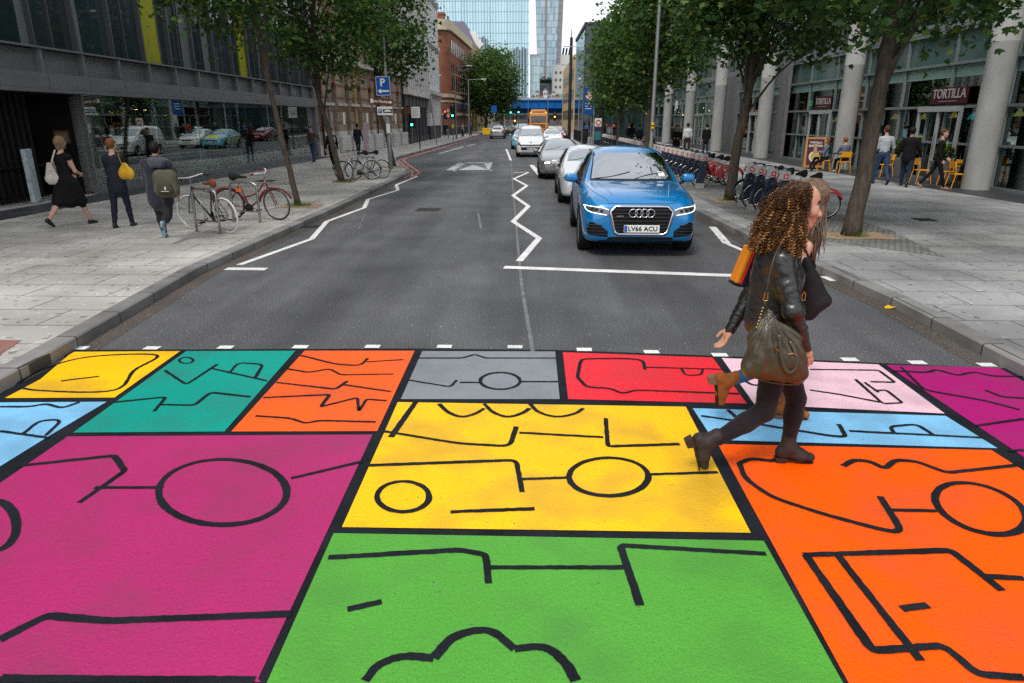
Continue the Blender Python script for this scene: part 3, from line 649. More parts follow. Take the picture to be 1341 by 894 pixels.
# upper storeys: tilted reflective panels with floors
def rup(mb):
    y = 2.0; k = 0
    while y < 88:
        for z0, z1 in ((5.12,8.4),(8.75,12.0),(12.35,15.6),(15.95,19.2)):
            mb.box(*C_(14.45+RNG.uniform(0,.006),14.7,y+.03,min(y+1.53,88),z0,z1), k % 2)
            k = int(RNG.integers(0, 3))
        y += 1.565
one('upper_glazing', [mat('office_glass_a', (0.02,0.045,0.045), .03, spec=1.0), mat('office_glass_b', (0.05,0.09,0.088), .05, spec=1.0)], br, rup)
def rfl(mb):
    for z in (5.12,8.42,12.02,15.62,19.22): mb.box(*C_(14.36,14.44,2,88,z,z+.3))
    y = 2.0
    while y < 88.1: mb.box(*C_(14.38,14.448,y-.025,y+.025,5.43,19.2)); y += 1.565
one('floor_bands', M_aluG, br, rfl)
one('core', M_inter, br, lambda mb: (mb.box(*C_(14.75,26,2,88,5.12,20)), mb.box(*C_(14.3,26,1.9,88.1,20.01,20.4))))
# blank grey wall panel and stone panel between shops
for _a in ((14.15,14.32,50.2,53.6,.125,5.0),(14.1,14.29,40.4,41.6,.125,5.6)): one('stone_panel', mat('grey_stone_panel', (0.16,0.155,0.155), .6, var=.15), br, lambda mb: mb.box(*C_(*_a)))
# doors with pale frames
for (y0,y1) in ((24.3,26.7),(34.7,37.0),(44.6,47.0),(60,62.5)):
    d = MB(); d.box(*C_(14.18,14.30,y0-.1,y1+.1,2.45,2.62)); d.box(*C_(14.2,14.30,y0-.1,y0,.125,2.45)); d.box(*C_(14.2,14.30,y1,y1+.1,.125,2.45)); d.box(*C_(14.2,14.30,(y0+y1)/2-.04,(y0+y1)/2+.04,.125,2.45))
    dd = d.build('doorway', mat('pale_door_frame', (.42,.44,.44), .4, metal=.3), br)
    h = MB(); h.cyl((-.24,(y0+y1)/2-40-.12,.9),(-.24,(y0+y1)/2-40-.12,1.6),.018); h.build('handle', M_alu, dd)
# restaurant signs
M_maroon = mat('maroon_sign_board', (0.055,0.012,0.018), .5, var=.12)
M_signlet = mat('pale_sign_letters', (0.38,0.35,0.34), .5)
for (ya,yb,z0,z1,s,lab) in ((24.05,26.2,2.70,3.24,.43,'maroon TORTILLA sign above the near restaurant door'),(34.75,36.6,2.68,3.26,.40,'maroon TORTILLA sign above the far restaurant door')):
    t = thing('restaurant_sign', lab, 'sign', (14.28,(ya+yb)/2,(z0+z1)/2)); w = (yb-ya)/2; h = (z1-z0)/2
    o = MB(); o.rbox(-.03,.012,-w,w,-h,h,.008); o.build('board', M_maroon, t)
    o = MB(); text_mesh(o, 'TORTILLA', s, frame_M((-.036,0,.05),(0,-1,0),(0,0,1)), depth=.005, bold=.004); o.box(-.04,-.031,-.55,.55,-.19,-.175); o.build('lettering', M_signlet, t)
ex = thing('exit_sign', 'small lit green exit sign inside the glass left of the far restaurant sign', 'sign', (14.7,38.4,3.0)); o = MB(); o.box(-.02,.02,-.26,.26,-.12,.12); o.build('panel', mat('green_exit', (0,.2,.05), .5, emit=(.02,.8,.15), estr=.9), ex)
o = MB(); o.box(-.026,-.021,-.16,.12,-.02,.02); o.poly([(-.0255,.12,-.07),(-.0255,.12,.07),(-.0255,.2,0)]); o.build('arrow', M_white_m, ex)
# freestanding round columns
for i, (x,y) in enumerate([(13.75,21.9),(13.45,30.9),(12.9,40),(12.6,48.6),(12.6,57.5),(12.6,66.5),(12.6,75.5),(13.75,13.0)]):
    labs = ['round concrete column right of the near restaurant door','round concrete column beside the far restaurant door','round concrete column next to the blank stone panel','round concrete column by the office entrance',
            'round concrete column near the white-shirted man','distant round concrete column beyond the white-shirted man','farthest round concrete column, half hidden by trees','round concrete column outside the picture on the right']
    t = thing('round_column', labs[i], 'column', (x,y,.12), 0, 'round concrete columns along the glass building')
    o = MB(); o.lathe([(.385,0),(.385,4.2),(.388,4.21),(.388,4.23),(.385,4.24),(.385,9),(.385,19.8)], 40); o.build('shaft', M_conc, t, smooth=True)
    o = MB(); o.lathe([(.0,0.0),(.41,0),(.41,.03),(.386,.035)], 40); o.build('base_ring', M_panel, t)
# pendants, lit shop details
for i, (y, z, c) in enumerate([(28.3,2.25,(1,.35,.05)),(30.4,2.2,(1,.6,.1)),(27.1,2.2,(.1,.6,.7)),(24.6,2.3,(1,.6,.2)),(21.2,2.3,(1,.6,.2)),(32.8,2.2,(1,.4,.1)),(38.9,2.1,(1,.5,.1))]):
    t = thing('pendant_lamp', '%s pendant lamp hanging inside the restaurant window' % ('orange','yellow','turquoise','amber','amber','orange','orange')[i], 'lamp', (16.4,y,z), 0, 'pendant lamps in the restaurant')
    o = MB(); o.lathe([(.02,.25),(.03,.24),(.19,0),(.185,0)], 16); o.build('shade', mat('lamp_%d'%i, c, .5, emit=c, estr=1.2), t); o = MB(); o.cyl((0,0,.25),(0,0,2.6),.008,6); o.build('cord', M_black, t)
for i in range(14):
    y = 56+i*2.1
    t = thing('shop_lamp', 'small warm lamp glowing inside the far shop', 'lamp', (15.3,y,2.9+.3*math.sin(i*2.1)), 0, 'warm lamps in the far shop'); o = MB(); o.ball((0,0,0), .07, 8); o.build('bulb', M_warm, t); o = MB(); o.cyl((0,0,.07),(0,0,1.9),.01,5); o.build('cord', M_black, t)
for i, (y0,y1,lab) in enumerate(((57.6,60.4,'wide turquoise window poster inside the shop behind the white-shirted man'),(66.6,70.2,'blue window poster in the farther shop'))):
    t = thing('window_poster', lab, 'poster', (14.9,(y0+y1)/2,1.0)); w = (y1-y0)/2
    o = MB(); o.box(-.02,.02,-w,w,0,1.5); o.build('print', mat('poster_blue', (.06,.30,.48), .5, var=.6, vscale=1.3), t)
    o = MB(); o.box(-.03,-.021,-w*.8,w*.2,.3,.6); o.ball((-.022,w*.3,.5),.3,10,sc=(.02,1,1)); o.build('picture', mat('poster_pale', (.6,.6,.55), .5), t)
for y, c, lab in ((56.6,(.45,.22,.03),'orange'),(58.9,(.10,.38,.5),'light blue')):     # mannequins
    t = thing('mannequin', 'shop mannequin in a %s top behind the shop glass' % lab, 'mannequin', (14.85,y,.13))
    o = MB(); o.tube([(0,0,.75),(0,0,1.0),(0,0,1.3),(0,0,1.42)], [.17,.14,.2,.08], 10, flat=.6); o.build('top', mat('top_'+lab, c, .8), t, smooth=True)
    o = MB(); o.tube([(0,.08,0),(0,.09,.8)], [.05,.09], 8); o.tube([(0,-.08,0),(0,-.09,.8)], [.05,.09], 8); o.ball((0,0,1.6), .11, 10, sc=(1,.8,1.2)); o.tube([(0,0,1.4),(0,0,1.55)],.05,8); o.build('form', mat('mannequin_grey', (.4,.38,.35), .5), t, smooth=True)
# far shop name above its door: pale lettering
o = thing('shop_fascia_lettering', 'pale shop lettering on the fascia above the far shop', 'sign', (14.25,71,3.5)); mb = MB(); text_mesh(mb, 'JH', 1.0, frame_M((0,0,0),(0,-1,0),(0,0,1)), depth=.03, bold=.02); mb.build('lettering', M_white_m, o)

# ---- Victorian brick arcade, left, beyond the office building
A0, A1 = Vector((-12.75,41.9,.12)), Vector((-10.75,60.0,.12))
ux = (A1-A0).normalized(); ln_ = (A1-A0).length; rzv = math.atan2(ux.y, ux.x)
M_stock = brickmat('yellow_stock_brick', (0.38,0.28,0.185), (0.29,0.205,0.135), (0.30,0.27,0.22), .225,.075,.01, var=.28, vscale=1.3, axes='xz')
M_redb = brickmat('red_brick_band', (0.27,0.10,0.065), (0.21,0.075,0.05), (0.25,0.2,0.16), .225,.075,.01, var=.2, axes='xz')
M_lime_st = mat('pale_limestone', (0.50,0.47,0.42), .8, var=.15, vscale=3, speck=.08)
M_whitep = mat('white_painted_plinth', (0.55,0.54,0.51), .7, var=.1, vscale=2)
M_win = mat('old_window_dark', (0.02,0.02,0.022), .08, spec=.8)
M_tan = mat('tan_pilaster', (0.40,0.25,0.07), .7, var=.2)
vb = thing('victorian_warehouse', 'ornate yellow and red brick Victorian building with arched windows and white plinth', 'building', A0, rzv)
nb = 8; bw = ln_/nb
def vwall(mb):      # wall with arched openings, per bay, three storeys
    for i in range(nb):
        x0, x1 = i*bw, (i+1)*bw; a, b = x0+bw*.33, x0+bw*.67
        for (z0, zs, z1) in ((0,1.15,0),):
            mb.box(x0,a,0,.5,0,1.35,2); mb.box(b,x1,0,.5,0,1.35,2); mb.box(a,b,0,.45,0,.55,2)
        for (zb, sp, zt) in ((1.35,3.9,5.4),(5.8,8.0,9.5),(9.9,12.0,13.6)):
            mb.box(x0,a,0,.5,zb,zt,0); mb.box(b,x1,0,.5,zb,zt,0)
            # arch head
            n = 10; cx, r = (a+b)/2, (b-a)/2
            for k in range(n):
                t0, t1 = math.pi*k/n, math.pi*(k+1)/n
                xa, za = cx-r*math.cos(t0), sp+r*math.sin(t0); xb, zb_ = cx-r*math.cos(t1), sp+r*math.sin(t1)
                mb.add([(xa,0,za),(xb,0,zb_),(xb,0,zt),(xa,0,zt),(xa,.5,za),(xb,.5,zb_)], [(0,1,2,3),(0,4,5,1)], 1)
            for k in range(5): mb.box(x0,a,-.012,-.001,zb+.45+k*.75,zb+.6+k*.75,1) if zb+.6+k*.75 < zt else None; mb.box(b,x1,-.012,-.001,zb+.45+k*.75,zb+.6+k*.75,1) if zb+.6+k*.75 < zt else None
one('wall', [M_stock, M_redb, M_whitep], vb, vwall)
one('end_wall', M_stock, vb, lambda mb: (mb.box(ln_-.01,ln_+.4,.5,12,0,14), mb.box(0,ln_,.62,12,0,14)))
def vtrim(mb):
    for z, h, p in ((2.9,.16,.16),(5.42,.36,.3),(9.52,.36,.2),(13.62,.5,.45)):
        if z < 5:
            for i in range(nb):
                mb.box(i*bw-.02,i*bw+bw*.33+.02,-p,-.013,z,z+h); mb.box(i*bw+bw*.67-.02,(i+1)*bw-.04,-p,-.013,z,z+h)
        else: mb.box(0,ln_,-p,.5,z,z+h)
one('stone_cornice', M_lime_st, vb, vtrim)
for i in range(nb):
    one('plinth_block', M_whitep, vb, lambda mb: mb.rbox(i*bw+bw*.68,(i+1)*bw+bw*.32,-.22,-.002,0,1.05,.05))
    one('plaque', M_white_m, vb, lambda mb: (mb.box(i*bw+bw*.02,i*bw+bw*.17,-.03,-.014,1.75,2.5)))
for i in range(nb):
    for zb, zt in ((.55,4.4),(5.8,8.5),(9.9,12.5)):
        w = MB(); w.box(i*bw+bw*.33,i*bw+bw*.67,.38,.42,zb,zt+.3); wo = w.build('window', M_win, vb)
        w = MB(); cx = i*bw+bw*.5; w.box(cx-.02,cx+.02,.34,.375,zb,zt); 
        for z in np.arange(zb+.6, zt, .9): w.box(i*bw+bw*.33,i*bw+bw*.67,.345,.37,z,z+.04)
        w.build('glazing_bars', M_dkmetal if zb<1 else M_lime_st, wo)
for i, c in ((3,M_tan),(1,M_alu),(5,M_dkmetal)):
    one('downpipe', c, vb, lambda mb: mb.cyl((i*bw+.02,-.10,0),(i*bw+.02,-.10,5.3),.06,8))
one('maroon_downpipe', mat('maroon_paint', (.06,.012,.015), .5), vb, lambda mb: (mb.cyl((.5,-.32,0),(.5,-.32,7),.07,10), mb.cyl((.5,-.32,7),(.5,0,7),.05,8)))
one('black_downpipe', M_dkmetal, vb, lambda mb: mb.cyl((ln_-.1,-.12,0),(ln_-.1,-.12,9),.07,8))
cc = thing('security_camera', 'small white dome security camera on the brick wall by the maroon downpipe', 'camera', (-12.35,42.2,3.25)); o = MB(); o.ball((0,0,0),.12,10); o.build('dome', M_white_m, cc); o=MB(); o.box(-.3,0,-.03,.03,.1,.14); o.build('bracket', M_white_m, cc)

# ---- stone building with vertical fins
F0, F1 = Vector((-10.6,60.9,.12)), Vector((-10.75,76,.12)); L_f = (F1-F0).length; rzf = math.atan2((F1-F0).y,(F1-F0).x)
fb = thing('fin_building', 'modern pale stone building with tall vertical fins over a grey shopfront', 'building', F0, rzf)
M_pstone = mat('portland_stone', (0.62,0.60,0.56), .75, var=.12, vscale=2, speck=.05)
def fins(mb):
    n = 12; w = L_f/n
    for i in range(n): mb.box(i*w,i*w+w*.42,-.25,.45,4.4,22)
    for z in (4.1,10.4,): mb.box(-.02,L_f+.02,-.3 if z<5 else .1,.5,z,z+.32)
one('stone_fins', M_pstone, fb, fins)
one('glazing', mat('fin_glass', (0.03,0.04,0.045), .06, spec=.9), fb, lambda mb: mb.box(0,L_f,.25,.44,4.42,22))
one('mass', M_pstone, fb, lambda mb: mb.box(0,L_f,.5,10,0,22.2))
def fsh(mb):
    for i in range(7): mb.box(i*L_f/7,i*L_f/7+.35,0,.49,0,4.09)
    mb.box(0,L_f,.05,.48,3.2,4.08)
    mb.box(0,L_f,.1,.4,0,.5)
one('shopfront', mat('dark_grey_shopfront', (0.085,0.088,0.093), .5, var=.15), fb, fsh)
one('shop_glass', mat('shop_dark', (.035,.045,.05), .08, spec=.8), fb, lambda mb: mb.box(.0,L_f,.3,.34,.5,3.2))
# ---- white classical building
W0, W1 = Vector((-10.8,76.2,.12)), Vector((-11.0,86.5,.12)); L_w = (W1-W0).length; rzw = math.atan2((W1-W0).y,(W1-W0).x)
wb = thing('white_building', 'white stuccoed classical building with cornices and round-headed windows', 'building', W0, rzw)
M_stucco = mat('white_stucco', (0.70,0.70,0.70), .7, var=.07, vscale=2)
def wwall(mb):
    n = 5; w = L_w/n
    for (z0,z1,a,b) in ((1.4,4.6,1.5,4.2),(5.0,9.6,5.8,8.6),(10.0,14.2,10.8,13.4),(14.6,18.6,15.2,17.8)):
        for i in range(n): mb.box(i*w,i*w+w*.3,0,.5,z0,z1); mb.box(i*w+w*.7,(i+1)*w,0,.5,z0,z1); mb.box(i*w+w*.3,i*w+w*.7,0,.5,b,z1); mb.box(i*w+w*.3,i*w+w*.7,0,.5,z0,a)
        for i in range(n+1): mb.box(max(0,i*w-.12),min(L_w,i*w+.12),-.10,-.001,z0,z1)
    mb.box(0,L_w,.5,9,0,18.8)
one('wall', M_stucco, wb, wwall)
def wc(mb):
    for z,h,p in ((4.62,.36,.5),(9.62,.36,.3),(14.22,.36,.3),(18.62,.7,.8)): mb.box(-.1,L_w+.1,-p,.5,z,z+h); mb.box(-.1,L_w+.1,-p*.6,.49,z-.15,z-.003)
one('cornice', mat('stucco_cornice', (0.52,0.52,0.51), .7), wb, wc)
one('plinth', mat('black_plinth', (0.04,0.04,0.045), .5), wb, lambda mb: mb.box(0,L_w,-.12,.49,0,1.38))
for i in range(5):
    for a,b in ((1.5,4.2),(5.8,8.6),(10.8,13.4),(15.2,17.8)):
        w = L_w/5; wo = one('window', M_win, wb, lambda mb: mb.box(i*w+w*.3,i*w+w*.7,.3,.34,a,b)); one('glazing_bars', M_white_m, wo, lambda mb: mb.box(i*w+w*.3,i*w+w*.7,.27,.299,(a+b)/2,(a+b)/2+.08))
# ---- red brick block with rounded corner
M_rb = brickmat('red_brick', (0.27,0.095,0.05), (0.20,0.07,0.038), (0.20,0.11,0.08), .225,.075,.008, var=.18, vscale=.5, axes='xz')
M_rb2 = brickmat('red_brick_side', (0.27,0.095,0.05), (0.20,0.07,0.038), (0.20,0.11,0.08), .225,.075,.008, var=.18, vscale=.5, axes='yz')
M_creamst = mat('cream_stone', (0.48,0.42,0.30), .8, var=.15, vscale=2)
rb = thing('red_brick_block', 'red brick corner warehouse with cream stone bands and rounded parapet', 'building', (-10.85,97,.12))
Lb = 27.0; lean = .7/25
def rcorner(x, pr=0.0, n=8, r=1.6):   # footprint outline going west -> rounded corner -> north
    pts = [(-16,-pr)]
    for k in range(n+1):
        t = math.pi/2*k/n; pts.append((-r+(r+pr)*math.sin(t), r-(r+pr)*math.cos(t)))
    pts.append((Lb*lean+pr, Lb)); return pts
def rwall(mb):
    pts = rcorner(0); n = len(pts)
    for i in range(n-1):
        a, b = pts[i], pts[i+1]; mb.poly([(a[0],a[1],1.0),(b[0],b[1],1.0),(b[0],b[1],13.2),(a[0],a[1],13.2)], 0 if i < n-2 else 1)
    mb.poly([(p[0],p[1],13.19) for p in pts]+[(-16,Lb,13.19)]); mb.poly([(Lb*lean,Lb,0),(-16,Lb,0),(-16,Lb,13.2),(Lb*lean,Lb,13.2)])
one('wall', [M_rb, M_rb2], rb, rwall)
def band(z0,z1,pr,m,nm):
    pts = rcorner(0,pr); mb = MB(); mb.prism(pts+[(-16,Lb)], z0, z1); return mb.build(nm, m, rb)
band(0,1.0,.06,mat('dark_brick_plinth', (.05,.05,.055), .7),'plinth'); band(2.6,2.9,.09,M_creamst,'stone_band'); band(4.9,5.35,.22,M_creamst,'stone_band'); band(4.3,4.5,.09,M_creamst,'stone_band'); band(13.21,13.5,.35,M_creamst,'cornice'); band(13.505,14.5,.2,M_creamst,'parapet')
for row, (z0,z1) in enumerate(((1.15,2.55),(3.0,4.25),(5.8,7.7),(8.1,9.3),(10.6,12.2))):
    for i in range(11):
        y = 2.8+i*2.2; x = y*lean
        w = MB(); w.box(x-.2,x+.035,y-.42,y+.42,z0,z1); wo = w.build('window', M_win, rb)
        w = MB(); w.box(x-.1,x+.10,y-.5,y+.5,z0-.12,z0-.005); w.build('sill', M_creamst, wo)
one('chimney', M_rb, rb, lambda mb: (mb.box(-3.4,-1.6,9,11,14.52,16.2), mb.box(-3.5,-1.5,8.9,11.1,16.21,16.5)))
# building behind with purple slate roof, and yellow brick one
sb = thing('slate_roof_building', 'yellow brick building with purple slate mansard roof behind the red block', 'building', (-10.0,126,.12))
one('wall', brickmat('stock_far', (0.30,0.22,0.12), (0.24,0.17,0.09), (0.2,0.17,0.12), .225,.075,.01, axes='yz'), sb, lambda mb: mb.box(-14,0.6,0,30,0,14.0))
one('roof', mat('purple_slate', (0.13,0.12,0.17), .6, var=.15), sb, lambda mb: mb.add([(-14,0,14.01),(.6,0,14.01),(.6,30,14.01),(-14,30,14.01),(-13,1.5,18),(-1.5,1.5,18),(-1.5,28,18),(-13,28,18)], [(0,1,5,4),(1,2,6,5),(2,3,7,6),(3,0,4,7),(4,5,6,7)]))
for i in range(9):
    for z in (3,6,9.5): one('window', M_win, sb, lambda mb: mb.box(.55,.64,1.5+i*3.1,2.9+i*3.1,z,z+1.8))
for i in range(4): one('dormer', M_white_m, sb, lambda mb: mb.box(-.9,.35,3+i*6,4.6+i*6,14.3,16.6))
pb = thing('stone_terrace', 'pale grey and cream stone terrace far down the left side of the street', 'building', (-8.0,158,.12))
one('wall', M_pstone, pb, lambda mb: mb.box(-16,0,0,60,0,13)); 
for i in range(14):
    for z in (1,4.5,8): one('window', M_win, pb, lambda mb: mb.box(-.05,.04,2+i*4,4+i*4,z,z+2.2))
one('cornice', M_lime_st, pb, lambda mb: mb.box(-16.3,.5,-.3,60.3,13.01,13.7))
yb_ = thing('yellow_gate_wall', 'yellowish gated wall beside the red brick building', 'wall', (-10.1,125.2,.12)); one('panel', mat('ochre_boards', (.34,.27,.08), .7, var=.2), yb_, lambda mb: mb.box(.1,.35,-.9,26,0,3.6)); one('post', M_dkmetal, yb_, lambda mb: [mb.box(.36,.42,y,y+.1,0,3.7) for y in range(0,26,2)])

# ---- towers
def curtain(name, base, fr1, fr2, mullw, floorh, stripe):
    """tower skin: glass columns of changing tint, white mullions, floor lines"""
    m = bpy.data.materials.new(name); m.use_nodes = True; nt = m.node_tree; N = nt.nodes; K = nt.links.new
    p = N['Principled BSDF']; p.inputs['Roughness'].default_value = .12; p.inputs['Specular IOR Level'].default_value = .6
    tc = N.new('ShaderNodeTexCoord'); mp = N.new('ShaderNodeMapping'); mp.inputs['Scale'].default_value = (1/mullw, 1/mullw, 1/floorh); K(tc.outputs['Object'], mp.inputs[0])
    vo = N.new('ShaderNodeVectorMath'); vo.operation = 'FLOOR'; K(mp.outputs[0], vo.inputs[0])
    mz = N.new('ShaderNodeVectorMath'); mz.operation = 'MULTIPLY'; mz.inputs[1].default_value = (1, 1, stripe); K(vo.outputs[0], mz.inputs[0])
    wn_ = N.new('ShaderNodeTexWhiteNoise'); K(mz.outputs[0], wn_.inputs['Vector'])
    mx = N.new('ShaderNodeMix'); mx.data_type = 'RGBA'; mx.inputs[6].default_value = (*fr1, 1); mx.inputs[7].default_value = (*fr2, 1); K(wn_.outputs['Value'], mx.inputs['Factor'])
    fr = N.new('ShaderNodeVectorMath'); fr.operation = 'FRACTION'; K(mp.outputs[0], fr.inputs[0]); sp = N.new('ShaderNodeSeparateXYZ'); K(fr.outputs[0], sp.inputs[0])
    g = N.new('ShaderNodeMath'); g.operation = 'LESS_THAN'; g.inputs[1].default_value = .22; K(sp.outputs['X'], g.inputs[0])
    m2 = N.new('ShaderNodeMix'); m2.data_type = 'RGBA'; K(g.outputs[0], m2.inputs['Factor']); K(mx.outputs[2], m2.inputs[6]); m2.inputs[7].default_value = (*base, 1)
    h = N.new('ShaderNodeMath'); h.operation = 'LESS_THAN'; h.inputs[1].default_value = .07; K(sp.outputs['Z'], h.inputs[0])
    m3 = N.new('ShaderNodeMix'); m3.data_type = 'RGBA'; K(h.outputs[0], m3.inputs['Factor']); K(m2.outputs[2], m3.inputs[6]); m3.inputs[7].default_value = (fr1[0]*.6, fr1[1]*.6, fr1[2]*.6, 1)
    K(m3.outputs[2], p.inputs['Base Color']); return m
t1 = thing('glass_tower', 'broad pale blue glass tower with fine vertical fins at the end of the street', 'tower', (-22,300,0))
M_t1 = curtain('blue_striped_curtain_wall', (0.62,0.80,0.86), (0.22,0.42,0.52), (0.45,0.66,0.74), 1.15, 3.9, 0.0)
one('curtain_wall', M_t1, t1, lambda mb: mb.box(-26,21.0,0,30,0,92))
one('fins', mat('pale_fin', (.66,.80,.85), .4), t1, lambda mb: [mb.box(-26+i*1.15,-26+i*1.15+.16,-.35,-.01,8,92) for i in range(41)])
one('floor_line', mat('floor_line', (.34,.52,.58), .4), t1, lambda mb: [mb.box(-26,21,-.06,-.012,z,z+.22) for z in np.arange(8,92,7.8)])
one('louvres', mat('dark_louvre', (.03,.06,.08), .4), t1, lambda mb: [mb.box(-6+i*1.15+.17,-6+(i+1)*1.15-.05,-.2,-.07,4,[34,34.5,34,33.8,34.4,34,33.5,34,33.2,31,30,29,28,27,27.5,28,29,28.5,29.5,30,29,30,29.5][i]*1.0) for i in range(23)])
one('dark_panels', mat('dark_panel', (.03,.07,.10), .3), t1, lambda mb: [mb.box(-21+i*1.5,-21+i*1.5+.8,-.2,-.07,38,[42.5,42,42.6,41.5,42,41,41.5][i]) for i in range(7)])
t1b = thing('glass_annex', 'slim pale green glass block attached right of the broad tower', 'tower', (1.2,303,0)); one('curtain_wall', curtain('pale_annex', (.42,.52,.54), (.25,.36,.38), (.32,.44,.46), 1.4, 3.3, 1.0), t1b, lambda mb: mb.box(-1.6,2.4,0,20,0,27)); one('roof_edge', M_alu, t1b, lambda mb: mb.box(-1.7,2.5,-.1,20.1,27.01,27.6))
t2 = thing('residential_tower', 'slender grey gridded high-rise tapering towards its base, behind the glass tower', 'tower', (9.0,380,0))
M_t2 = curtain('gridded_tower_skin', (.46,.47,.48), (.16,.30,.38), (.42,.56,.62), 1.5, 3.1, 1.0)
one('skin', M_t2, t2, lambda mb: mb.add([(-5.6,0,22),(3.6,0,22),(3.6,14,22),(-5.6,14,22),(-8.6,0,100),(5.8,0,100),(5.8,16,100),(-8.6,16,100)], [(0,1,5,4),(1,2,6,5),(2,3,7,6),(3,0,4,7),(4,5,6,7),(3,2,1,0)]))
one('side_face', mat('warm_grey_concrete', (.33,.32,.33), .7, var=.1), t2, lambda mb: mb.add([(3.62,-.2,22),(6.2,2.5,22),(6.2,14,22),(3.62,14,22),(5.82,-.2,100),(8.2,2.5,100),(8.2,16,100),(5.82,16,100)], [(0,1,5,4),(1,2,6,5),(2,3,7,6),(3,0,4,7),(4,5,6,7)]))
one('balcony_lines', M_alu, t2, lambda mb: [mb.box(3.9+(z-22)*.028,6.1+(z-22)*.027,-.6,-.25,z,z+.5) for z in np.arange(23,99,3.1)])
one('brown_spine', mat('brown_spine', (.28,.22,.19), .6), t2, lambda mb: mb.add([(-2.0,-.5,22),(-1.3,-.5,22),(-1.3,-.02,22),(-2.0,-.02,22),(-2.2,-.5,100),(-1.3,-.5,100),(-1.3,-.02,100),(-2.2,-.02,100)], [(0,1,5,4),(1,2,6,5),(3,0,4,7),(4,5,6,7)]))
one('podium', mat('dark_podium', (.07,.09,.10), .4, var=.4, vscale=.4), t2, lambda mb: (mb.box(-8,8,-1,14,9,21.9), [mb.box(-8,8,-1.3,-1.02,z,z+.5) for z in (11,14,17,20)]))
gr_ = MB(); 
for i in range(700): 
    x,y,z = RNG.uniform(-7,7.5), RNG.uniform(-2.6,-1.4), 20.4+abs(RNG.normal(0,.5))+(2 if RNG.random()<.2 else 0)*RNG.random(); s=.3
    gr_.add([(x-s,y,z),(x,y-s,z+s*.5),(x+s,y,z),(x,y+s,z-s)], [(0,1,2,3)])
o = gr_.build('rooftop_planting', mat('far_green', (.05,.09,.035), .8, var=.4), t2)
one('base_block', mat('mid_grey_block', (.2,.22,.23), .6, var=.4, vscale=.5), t2, lambda mb: mb.box(-8.5,8.6,-.5,12,0,8.95))
wt = thing('white_block', 'white stepped apartment block with three black roof flues', 'building', (12.6,330,0))
M_wb = mat('white_render', (.60,.58,.53), .7, var=.08)
one('wall', M_wb, wt, lambda mb: (mb.box(-2.8,8,0,12,12,25.5), mb.box(.8,8,-.2,12,25.51,29.5), mb.box(-2.8,8,.2,12,0,11.99)))
one('windows_band', mat('teal_glazing', (.18,.36,.38), .2), wt, lambda mb: mb.box(-2.9,8.1,-.3,.1,9.6,13.2)); 
for i in range(4):
    for z in (15.5,18.5,21.6): one('window', M_win, wt, lambda mb: mb.box(-1.8+i*2.0,-.9+i*2.0,-.05,-.01,z,z+1.1))
for i in range(3): one('flue', M_black, wt, lambda mb: mb.cyl((1.5+i*1.4,.5,29.52),(1.9+i*1.4,.5,32.4),.4,10))
lowb = [(-.5,.40,.34,.28),(1.0,.5,.47,.45),(2.4,.35,.16,.14),(3.8,.62,.6,.58),(5.3,.25,.30,.34),(6.8,.55,.5,.42),(8.2,.45,.2,.15)]
for i,(x,r_,g_,b_) in enumerate(lowb):
    t = thing('low_house', '%s little building above the bridge below the high-rise' % ['brown','cream','dark red','white','blue grey','sandy','brick'][i], 'building', (x+1.4,262,0), 0, 'small buildings beyond the bridge')
    h = 9.9+[0,1.5,.6,2.2,.9,1.3,.2][i]
    one('wall', mat('lowb%d'%i, (r_*.9,g_*.9,b_*.9), .8, var=.2), t, lambda mb: mb.box(-.75,.7,0,8,0,h)); one('roof', mat('roof%d'%i, (r_*.35,g_*.3,b_*.35), .8), t, lambda mb: mb.add([(-.8,-.1,h+.01),(.75,-.1,h+.01),(.75,8,h+.01),(-.8,8,h+.01),(0,-.1,h+.9),(0,8,h+.9)], [(0,1,4),(1,2,5,4),(2,3,5),(3,0,4,5)]))
    one('window', M_win, t, lambda mb: (mb.box(-.5,-.15,-.05,-.01,h-1.6,h-.7), mb.box(.1,.45,-.05,-.01,h-1.6,h-.7)))
# ---- railway bridge
bg = thing('railway_bridge', 'bright blue steel railway bridge crossing the end of the street', 'bridge', (0,190,0))
M_blue = mat('bridge_blue', (0.006,0.11,0.36), .5, var=.12, vscale=.5)
def bgird(mb):
    mb.box(-16,18,0,.5,5.1,7.0); mb.box(-16,18,-.4,.9,6.85,7.1); mb.box(-16,18,-.4,.9,4.95,5.12)
    for x in range(-16,18,2): mb.box(x,x+.12,-.3,-.01,5.13,6.84)
one('girder', M_blue, bg, bgird)
one('deck', mat('bridge_blue_dark', (0.004,0.06,0.20), .6), bg, lambda mb: mb.box(-16,18,.91,10,4.4,6.2)); one('parapet', M_conc, bg, lambda mb: mb.box(-16,18,.6,.8,7.11,7.6))
one('soffit_girder', M_blue, bg, lambda mb: mb.box(-16,18,2,2.3,3.7,4.39))
one('abutment', brickmat('abut_brick', (.2,.1,.07), (.15,.08,.05), (.1,.08,.07), .4,.15,.02, axes='xz'), bg, lambda mb: mb.box(-22,-7.5,-.5,12,0,4.35))
one('abutment', MATS['abut_brick'], bg, lambda mb: mb.box(10,24,-.5,12,0,4.35))
bk = thing('dark_backdrop', 'added dark backdrop block standing in for the shade under the railway bridge', 'building', (0,240,0)); one('wall', mat('dark_backdrop_wall', (.10,.09,.085), .8, var=.6, vscale=.6), bk, lambda mb: mb.box(-30,30,0,8,0,6.3)); one('window', M_win, bk, lambda mb: mb.box(-20,20,-.05,-.01,2.2,3.6))  # backdrop added beyond the bridge, underpass shade put into its dark wall colour
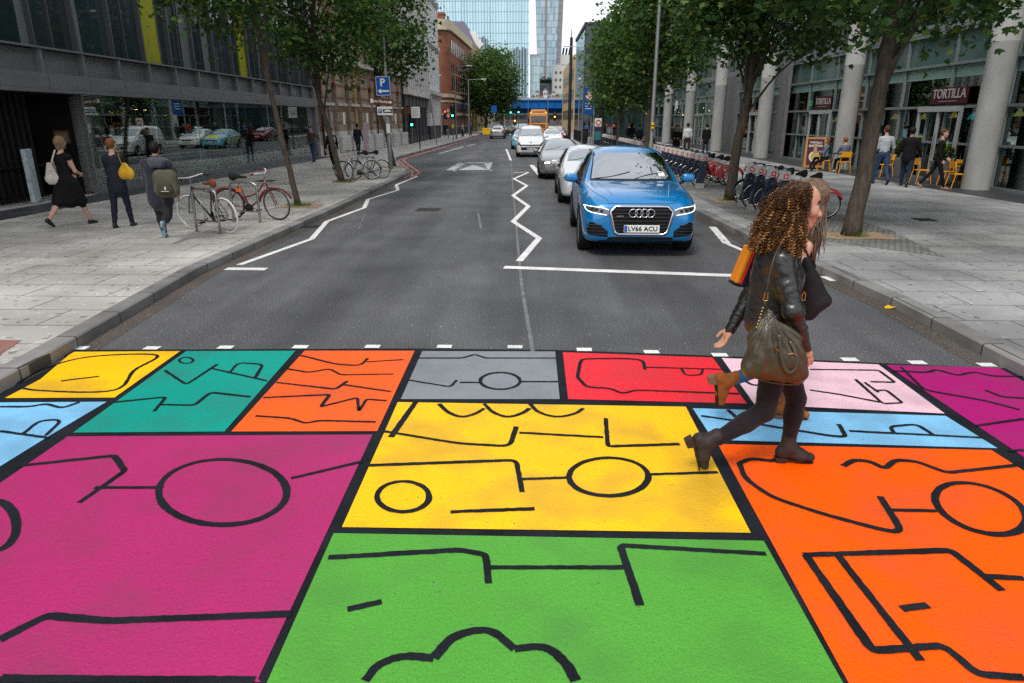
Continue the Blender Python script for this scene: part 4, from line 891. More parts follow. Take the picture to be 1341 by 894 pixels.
# ---- right side far buildings
db = thing('dark_glass_building', 'dark green glass building with open-looking floors beyond the right-hand trees', 'building', (8.9,88.5,.12))
one('glazing', mat('dark_green_glass', (.012,.028,.03), .06, spec=.9, var=.7, vscale=.35), db, lambda mb: mb.box(-2.45,10,0,18,0,12.6))
one('floor_edge', mat('graphite', (.045,.055,.065), .5), db, lambda mb: ([mb.box(-2.55,10,-.15,-.01,z,z+.4) for z in (3.4,6.6,9.8)], mb.box(-2.6,10,-.1,18,12.61,13.0), [mb.box(-2.55+i*1.8,-2.4+i*1.8,-.12,-.012,0,12.5) for i in range(7)]))
one('warm_ceiling', mat('rust_ceiling', (.16,.07,.035), .7), db, lambda mb: [mb.box(-2+i*3.4,-.2+i*3.4,-.09,-.013,z+.42,z+.75) for i in range(3) for z in (6.6,9.8)])
tb_ = thing('tan_building', 'narrow tan stone building seen behind the dark glass building', 'building', (7.2,112,.12)); one('wall', mat('tan_stone', (.50,.38,.22), .8, var=.2), tb_, lambda mb: mb.box(-.6,14,0,40,0,11.5)); 
for i in range(10):
    for z in (2,5,8): one('window', M_win, tb_, lambda mb: mb.box(-.66,-.55,1+i*3.6,2.4+i*3.6,z,z+1.6))
rs = thing('brick_terrace', 'low brown terrace far down the right side beyond the lamp posts', 'building', (8.5,155,.12)); one('wall', mat('brown_far', (.20,.15,.12), .8, var=.3), rs, lambda mb: mb.box(0,14,0,34,0,8)); one('roof', M_panel, rs, lambda mb: mb.box(-.3,14.3,-.3,34.3,8.01,8.5))
# ================================================================== trees
def leaf_mat(name, c, tr=.35):
    m = bpy.data.materials.new(name); m.use_nodes = True; nt = m.node_tree; N = nt.nodes; K = nt.links.new
    p = N['Principled BSDF']; p.inputs['Base Color'].default_value = (*c, 1); p.inputs['Roughness'].default_value = .5; p.inputs['Specular IOR Level'].default_value = .18
    o = N['Material Output']; t = N.new('ShaderNodeBsdfTranslucent'); t.inputs['Color'].default_value = (c[0]*1.5, c[1]*1.7, c[2]*.8, 1)
    mx = N.new('ShaderNodeMixShader'); mx.inputs[0].default_value = tr; K(p.outputs[0], mx.inputs[1]); K(t.outputs[0], mx.inputs[2]); K(mx.outputs[0], o.inputs['Surface'])
    return m
LEAFM = [leaf_mat('leaf_dark', (.028,.068,.020)), leaf_mat('leaf_mid', (.055,.115,.030)), leaf_mat('leaf_light', (.105,.180,.042)), leaf_mat('leaf_yellowing', (.16,.15,.03))]
LEAFF = [leaf_mat('leaf_far_dark', (.040,.085,.026)), leaf_mat('leaf_far_mid', (.065,.13,.034)), leaf_mat('leaf_far_light', (.11,.18,.05)), leaf_mat('leaf_far_olive', (.12,.15,.05))]
M_bark = mat('grey_brown_bark', (.075,.060,.046), .9, var=.35, vscale=9, bump=.9, bscale=22, stretch=(2.2,2.2,.45), speck=.2)
# lobed leaf outline (unit), stem at origin
LOBE = np.array([(0,0),(.30,.10),(.55,-.05+.35),(.36,.42),(.5,.80),(.18,.72),(0,1.12),(-.18,.72),(-.5,.80),(-.36,.42),(-.55,.30),(-.30,.10)])
LOBE_S = np.array([(0,0),(.42,.30),(.30,.75),(0,1.05),(-.30,.75),(-.42,.30)])
def leaves(name, centers, sizes, mats, parent, lobed=True, seed=1, pm=(.42,.36,.19,.03)):
    rg = np.random.default_rng(seed); n = len(centers); L_ = LOBE if lobed else LOBE_S; k = len(L_)
    d = rg.normal(size=(n,3)); d[:,2] = d[:,2]*.6-.35; d /= np.linalg.norm(d,axis=1)[:,None]      # leaf axis, drooping
    u = rg.normal(size=(n,3)); u[:,2] *= .35; u -= d*(u*d).sum(1)[:,None]; u /= np.linalg.norm(u,axis=1)[:,None]
    w = np.cross(d,u); s = sizes*rg.uniform(.65,1.2,n)
    V = centers[:,None,:] + s[:,None,None]*(u[:,None,:]*L_[None,:,0,None] + d[:,None,:]*L_[None,:,1,None] + w[:,None,:]*(np.abs(L_[None,:,0,None])*.35 - L_[None,:,1,None]**2*.15))
    V = V.reshape(-1,3); me = bpy.data.meshes.new(name)
    me.vertices.add(n*k); me.vertices.foreach_set('co', V.ravel()); me.loops.add(n*k); me.loops.foreach_set('vertex_index', np.arange(n*k,dtype=np.int32))
    me.polygons.add(n); me.polygons.foreach_set('loop_start', np.arange(0,n*k,k,dtype=np.int32)); me.polygons.foreach_set('loop_total', np.full(n,k,dtype=np.int32))
    for m in mats: me.materials.append(m)
    me.polygons.foreach_set('material_index', rg.choice(4, n, p=pm).astype(np.int32)); me.update(calc_edges=True)
    o = bpy.data.objects.new(name, me); COL.objects.link(o); o.parent = parent; return o
def tree(name, label, base, trunk_pts, r0, crown_c, crown_r, nclump, per, lsize, mats=LEAFM, group=None, seed=1, lobed=True, flatb=.55, limbs=16, clump=.42, pm=(.42,.36,.19,.03), rt=.5):
    rg = np.random.default_rng(seed); t = thing(name, label, 'tree', base, 0, group); b = Vector(base)
    tp = [Vector(p)-b for p in trunk_pts]; sp = smooth_path(tp, 5); n = len(sp)
    mb = MB(); rr = [r0*(1.22 if i == 0 else 1.06 if i == 1 else 1)*(1-rt*i/(n-1)) for i in range(n)]
    sp = [p+Vector((rg.normal()*r0*.06, rg.normal()*r0*.06, 0)) for p in sp]; mb.tube(sp, rr, 12)
    C = Vector(crown_c)-b; cr = Vector(crown_r)
    # clump centres through the crown volume, more near the outside, with lobes and gaps
    P = rg.normal(size=(nclump*3,3)); P /= np.linalg.norm(P,axis=1)[:,None]; rad = rg.uniform(.18,1,len(P))**.45; P *= rad[:,None]
    keep = []
    off = rg.uniform(0,50,3)
    for p in P:
        q = Vector(p)
        if noise.noise(q*2.1+Vector(off)) < -.10 and rg.random() < .85: continue
        if p[2] < -flatb - .35*noise.noise(q*1.7): continue
        ex = 1+.22*noise.noise(q.normalized()*1.9+Vector(off)*2)
        keep.append((p[0]*cr.x*ex+C.x, p[1]*cr.y*ex+C.y, p[2]*cr.z*ex+C.z))
        if len(keep) >= nclump: break
    K_ = np.array(keep)
    # limbs and twigs
    lb = MB()
    for i in range(limbs):
        a = sp[int(n*(.45+.5*i/limbs))-1]; e = Vector(K_[int(rg.integers(len(K_)))]); e = a+(e-a)*.85; mid = a.lerp(e,.5)+Vector((0,0,.12*(e-a).length))+Vector(rg.normal(size=3))*.12
        lb.tube(smooth_path([a,mid,e],4), [r0*.30*(1-.85*j/8) for j in range(9)], 6)
        for j in range(3):
            e2 = e+Vector(rg.normal(size=3))*.55; lb.tube([mid.lerp(e,.6), e2.lerp(e,.4), e2], [r0*.09,r0*.06,.006], 5)
    tr = mb.build('trunk', M_bark, t, smooth=True); li = lb.build('limbs', M_bark, t, smooth=True)
    cl = rg.uniform(.6,1.35,len(K_))*clump
    pts = np.repeat(K_, per, axis=0)+rg.normal(size=(len(K_)*per,3))*np.repeat(cl,per)[:,None]*np.array([1,1,.62])
    leaves('crown', pts, np.full(len(pts), lsize), mats, t, lobed, seed, pm); return t
Z = .12
tree('street_tree', 'slim leaning street tree nearest on the left, beside the parked bicycles', (-5.85,17.3,Z), [(-5.85,17.3,Z),(-6.0,17.3,1.2),(-6.22,17.3,2.6),(-6.35,17.3,3.8),(-6.5,17.3,5.0),(-6.6,17.3,6.3)], .075, (-7.1,17.2,5.75), (1.5,1.6,2.2), 130, 46, .115, seed=3, clump=.33, limbs=14, group='street trees on the left pavement', flatb=.75)
tree('street_tree', 'full street tree second on the left, beside the pair of locked bicycles', (-6.6,24.3,Z), [(-6.6,24.3,Z),(-6.85,24.3,1.5),(-7.15,24.3,2.9),(-7.2,24.3,4.2),(-7.1,24.3,6.0)], .11, (-6.85,24.3,6.1), (2.05,2.1,3.0), 180, 50, .135, seed=11, clump=.40, limbs=18, group='street trees on the left pavement', flatb=.86)
tree('street_tree', 'leaning street tree behind the blue parking sign pole on the left', (-6.35,32.6,Z), [(-6.35,32.6,Z),(-6.65,32.6,1.7),(-7.0,32.6,3.0),(-6.9,32.6,4.5),(-6.4,32.6,6.3)], .11, (-6.0,32.0,6.4), (1.5,1.7,3.1), 130, 42, .15, seed=5, clump=.42, limbs=14, group='street trees on the left pavement', flatb=.85)
tree('street_tree', 'nearest thick-trunked street tree on the right beyond the walking women', (6.06,13.02,Z), [(6.06,13.02,Z),(6.12,13.02,1.2),(6.15,13.0,2.4),(6.2,13.0,3.6),(6.25,13.0,5.2),(6.3,13,7)], .155, (6.0,13.2,6.1), (3.0,2.8,2.8), 260, 52, .135, seed=8, clump=.40, limbs=24, group='street trees on the right pavement', flatb=.86, rt=.35)
tree('street_tree', 'street tree on the right rising between the two groups of docked hire bicycles', (5.4,18.87,Z), [(5.4,18.87,Z),(5.45,18.9,1.4),(5.6,18.9,2.8),(5.62,18.9,4.2),(5.6,19,6.5)], .145, (6.0,19.0,6.2), (2.3,2.4,3.0), 270, 48, .14, seed=21, clump=.42, limbs=22, group='street trees on the right pavement', flatb=.86)
tree('street_tree', 'street tree on the right behind the silver lamp pole', (5.5,33.7,Z), [(5.5,33.7,Z),(5.5,33.7,2),(5.65,33.7,3.4),(5.7,33.7,7)], .15, (6.2,33.7,6.8), (2.15,2.6,3.9), 240, 44, .165, seed=31, clump=.5, limbs=18, group='street trees on the right pavement', flatb=.86)
tree('street_tree', 'street tree on the right beyond the silver lamp pole', (5.5,44.7,Z), [(5.5,44.7,Z),(5.5,44.7,2.4),(5.5,44.7,7)], .15, (6.2,44.7,6.3), (2.1,2.5,3.8), 260, 30, .22, LEAFF, seed=41, clump=.55, limbs=14, group='street trees on the right pavement', flatb=.84)
tree('street_tree', 'farthest street tree on the right, next to the blue hanging banner', (5.7,57,Z), [(5.7,57,Z),(5.7,57,2.4),(5.8,57,7)], .16, (6.5,57,5.6), (1.7,2.0,3.4), 170, 26, .24, LEAFF, seed=43, clump=.55, limbs=10, group='street trees on the right pavement', flatb=.84)
tree('plane_tree', 'big rounded bright green tree standing before the red brick block', (-7.0,112,Z), [(-7.0,112,Z),(-7.0,112,2),(-6.6,112,4),(-6.2,112,9)], .24, (-6.2,112,7.4), (4.2,4.0,5.4), 420, 30, .34, LEAFF, seed=51, clump=.75, limbs=16, lobed=False, flatb=.9)
# tree pits and tufts of grass
M_gravel = mat('tan_resin_gravel', (.33,.235,.15), .9, var=.3, vscale=5, speck=.5, sscale=160, bump=.8, bscale=120)
M_grass = mat('grass_blades', (.09,.17,.02), .7, var=.4, vscale=8)
def pit(x, y, w, d, lab, cnt=90, spread=.35, seed=1):
    tag(MB().poly([(x-w,y-d,.128),(x+w,y-d,.128),(x+w,y+d,.128),(x-w,y+d,.128)]).build('tree_pit_gravel', M_gravel), kind='structure')
    rg = np.random.default_rng(seed); g = MB()
    for i in range(cnt):
        a = rg.uniform(0,6.28); r = spread*(.35+.65*rg.random()); p = Vector((x+r*math.cos(a), y+r*math.sin(a)*.8, .125)); h = rg.uniform(.04,.12); q = Vector((rg.normal()*.04, rg.normal()*.04, h)); s = Vector((rg.normal(), rg.normal(), 0)).normalized()*.008
        g.poly([p-s, p+s, p+q])
    tag(g.build('grass', M_grass), 'tufts of grass growing round the foot of '+lab, 'grass', kind='stuff')
pit(-5.8,17.3,.5,.45,'the nearest left street tree', 160, .33, 1); pit(-6.5,24.3,.35,.4,'the second left street tree', 200, .42, 2); pit(-6.25,32.2,.7,.7,'the leaning tree by the parking sign', 60, .5, 3)
pit(6.1,12.95,.62,.42,'the nearest right street tree', 70, .28, 4); pit(5.35,18.7,.45,.45,'the tree between the hire bicycles', 60, .3, 5)
# fig-like bushes low on the left tree foot
# ================================================================== poles, lamps, signs, signals
M_galv = mat('galvanised_grey', (.24,.245,.25), .5, metal=.5, var=.12, vscale=3)
M_blackp = mat('black_painted_steel', (.016,.016,.018), .45, var=.1)
M_signblue = mat('sign_blue', (.012,.09,.34), .45); M_signwhite = mat('sign_white', (.72,.72,.70), .45); M_brown = mat('sign_brown', (.12,.045,.025), .5)
M_red = mat('sign_red', (.60,.02,.02), .45); M_yel = mat('safety_yellow', (.80,.50,.01), .5)
def lamp(label, x, y, h, r=.07, arm=1.3, side=1, head=True, m=None, group='street lamps'):
    t = thing('street_lamp', label, 'street lamp', (x,y,.12), 0, group); m = m or M_galv
    o = MB(); o.lathe([(r*1.25,0),(r*1.25,1.1),(r*.95,1.16),(r*.7,h)], 14); o.build('pole', m, t, smooth=True)
    if arm:
        o = MB(); o.cyl((0,0,h-.08),(side*arm,0,h),.03,8); o.build('arm', m, t)
        o = MB(); o.rbox(min(side*arm,side*(arm+.65)),max(side*arm,side*(arm+.65)),-.12,.12,h-.04,h+.06,.02); o.build('lamp_head', M_signwhite, t)
    elif head:
        o = MB(); o.lathe([(0,h-.02),(.14,h),(.16,h+.12),(.05,h+.2),(0,h+.2)], 12); o.build('lamp_head', M_signwhite, t)
    return t
lamp('tall silver lamp pole on the right kerb behind the blue car', 5.0,29.6,9.0, .085, 0, head=False)
o_ = thing('pole_sticker_box', 'small yellow box strapped on the tall silver lamp pole', 'box', (5.0,29.5,1.95)); o = MB(); o.rbox(-.06,.06,-.06,.0,-.12,.12,.01); o.build('box', M_yel, o_); o = MB(); o.box(-.065,.065,-.065,.1,-.02,.02); o.build('strap', M_blackp, o_)
lamp('slim silver lamp column right of the blue banner', 5.0,56.9,5.8, .085, 0, head=False)
lamp('far lamp with a long arm reaching left behind the black post', 5.1,71,8.7, .08, 1.4, -1)
lamp('lamp with arm reaching right in front of the red brick block', -8.15,78.2,7.5, .08, 1.2, 1)
lamp('lamp with arm reaching right beside the big rounded tree', -8.25,96,7.1, .08, 1.7, 1)
lamp('short lamp with small round head at the red brick corner', -11.6,93,7.3, .08, 0)
lamp('faint distant lamp in front of the bridge, left one', -.55,150,6.5, .08, 1.6, -1, group='distant lamps before the bridge'); lamp('faint distant lamp in front of the bridge, right one', 3.3,140,8.5, .08, 1.6, -1, group='distant lamps before the bridge')
lamp('distant thin lamp beside the far lamp on the right', 5.6,84,6.4,.07,0, group='distant lamps before the bridge')
pp = thing('black_post', 'thick tall plain black post beside the queue of cars', 'post', (4.2,78,.12)); o = MB(); o.lathe([(.19,0),(.19,1.4),(.17,1.45),(.16,10.2),(.05,10.3),(.03,11),(0,11)], 14); o.build('pole', M_blackp, pp, smooth=True)
# parking sign pole
ps = thing('sign_pole', 'silver lamp pole carrying the blue parking sign and two smaller signs', 'sign pole', (-6.14,30.8,.12))
o = MB(); o.lathe([(.10,0),(.10,1.4),(.075,1.45),(.05,6.4)], 14); o.build('pole', M_galv, ps, smooth=True)
o = MB(); o.cyl((0,0,6.3),(-1.1,0,6.35),.03,8); o.build('arm', M_galv, ps); o = MB(); o.rbox(-1.6,-1.05,-.1,.1,6.3,6.4,.02); o.build('lamp_head', M_signwhite, ps)
def signbox(parent, name, x, z, w, h, back, front_fn, y=-.11, mats=None, tilt=0):
    M = Matrix.Translation((x,y,z)) @ Matrix.Rotation(tilt,4,'Y')
    o = MB(); o.rbox(-w/2,w/2,-.012,.012,-h/2,h/2,.006, M=M); s = o.build(name, back, parent)
    o = MB(); front_fn(o, M @ frame_M((0,-.016,0),(1,0,0),(0,0,1))); o.build('lettering', mats or M_signwhite, s); return s
def fP(o, M):
    text_mesh(o, 'P', .42, M @ Matrix.Translation((-.02,.13,0)), depth=.002, bold=.012)
    o.add([(-.24,-.20,0),(-.10,-.10,0),(-.10,-.17,0),(.24,-.17,0),(.24,-.23,0),(-.10,-.23,0),(-.10,-.30,0)], [(0,6,5,4,3,2,1)], 0, M)
    for a in ((-.30,-.285,-.37,.37),(.285,.30,-.37,.37)): o.add([(a[0],a[2],0),(a[1],a[2],0),(a[1],a[3],0),(a[0],a[3],0)], [(0,1,2,3)], 0, M)
    for a in ((-.284,.284,-.375,-.36),(-.284,.284,.36,.375)): o.add([(a[0],a[2],0),(a[1],a[2],0),(a[1],a[3],0),(a[0],a[3],0)], [(0,1,2,3)], 0, M)
signbox(ps, 'parking_sign', -.12, 3.42, .62, .78, M_signblue, fP, tilt=-.02)
def fTM(o, M):
    text_mesh(o, 'Tate Modern', .15, M @ Matrix.Translation((-.03,0,0)), depth=.002, bold=.003)
    o.add([(.40,0,0),(.30,.07,0),(.30,.02,0),(.22,.02,0),(.22,-.02,0),(.30,-.02,0),(.30,-.07,0)][::-1], [tuple(range(7))], 0, M @ Matrix.Translation((.08,0,0)))
    for a in ((-.46,-.34),): o.add([(a[0],-.09,0),(a[1],-.09,0),(a[1],.09,0),(a[0],.09,0)], [(0,1,2,3)], 0, M)
signbox(ps, 'direction_sign', -.24, 2.80, 1.02, .28, M_brown, fTM, tilt=.08)
def fC(o, M):
    o.add([(-.29,-.09,0),(-.13,-.09,0),(-.13,.09,0),(-.29,.09,0)], [(0,1,2,3)], 0, M); text_mesh(o, 'P', .16, M @ Matrix.Translation((-.21,0,.004)), m=1, depth=.002, bold=.004)
    M2 = M @ Matrix.Translation((.12,0,0)); o.add([(-.2,-.08,0),(.2,-.08,0),(.2,.08,0),(-.2,.08,0)], [(0,1,2,3)], 2, M2)
    M3 = M @ Matrix.Translation((.12,0,.003)); o.add([(-.15,-.03,0),(.15,-.03,0),(.15,.01,0),(.08,.05,0),(-.08,.05,0),(-.15,.01,0)], [(0,1,2,3,4,5)], 1, M3)
signbox(ps, 'coach_park_sign', -.10, 2.42, .66, .34, M_signwhite, fC, mats=[M_signblue, M_signwhite, M_blackp])
o = MB(); o.box(-.08,.08,-.11,-.08,1.5,1.9); o.build('sticker', M_signwhite, ps)
tp_ = thing('totem_sign', 'pale pink-white narrow banner sign standing behind the man in the dark suit', 'sign', (-10.2,44,.12)); o = MB(); o.rbox(-.16,.16,-.03,.03,0,1.9,.01); o.build('panel', mat('pale_pink_panel', (.55,.42,.46), .6, var=.1), tp_); o = MB(); o.rbox(-.22,.22,-.15,.15,0,.05,.01); o.build('foot', M_galv, tp_)
# notice on black pole + signal on left pavement
sp_ = thing('notice_pole', 'white square notice on a thin black pole at the left kerb', 'sign', (-8.05,51.5,.12)); o = MB(); o.cyl((.0,0,0),(0,0,3.0),.045,8); o.build('pole', M_blackp, sp_)
signbox(sp_, 'notice', -.2, 2.55, .62, .75, M_signwhite, lambda o, M: [o.add([(-.22,z,0),(.22,z,0),(.22,z+.03,0),(-.22,z+.03,0)], [(0,1,2,3)], 0, M) for z in (-.25,-.15,-.05,.05,.15,.25)], mats=M_galv)
hs = thing('hanging_sign', 'small brown projecting sign beside the white notice', 'sign', (-9.3,54,2.8)); o = MB(); o.rbox(-.28,.28,-.04,.04,-.25,.25,.01); o.build('panel', M_brown, hs); o = MB(); o.cyl((-.28,0,.28),(-1.4,0,.28),.02,6); o.build('bracket', M_blackp, hs)
lp = thing('leaning_pole', 'thin grey leaning pole on the left kerb by the white building', 'post', (-8.0,60.5,.12)); o = MB(); o.cyl((0,0,0),(-.45,0,4.0),.05,8); o.build('pole', M_galv, lp); o = MB(); o.rbox(-.62,-.28,-.02,.02,2.6,3.3,.01); o.build('plate', M_galv, lp)
def signal(label, x, y, lit, h=3.3, rz=0, board=True, heads=1, group='traffic signals'):
    t = thing('traffic_signal', label, 'traffic light', (x,y,.12), rz, group); o = MB(); o.cyl((0,0,0),(0,0,h+.3),.057,10); o.build('pole', M_galv, t)
    for k in range(heads):
        hx = (k-(heads-1)/2)*.55
        o = MB(); o.rbox(hx-.17,hx+.17,-.18,.05,h-1.05,h,.03); 
        if board: o.box(hx-.25,hx+.25,.055,.075,h-1.15,h+.1)
        hd = o.build('head', M_blackp, t)
        for i, c in enumerate(('red','amber','green')):
            on = (lit == c); col = {'red':(1,.05,.03),'amber':(1,.45,.03),'green':(.05,.95,.5)}[c]
            o = MB(); M = Matrix.Translation((hx,-.185,h-.18-.34*i)) @ Matrix.Rotation(math.pi/2,4,'X'); o.lathe([(0,.02),(.07,.015),(.105,0)], 14, M=M)
            o.build('lens', mat('lens_%s_%s' % (c, on), tuple(v*.06+.005 for v in col) if not on else col, .3, emit=col if on else None, estr=5), hd)
            o = MB(); o.tube([(hx+.12*math.cos(a),-.24,h-.18-.34*i+.12*math.sin(a)) for a in np.linspace(0,math.pi,8)], .012, 4); o.build('visor', M_blackp, hd)
    return t
signal('green traffic light with yellow box in front of the red brick block', -8.05,74,'green',3.3)
yb2 = thing('signal_box', 'small yellow box on the green traffic light pole at the left kerb', 'box', (-8.05,73.85,1.5)); o = MB(); o.rbox(-.11,.11,-.06,.06,-.2,.2,.01); o.build('box', M_yel, yb2); o = MB(); o.ball((0,-.07,.02),.04,8); o.build('button', M_signwhite, yb2)
signal('red traffic light by the red brick corner', -11.2,94,'red',3.2)
for (x,y,l,h) in ((-9.2,80,'white square and red ring sign beside the green traffic light',3.0),):
    t = thing('route_sign', l, 'sign', (x,y,.12)); o = MB(); o.cyl((0,0,0),(0,0,h+.3),.04,8); o.build('pole', M_galv, t)
    for z in (h,h-.55):
        s = MB(); s.lathe([(0,.02),(.24,.02),(.25,0)], 20, M=Matrix.Translation((0,-.06,z)) @ Matrix.Rotation(math.pi/2,4,'X')); d = s.build('plate', M_red, t)
        s = MB(); s.lathe([(0,.005),(.17,.005)], 20, M=Matrix.Translation((0,-.082,z)) @ Matrix.Rotation(math.pi/2,4,'X')); s.build('centre', M_signwhite, d)
signal('green traffic light on a dark pole right of the big tree', -3.0,108,'green',3.9, group='signals at the far junction')
signal('green traffic light farther right at the junction', -1.9,112,'green',4.0, group='signals at the far junction')
signal('traffic light showing amber low beside the orange lorry', -2.3,104,'amber',2.4, group='signals at the far junction')
signal('traffic light with amber lamp right of the orange lorry', 4.0,120,'amber',3.0, group='signals at the far junction')
signal('dark traffic light head close to the black post', 5.55,66,'none',3.6)
signal('small black shop signal box with a green lamp on the grey shopfront', -10.3,62,'green',2.5, group=None)
# blue banner with ring
bn = thing('banner', 'tall blue banner with a red-ringed white disc on the far right kerb', 'banner', (5.0,61,.12))
o = MB(); o.cyl((-.62,0,0),(-.62,0,6),.05,8); o.build('pole', M_galv, bn)
o = MB(); o.rbox(-.55,.35,-.02,.02,2.45,4.6,.01); bp_ = o.build('cloth', M_signblue, bn)
o = MB(); MM = Matrix.Translation((-.08,-.026,3.95)) @ Matrix.Rotation(math.pi/2,4,'X'); o.lathe([(0,.002),(.36,.002)], 24, 0, MM); o.torus(.32,.035,24,6,1,MM); text_mesh(o, 'C', .40, frame_M((-.08,-.034,3.95),(1,0,0),(0,0,1)), 1, depth=.002, bold=.01)
for z in (3.3,3.1,2.9): o.box(-.40,.10,-.026,-.021,z,z+.07,0)
o.build('emblem', [M_signwhite, M_red], bp_)
tm = thing('dock_terminal', 'dark blue hire bicycle terminal topped by a small red and white sign', 'terminal', (5.15,55.3,.12)); o = MB(); o.rbox(-.22,.30,-.12,.12,0,1.5,.03); o.build('body', mat('navy_panel', (.012,.02,.055), .35), tm); o = MB(); o.rbox(-.2,.26,-.13,-.121,.55,1.2,.002); o.build('screen', mat('teal_map', (.03,.16,.18), .3), tm)
o = MB(); o.rbox(-.22,.3,-.04,.04,1.55,2.15,.02); s = o.build('sign_plate', M_signwhite, tm); o = MB(); o.torus(.17,.04,20,6,M=Matrix.Translation((.04,-.045,1.85)) @ Matrix.Rotation(math.pi/2,4,'X')); o.build('ring', M_red, s)
# street bins, boards, barriers far
yb3 = thing('yellow_grit_bin', 'yellow grit bin on the far left pavement under the big tree', 'bin', (-6.1,101,.12)); o = MB(); o.rbox(-.7,.7,-.3,.3,0,.75,.06); o.build('body', M_yel, yb3); o = MB(); o.rbox(-.74,.74,-.34,.34,.755,.9,.04); o.build('lid', M_yel, yb3)
bs = thing('blue_round_sign', 'blue direction sign by the trunk of the big rounded tree', 'sign', (-5.4,106,.12)); o = MB(); o.cyl((0,0,0),(0,0,3.9),.04,8); o.build('pole', M_galv, bs); o = MB(); o.rbox(-.4,.4,-.05,-.02,3.0,4.0,.02); o.build('plate', M_signblue, bs)
cb = thing('control_cabinet', 'black equipment cabinet by the railings right of the black post', 'cabinet', (5.0,66.5,.12)); o = MB(); o.rbox(-.3,.3,-.2,.2,0,1.25,.02); o.build('body', M_blackp, cb); o = MB(); o.box(-.26,.26,-.215,-.201,.1,1.1); o.build('door', M_blackp, cb)
gr = thing('railings', 'dark guard railings along the right kerb beyond the cycle docks', 'railing', (4.7,60,.12)); o = MB(); [o.box(-.025,.025,y,y+.03,0,1.0) for y in np.arange(0,18,.25)]; o.build('bars', M_blackp, gr); o = MB(); o.box(-.03,.03,0,18,1.0,1.05); o.box(-.03,.03,0,18,.1,.14); o.build('rails', M_blackp, gr)
# A-board
ab = thing('a_board', 'wooden framed A-board menu sign standing by the far restaurant column', 'sign', (12.55,31.6,.125), -.25)
for s_, nm in ((-1,'front_panel'),(1,'rear_panel')):
    M = Matrix.Translation((0,s_*.28,0)) @ Matrix.Rotation(s_*.20,4,'X')
    o = MB(); o.box(-.42,-.34,-.02,.02,0,1.35,0,M); o.box(.34,.42,-.02,.02,0,1.35,0,M); o.box(-.34,.34,-.02,.02,1.27,1.35,0,M); o.box(-.34,.34,-.02,.02,.06,.14,0,M); f = o.build(nm, mat('oak_frame', (.40,.22,.07), .6, var=.2), ab)
    o = MB(); o.box(-.338,.338,-.012,.012,.141,1.269,0,M); pz = o.build('poster', mat('maroon_poster', (.10,.02,.04), .5), f)
    if s_ < 0:
        o = MB(); F_ = M @ frame_M((0,-.016,0),(1,0,0),(0,0,1)); 
        text_mesh(o, 'TORTILLA', .11, F_ @ Matrix.Translation((0,1.12,0)), depth=.001, bold=.003); text_mesh(o, 'BURRITOS', .12, F_ @ Matrix.Translation((0,.98,0)), depth=.001, bold=.004)
        for k, (rr, mm) in enumerate(((.24,0),(.19,1),(.11,2))): o.lathe([(0,0),(rr,0)], 20, mm, F_ @ Matrix.Translation((0,.52,.001+.002*k)))
        o.build('print', [M_signwhite, mat('food_tan', (.5,.3,.1), .6, var=.5, vscale=18), mat('food_green', (.35,.4,.1), .6, var=.5, vscale=30)], pz)
# planters with box shrubs
def planter(label, x, y, h=.75, plant=True):
    t = thing('planter', label, 'planter', (x,y,.125)); o = MB(); o.add([(-.24,-.24,0),(.24,-.24,0),(.24,.24,0),(-.24,.24,0),(-.3,-.3,h),(.3,-.3,h),(.3,.3,h),(-.3,.3,h)], [(0,3,2,1),(4,5,6,7),(0,1,5,4),(1,2,6,5),(2,3,7,6),(3,0,4,7)]); o.build('pot', mat('dark_grey_planter', (.12,.12,.125), .5, var=.1), t, bevel=.01)
    rg = np.random.default_rng(int(y*10)); P = rg.normal(size=(1300,3)); P /= np.linalg.norm(P,axis=1)[:,None]; P *= (rg.uniform(.5,1,1300)[:,None])*np.array([.3,.3,.3]); P[:,2] += h+.26
    leaves('shrub', P, np.full(1300,.06), LEAFM, t, False, 3)
planter('grey planter with round shrub at the near restaurant door', 13.85,24.0); planter('low grey planter with shrub left of the far restaurant door', 13.9,33.9, .5); planter('tall dark grey planter left of the near restaurant door', 13.9,27.3,.8)
# chairs and tables
M_chair = mat('orange_yellow_chair_paint', (.80,.34,.012), .45, var=.05)
def chair(label, x, y, rz):
    t = thing('cafe_chair', label, 'chair', (x,y,.125), rz, 'yellow-orange cafe chairs outside the restaurant')
    o = MB(); o.rbox(-.21,.21,-.20,.20,.43,.455,.01); o.build('seat', M_chair, t)
    for sx in (-1,1):
        for sy in (-1,1):
            o = MB()
            if sy > 0: o.tube([(sx*.21,.27,0),(sx*.19,.19,.44),(sx*.18,.24,.83)], .014, 6)
            else: o.tube([(sx*.21,-.24,0),(sx*.18,-.18,.43)], .014, 6)
            o.build('leg', M_chair, t)
    o = MB(); o.add([(-.19,.225,.62),(.19,.225,.62),(.19,.25,.83),(-.19,.25,.83),(-.19,.245,.62),(.19,.245,.62),(.19,.27,.83),(-.19,.27,.83)], [(0,1,2,3),(7,6,5,4),(0,4,5,1),(3,2,6,7),(0,3,7,4),(1,5,6,2)]); o.build('backrest', M_chair, t); return t
ch = [(12.75,29.0,3.0,'orange-yellow chair seen from behind under the seated man in grey'),(12.35,29.9,1.1,'orange-yellow chair under the seated woman in the denim jacket'),(13.4,27.0,-1.5,'orange-yellow chair between the two walking men at the restaurant front'),
      (13.25,24.1,1.6,'orange-yellow chair left of the walking woman in black'),(13.7,23.3,-1.7,'orange-yellow chair right of the walking woman, facing the dark table'),(13.45,22.35,1.5,'orange-yellow chair partly behind the near concrete column')]
for x,y,rz,l in ch: chair(l,x,y,rz)
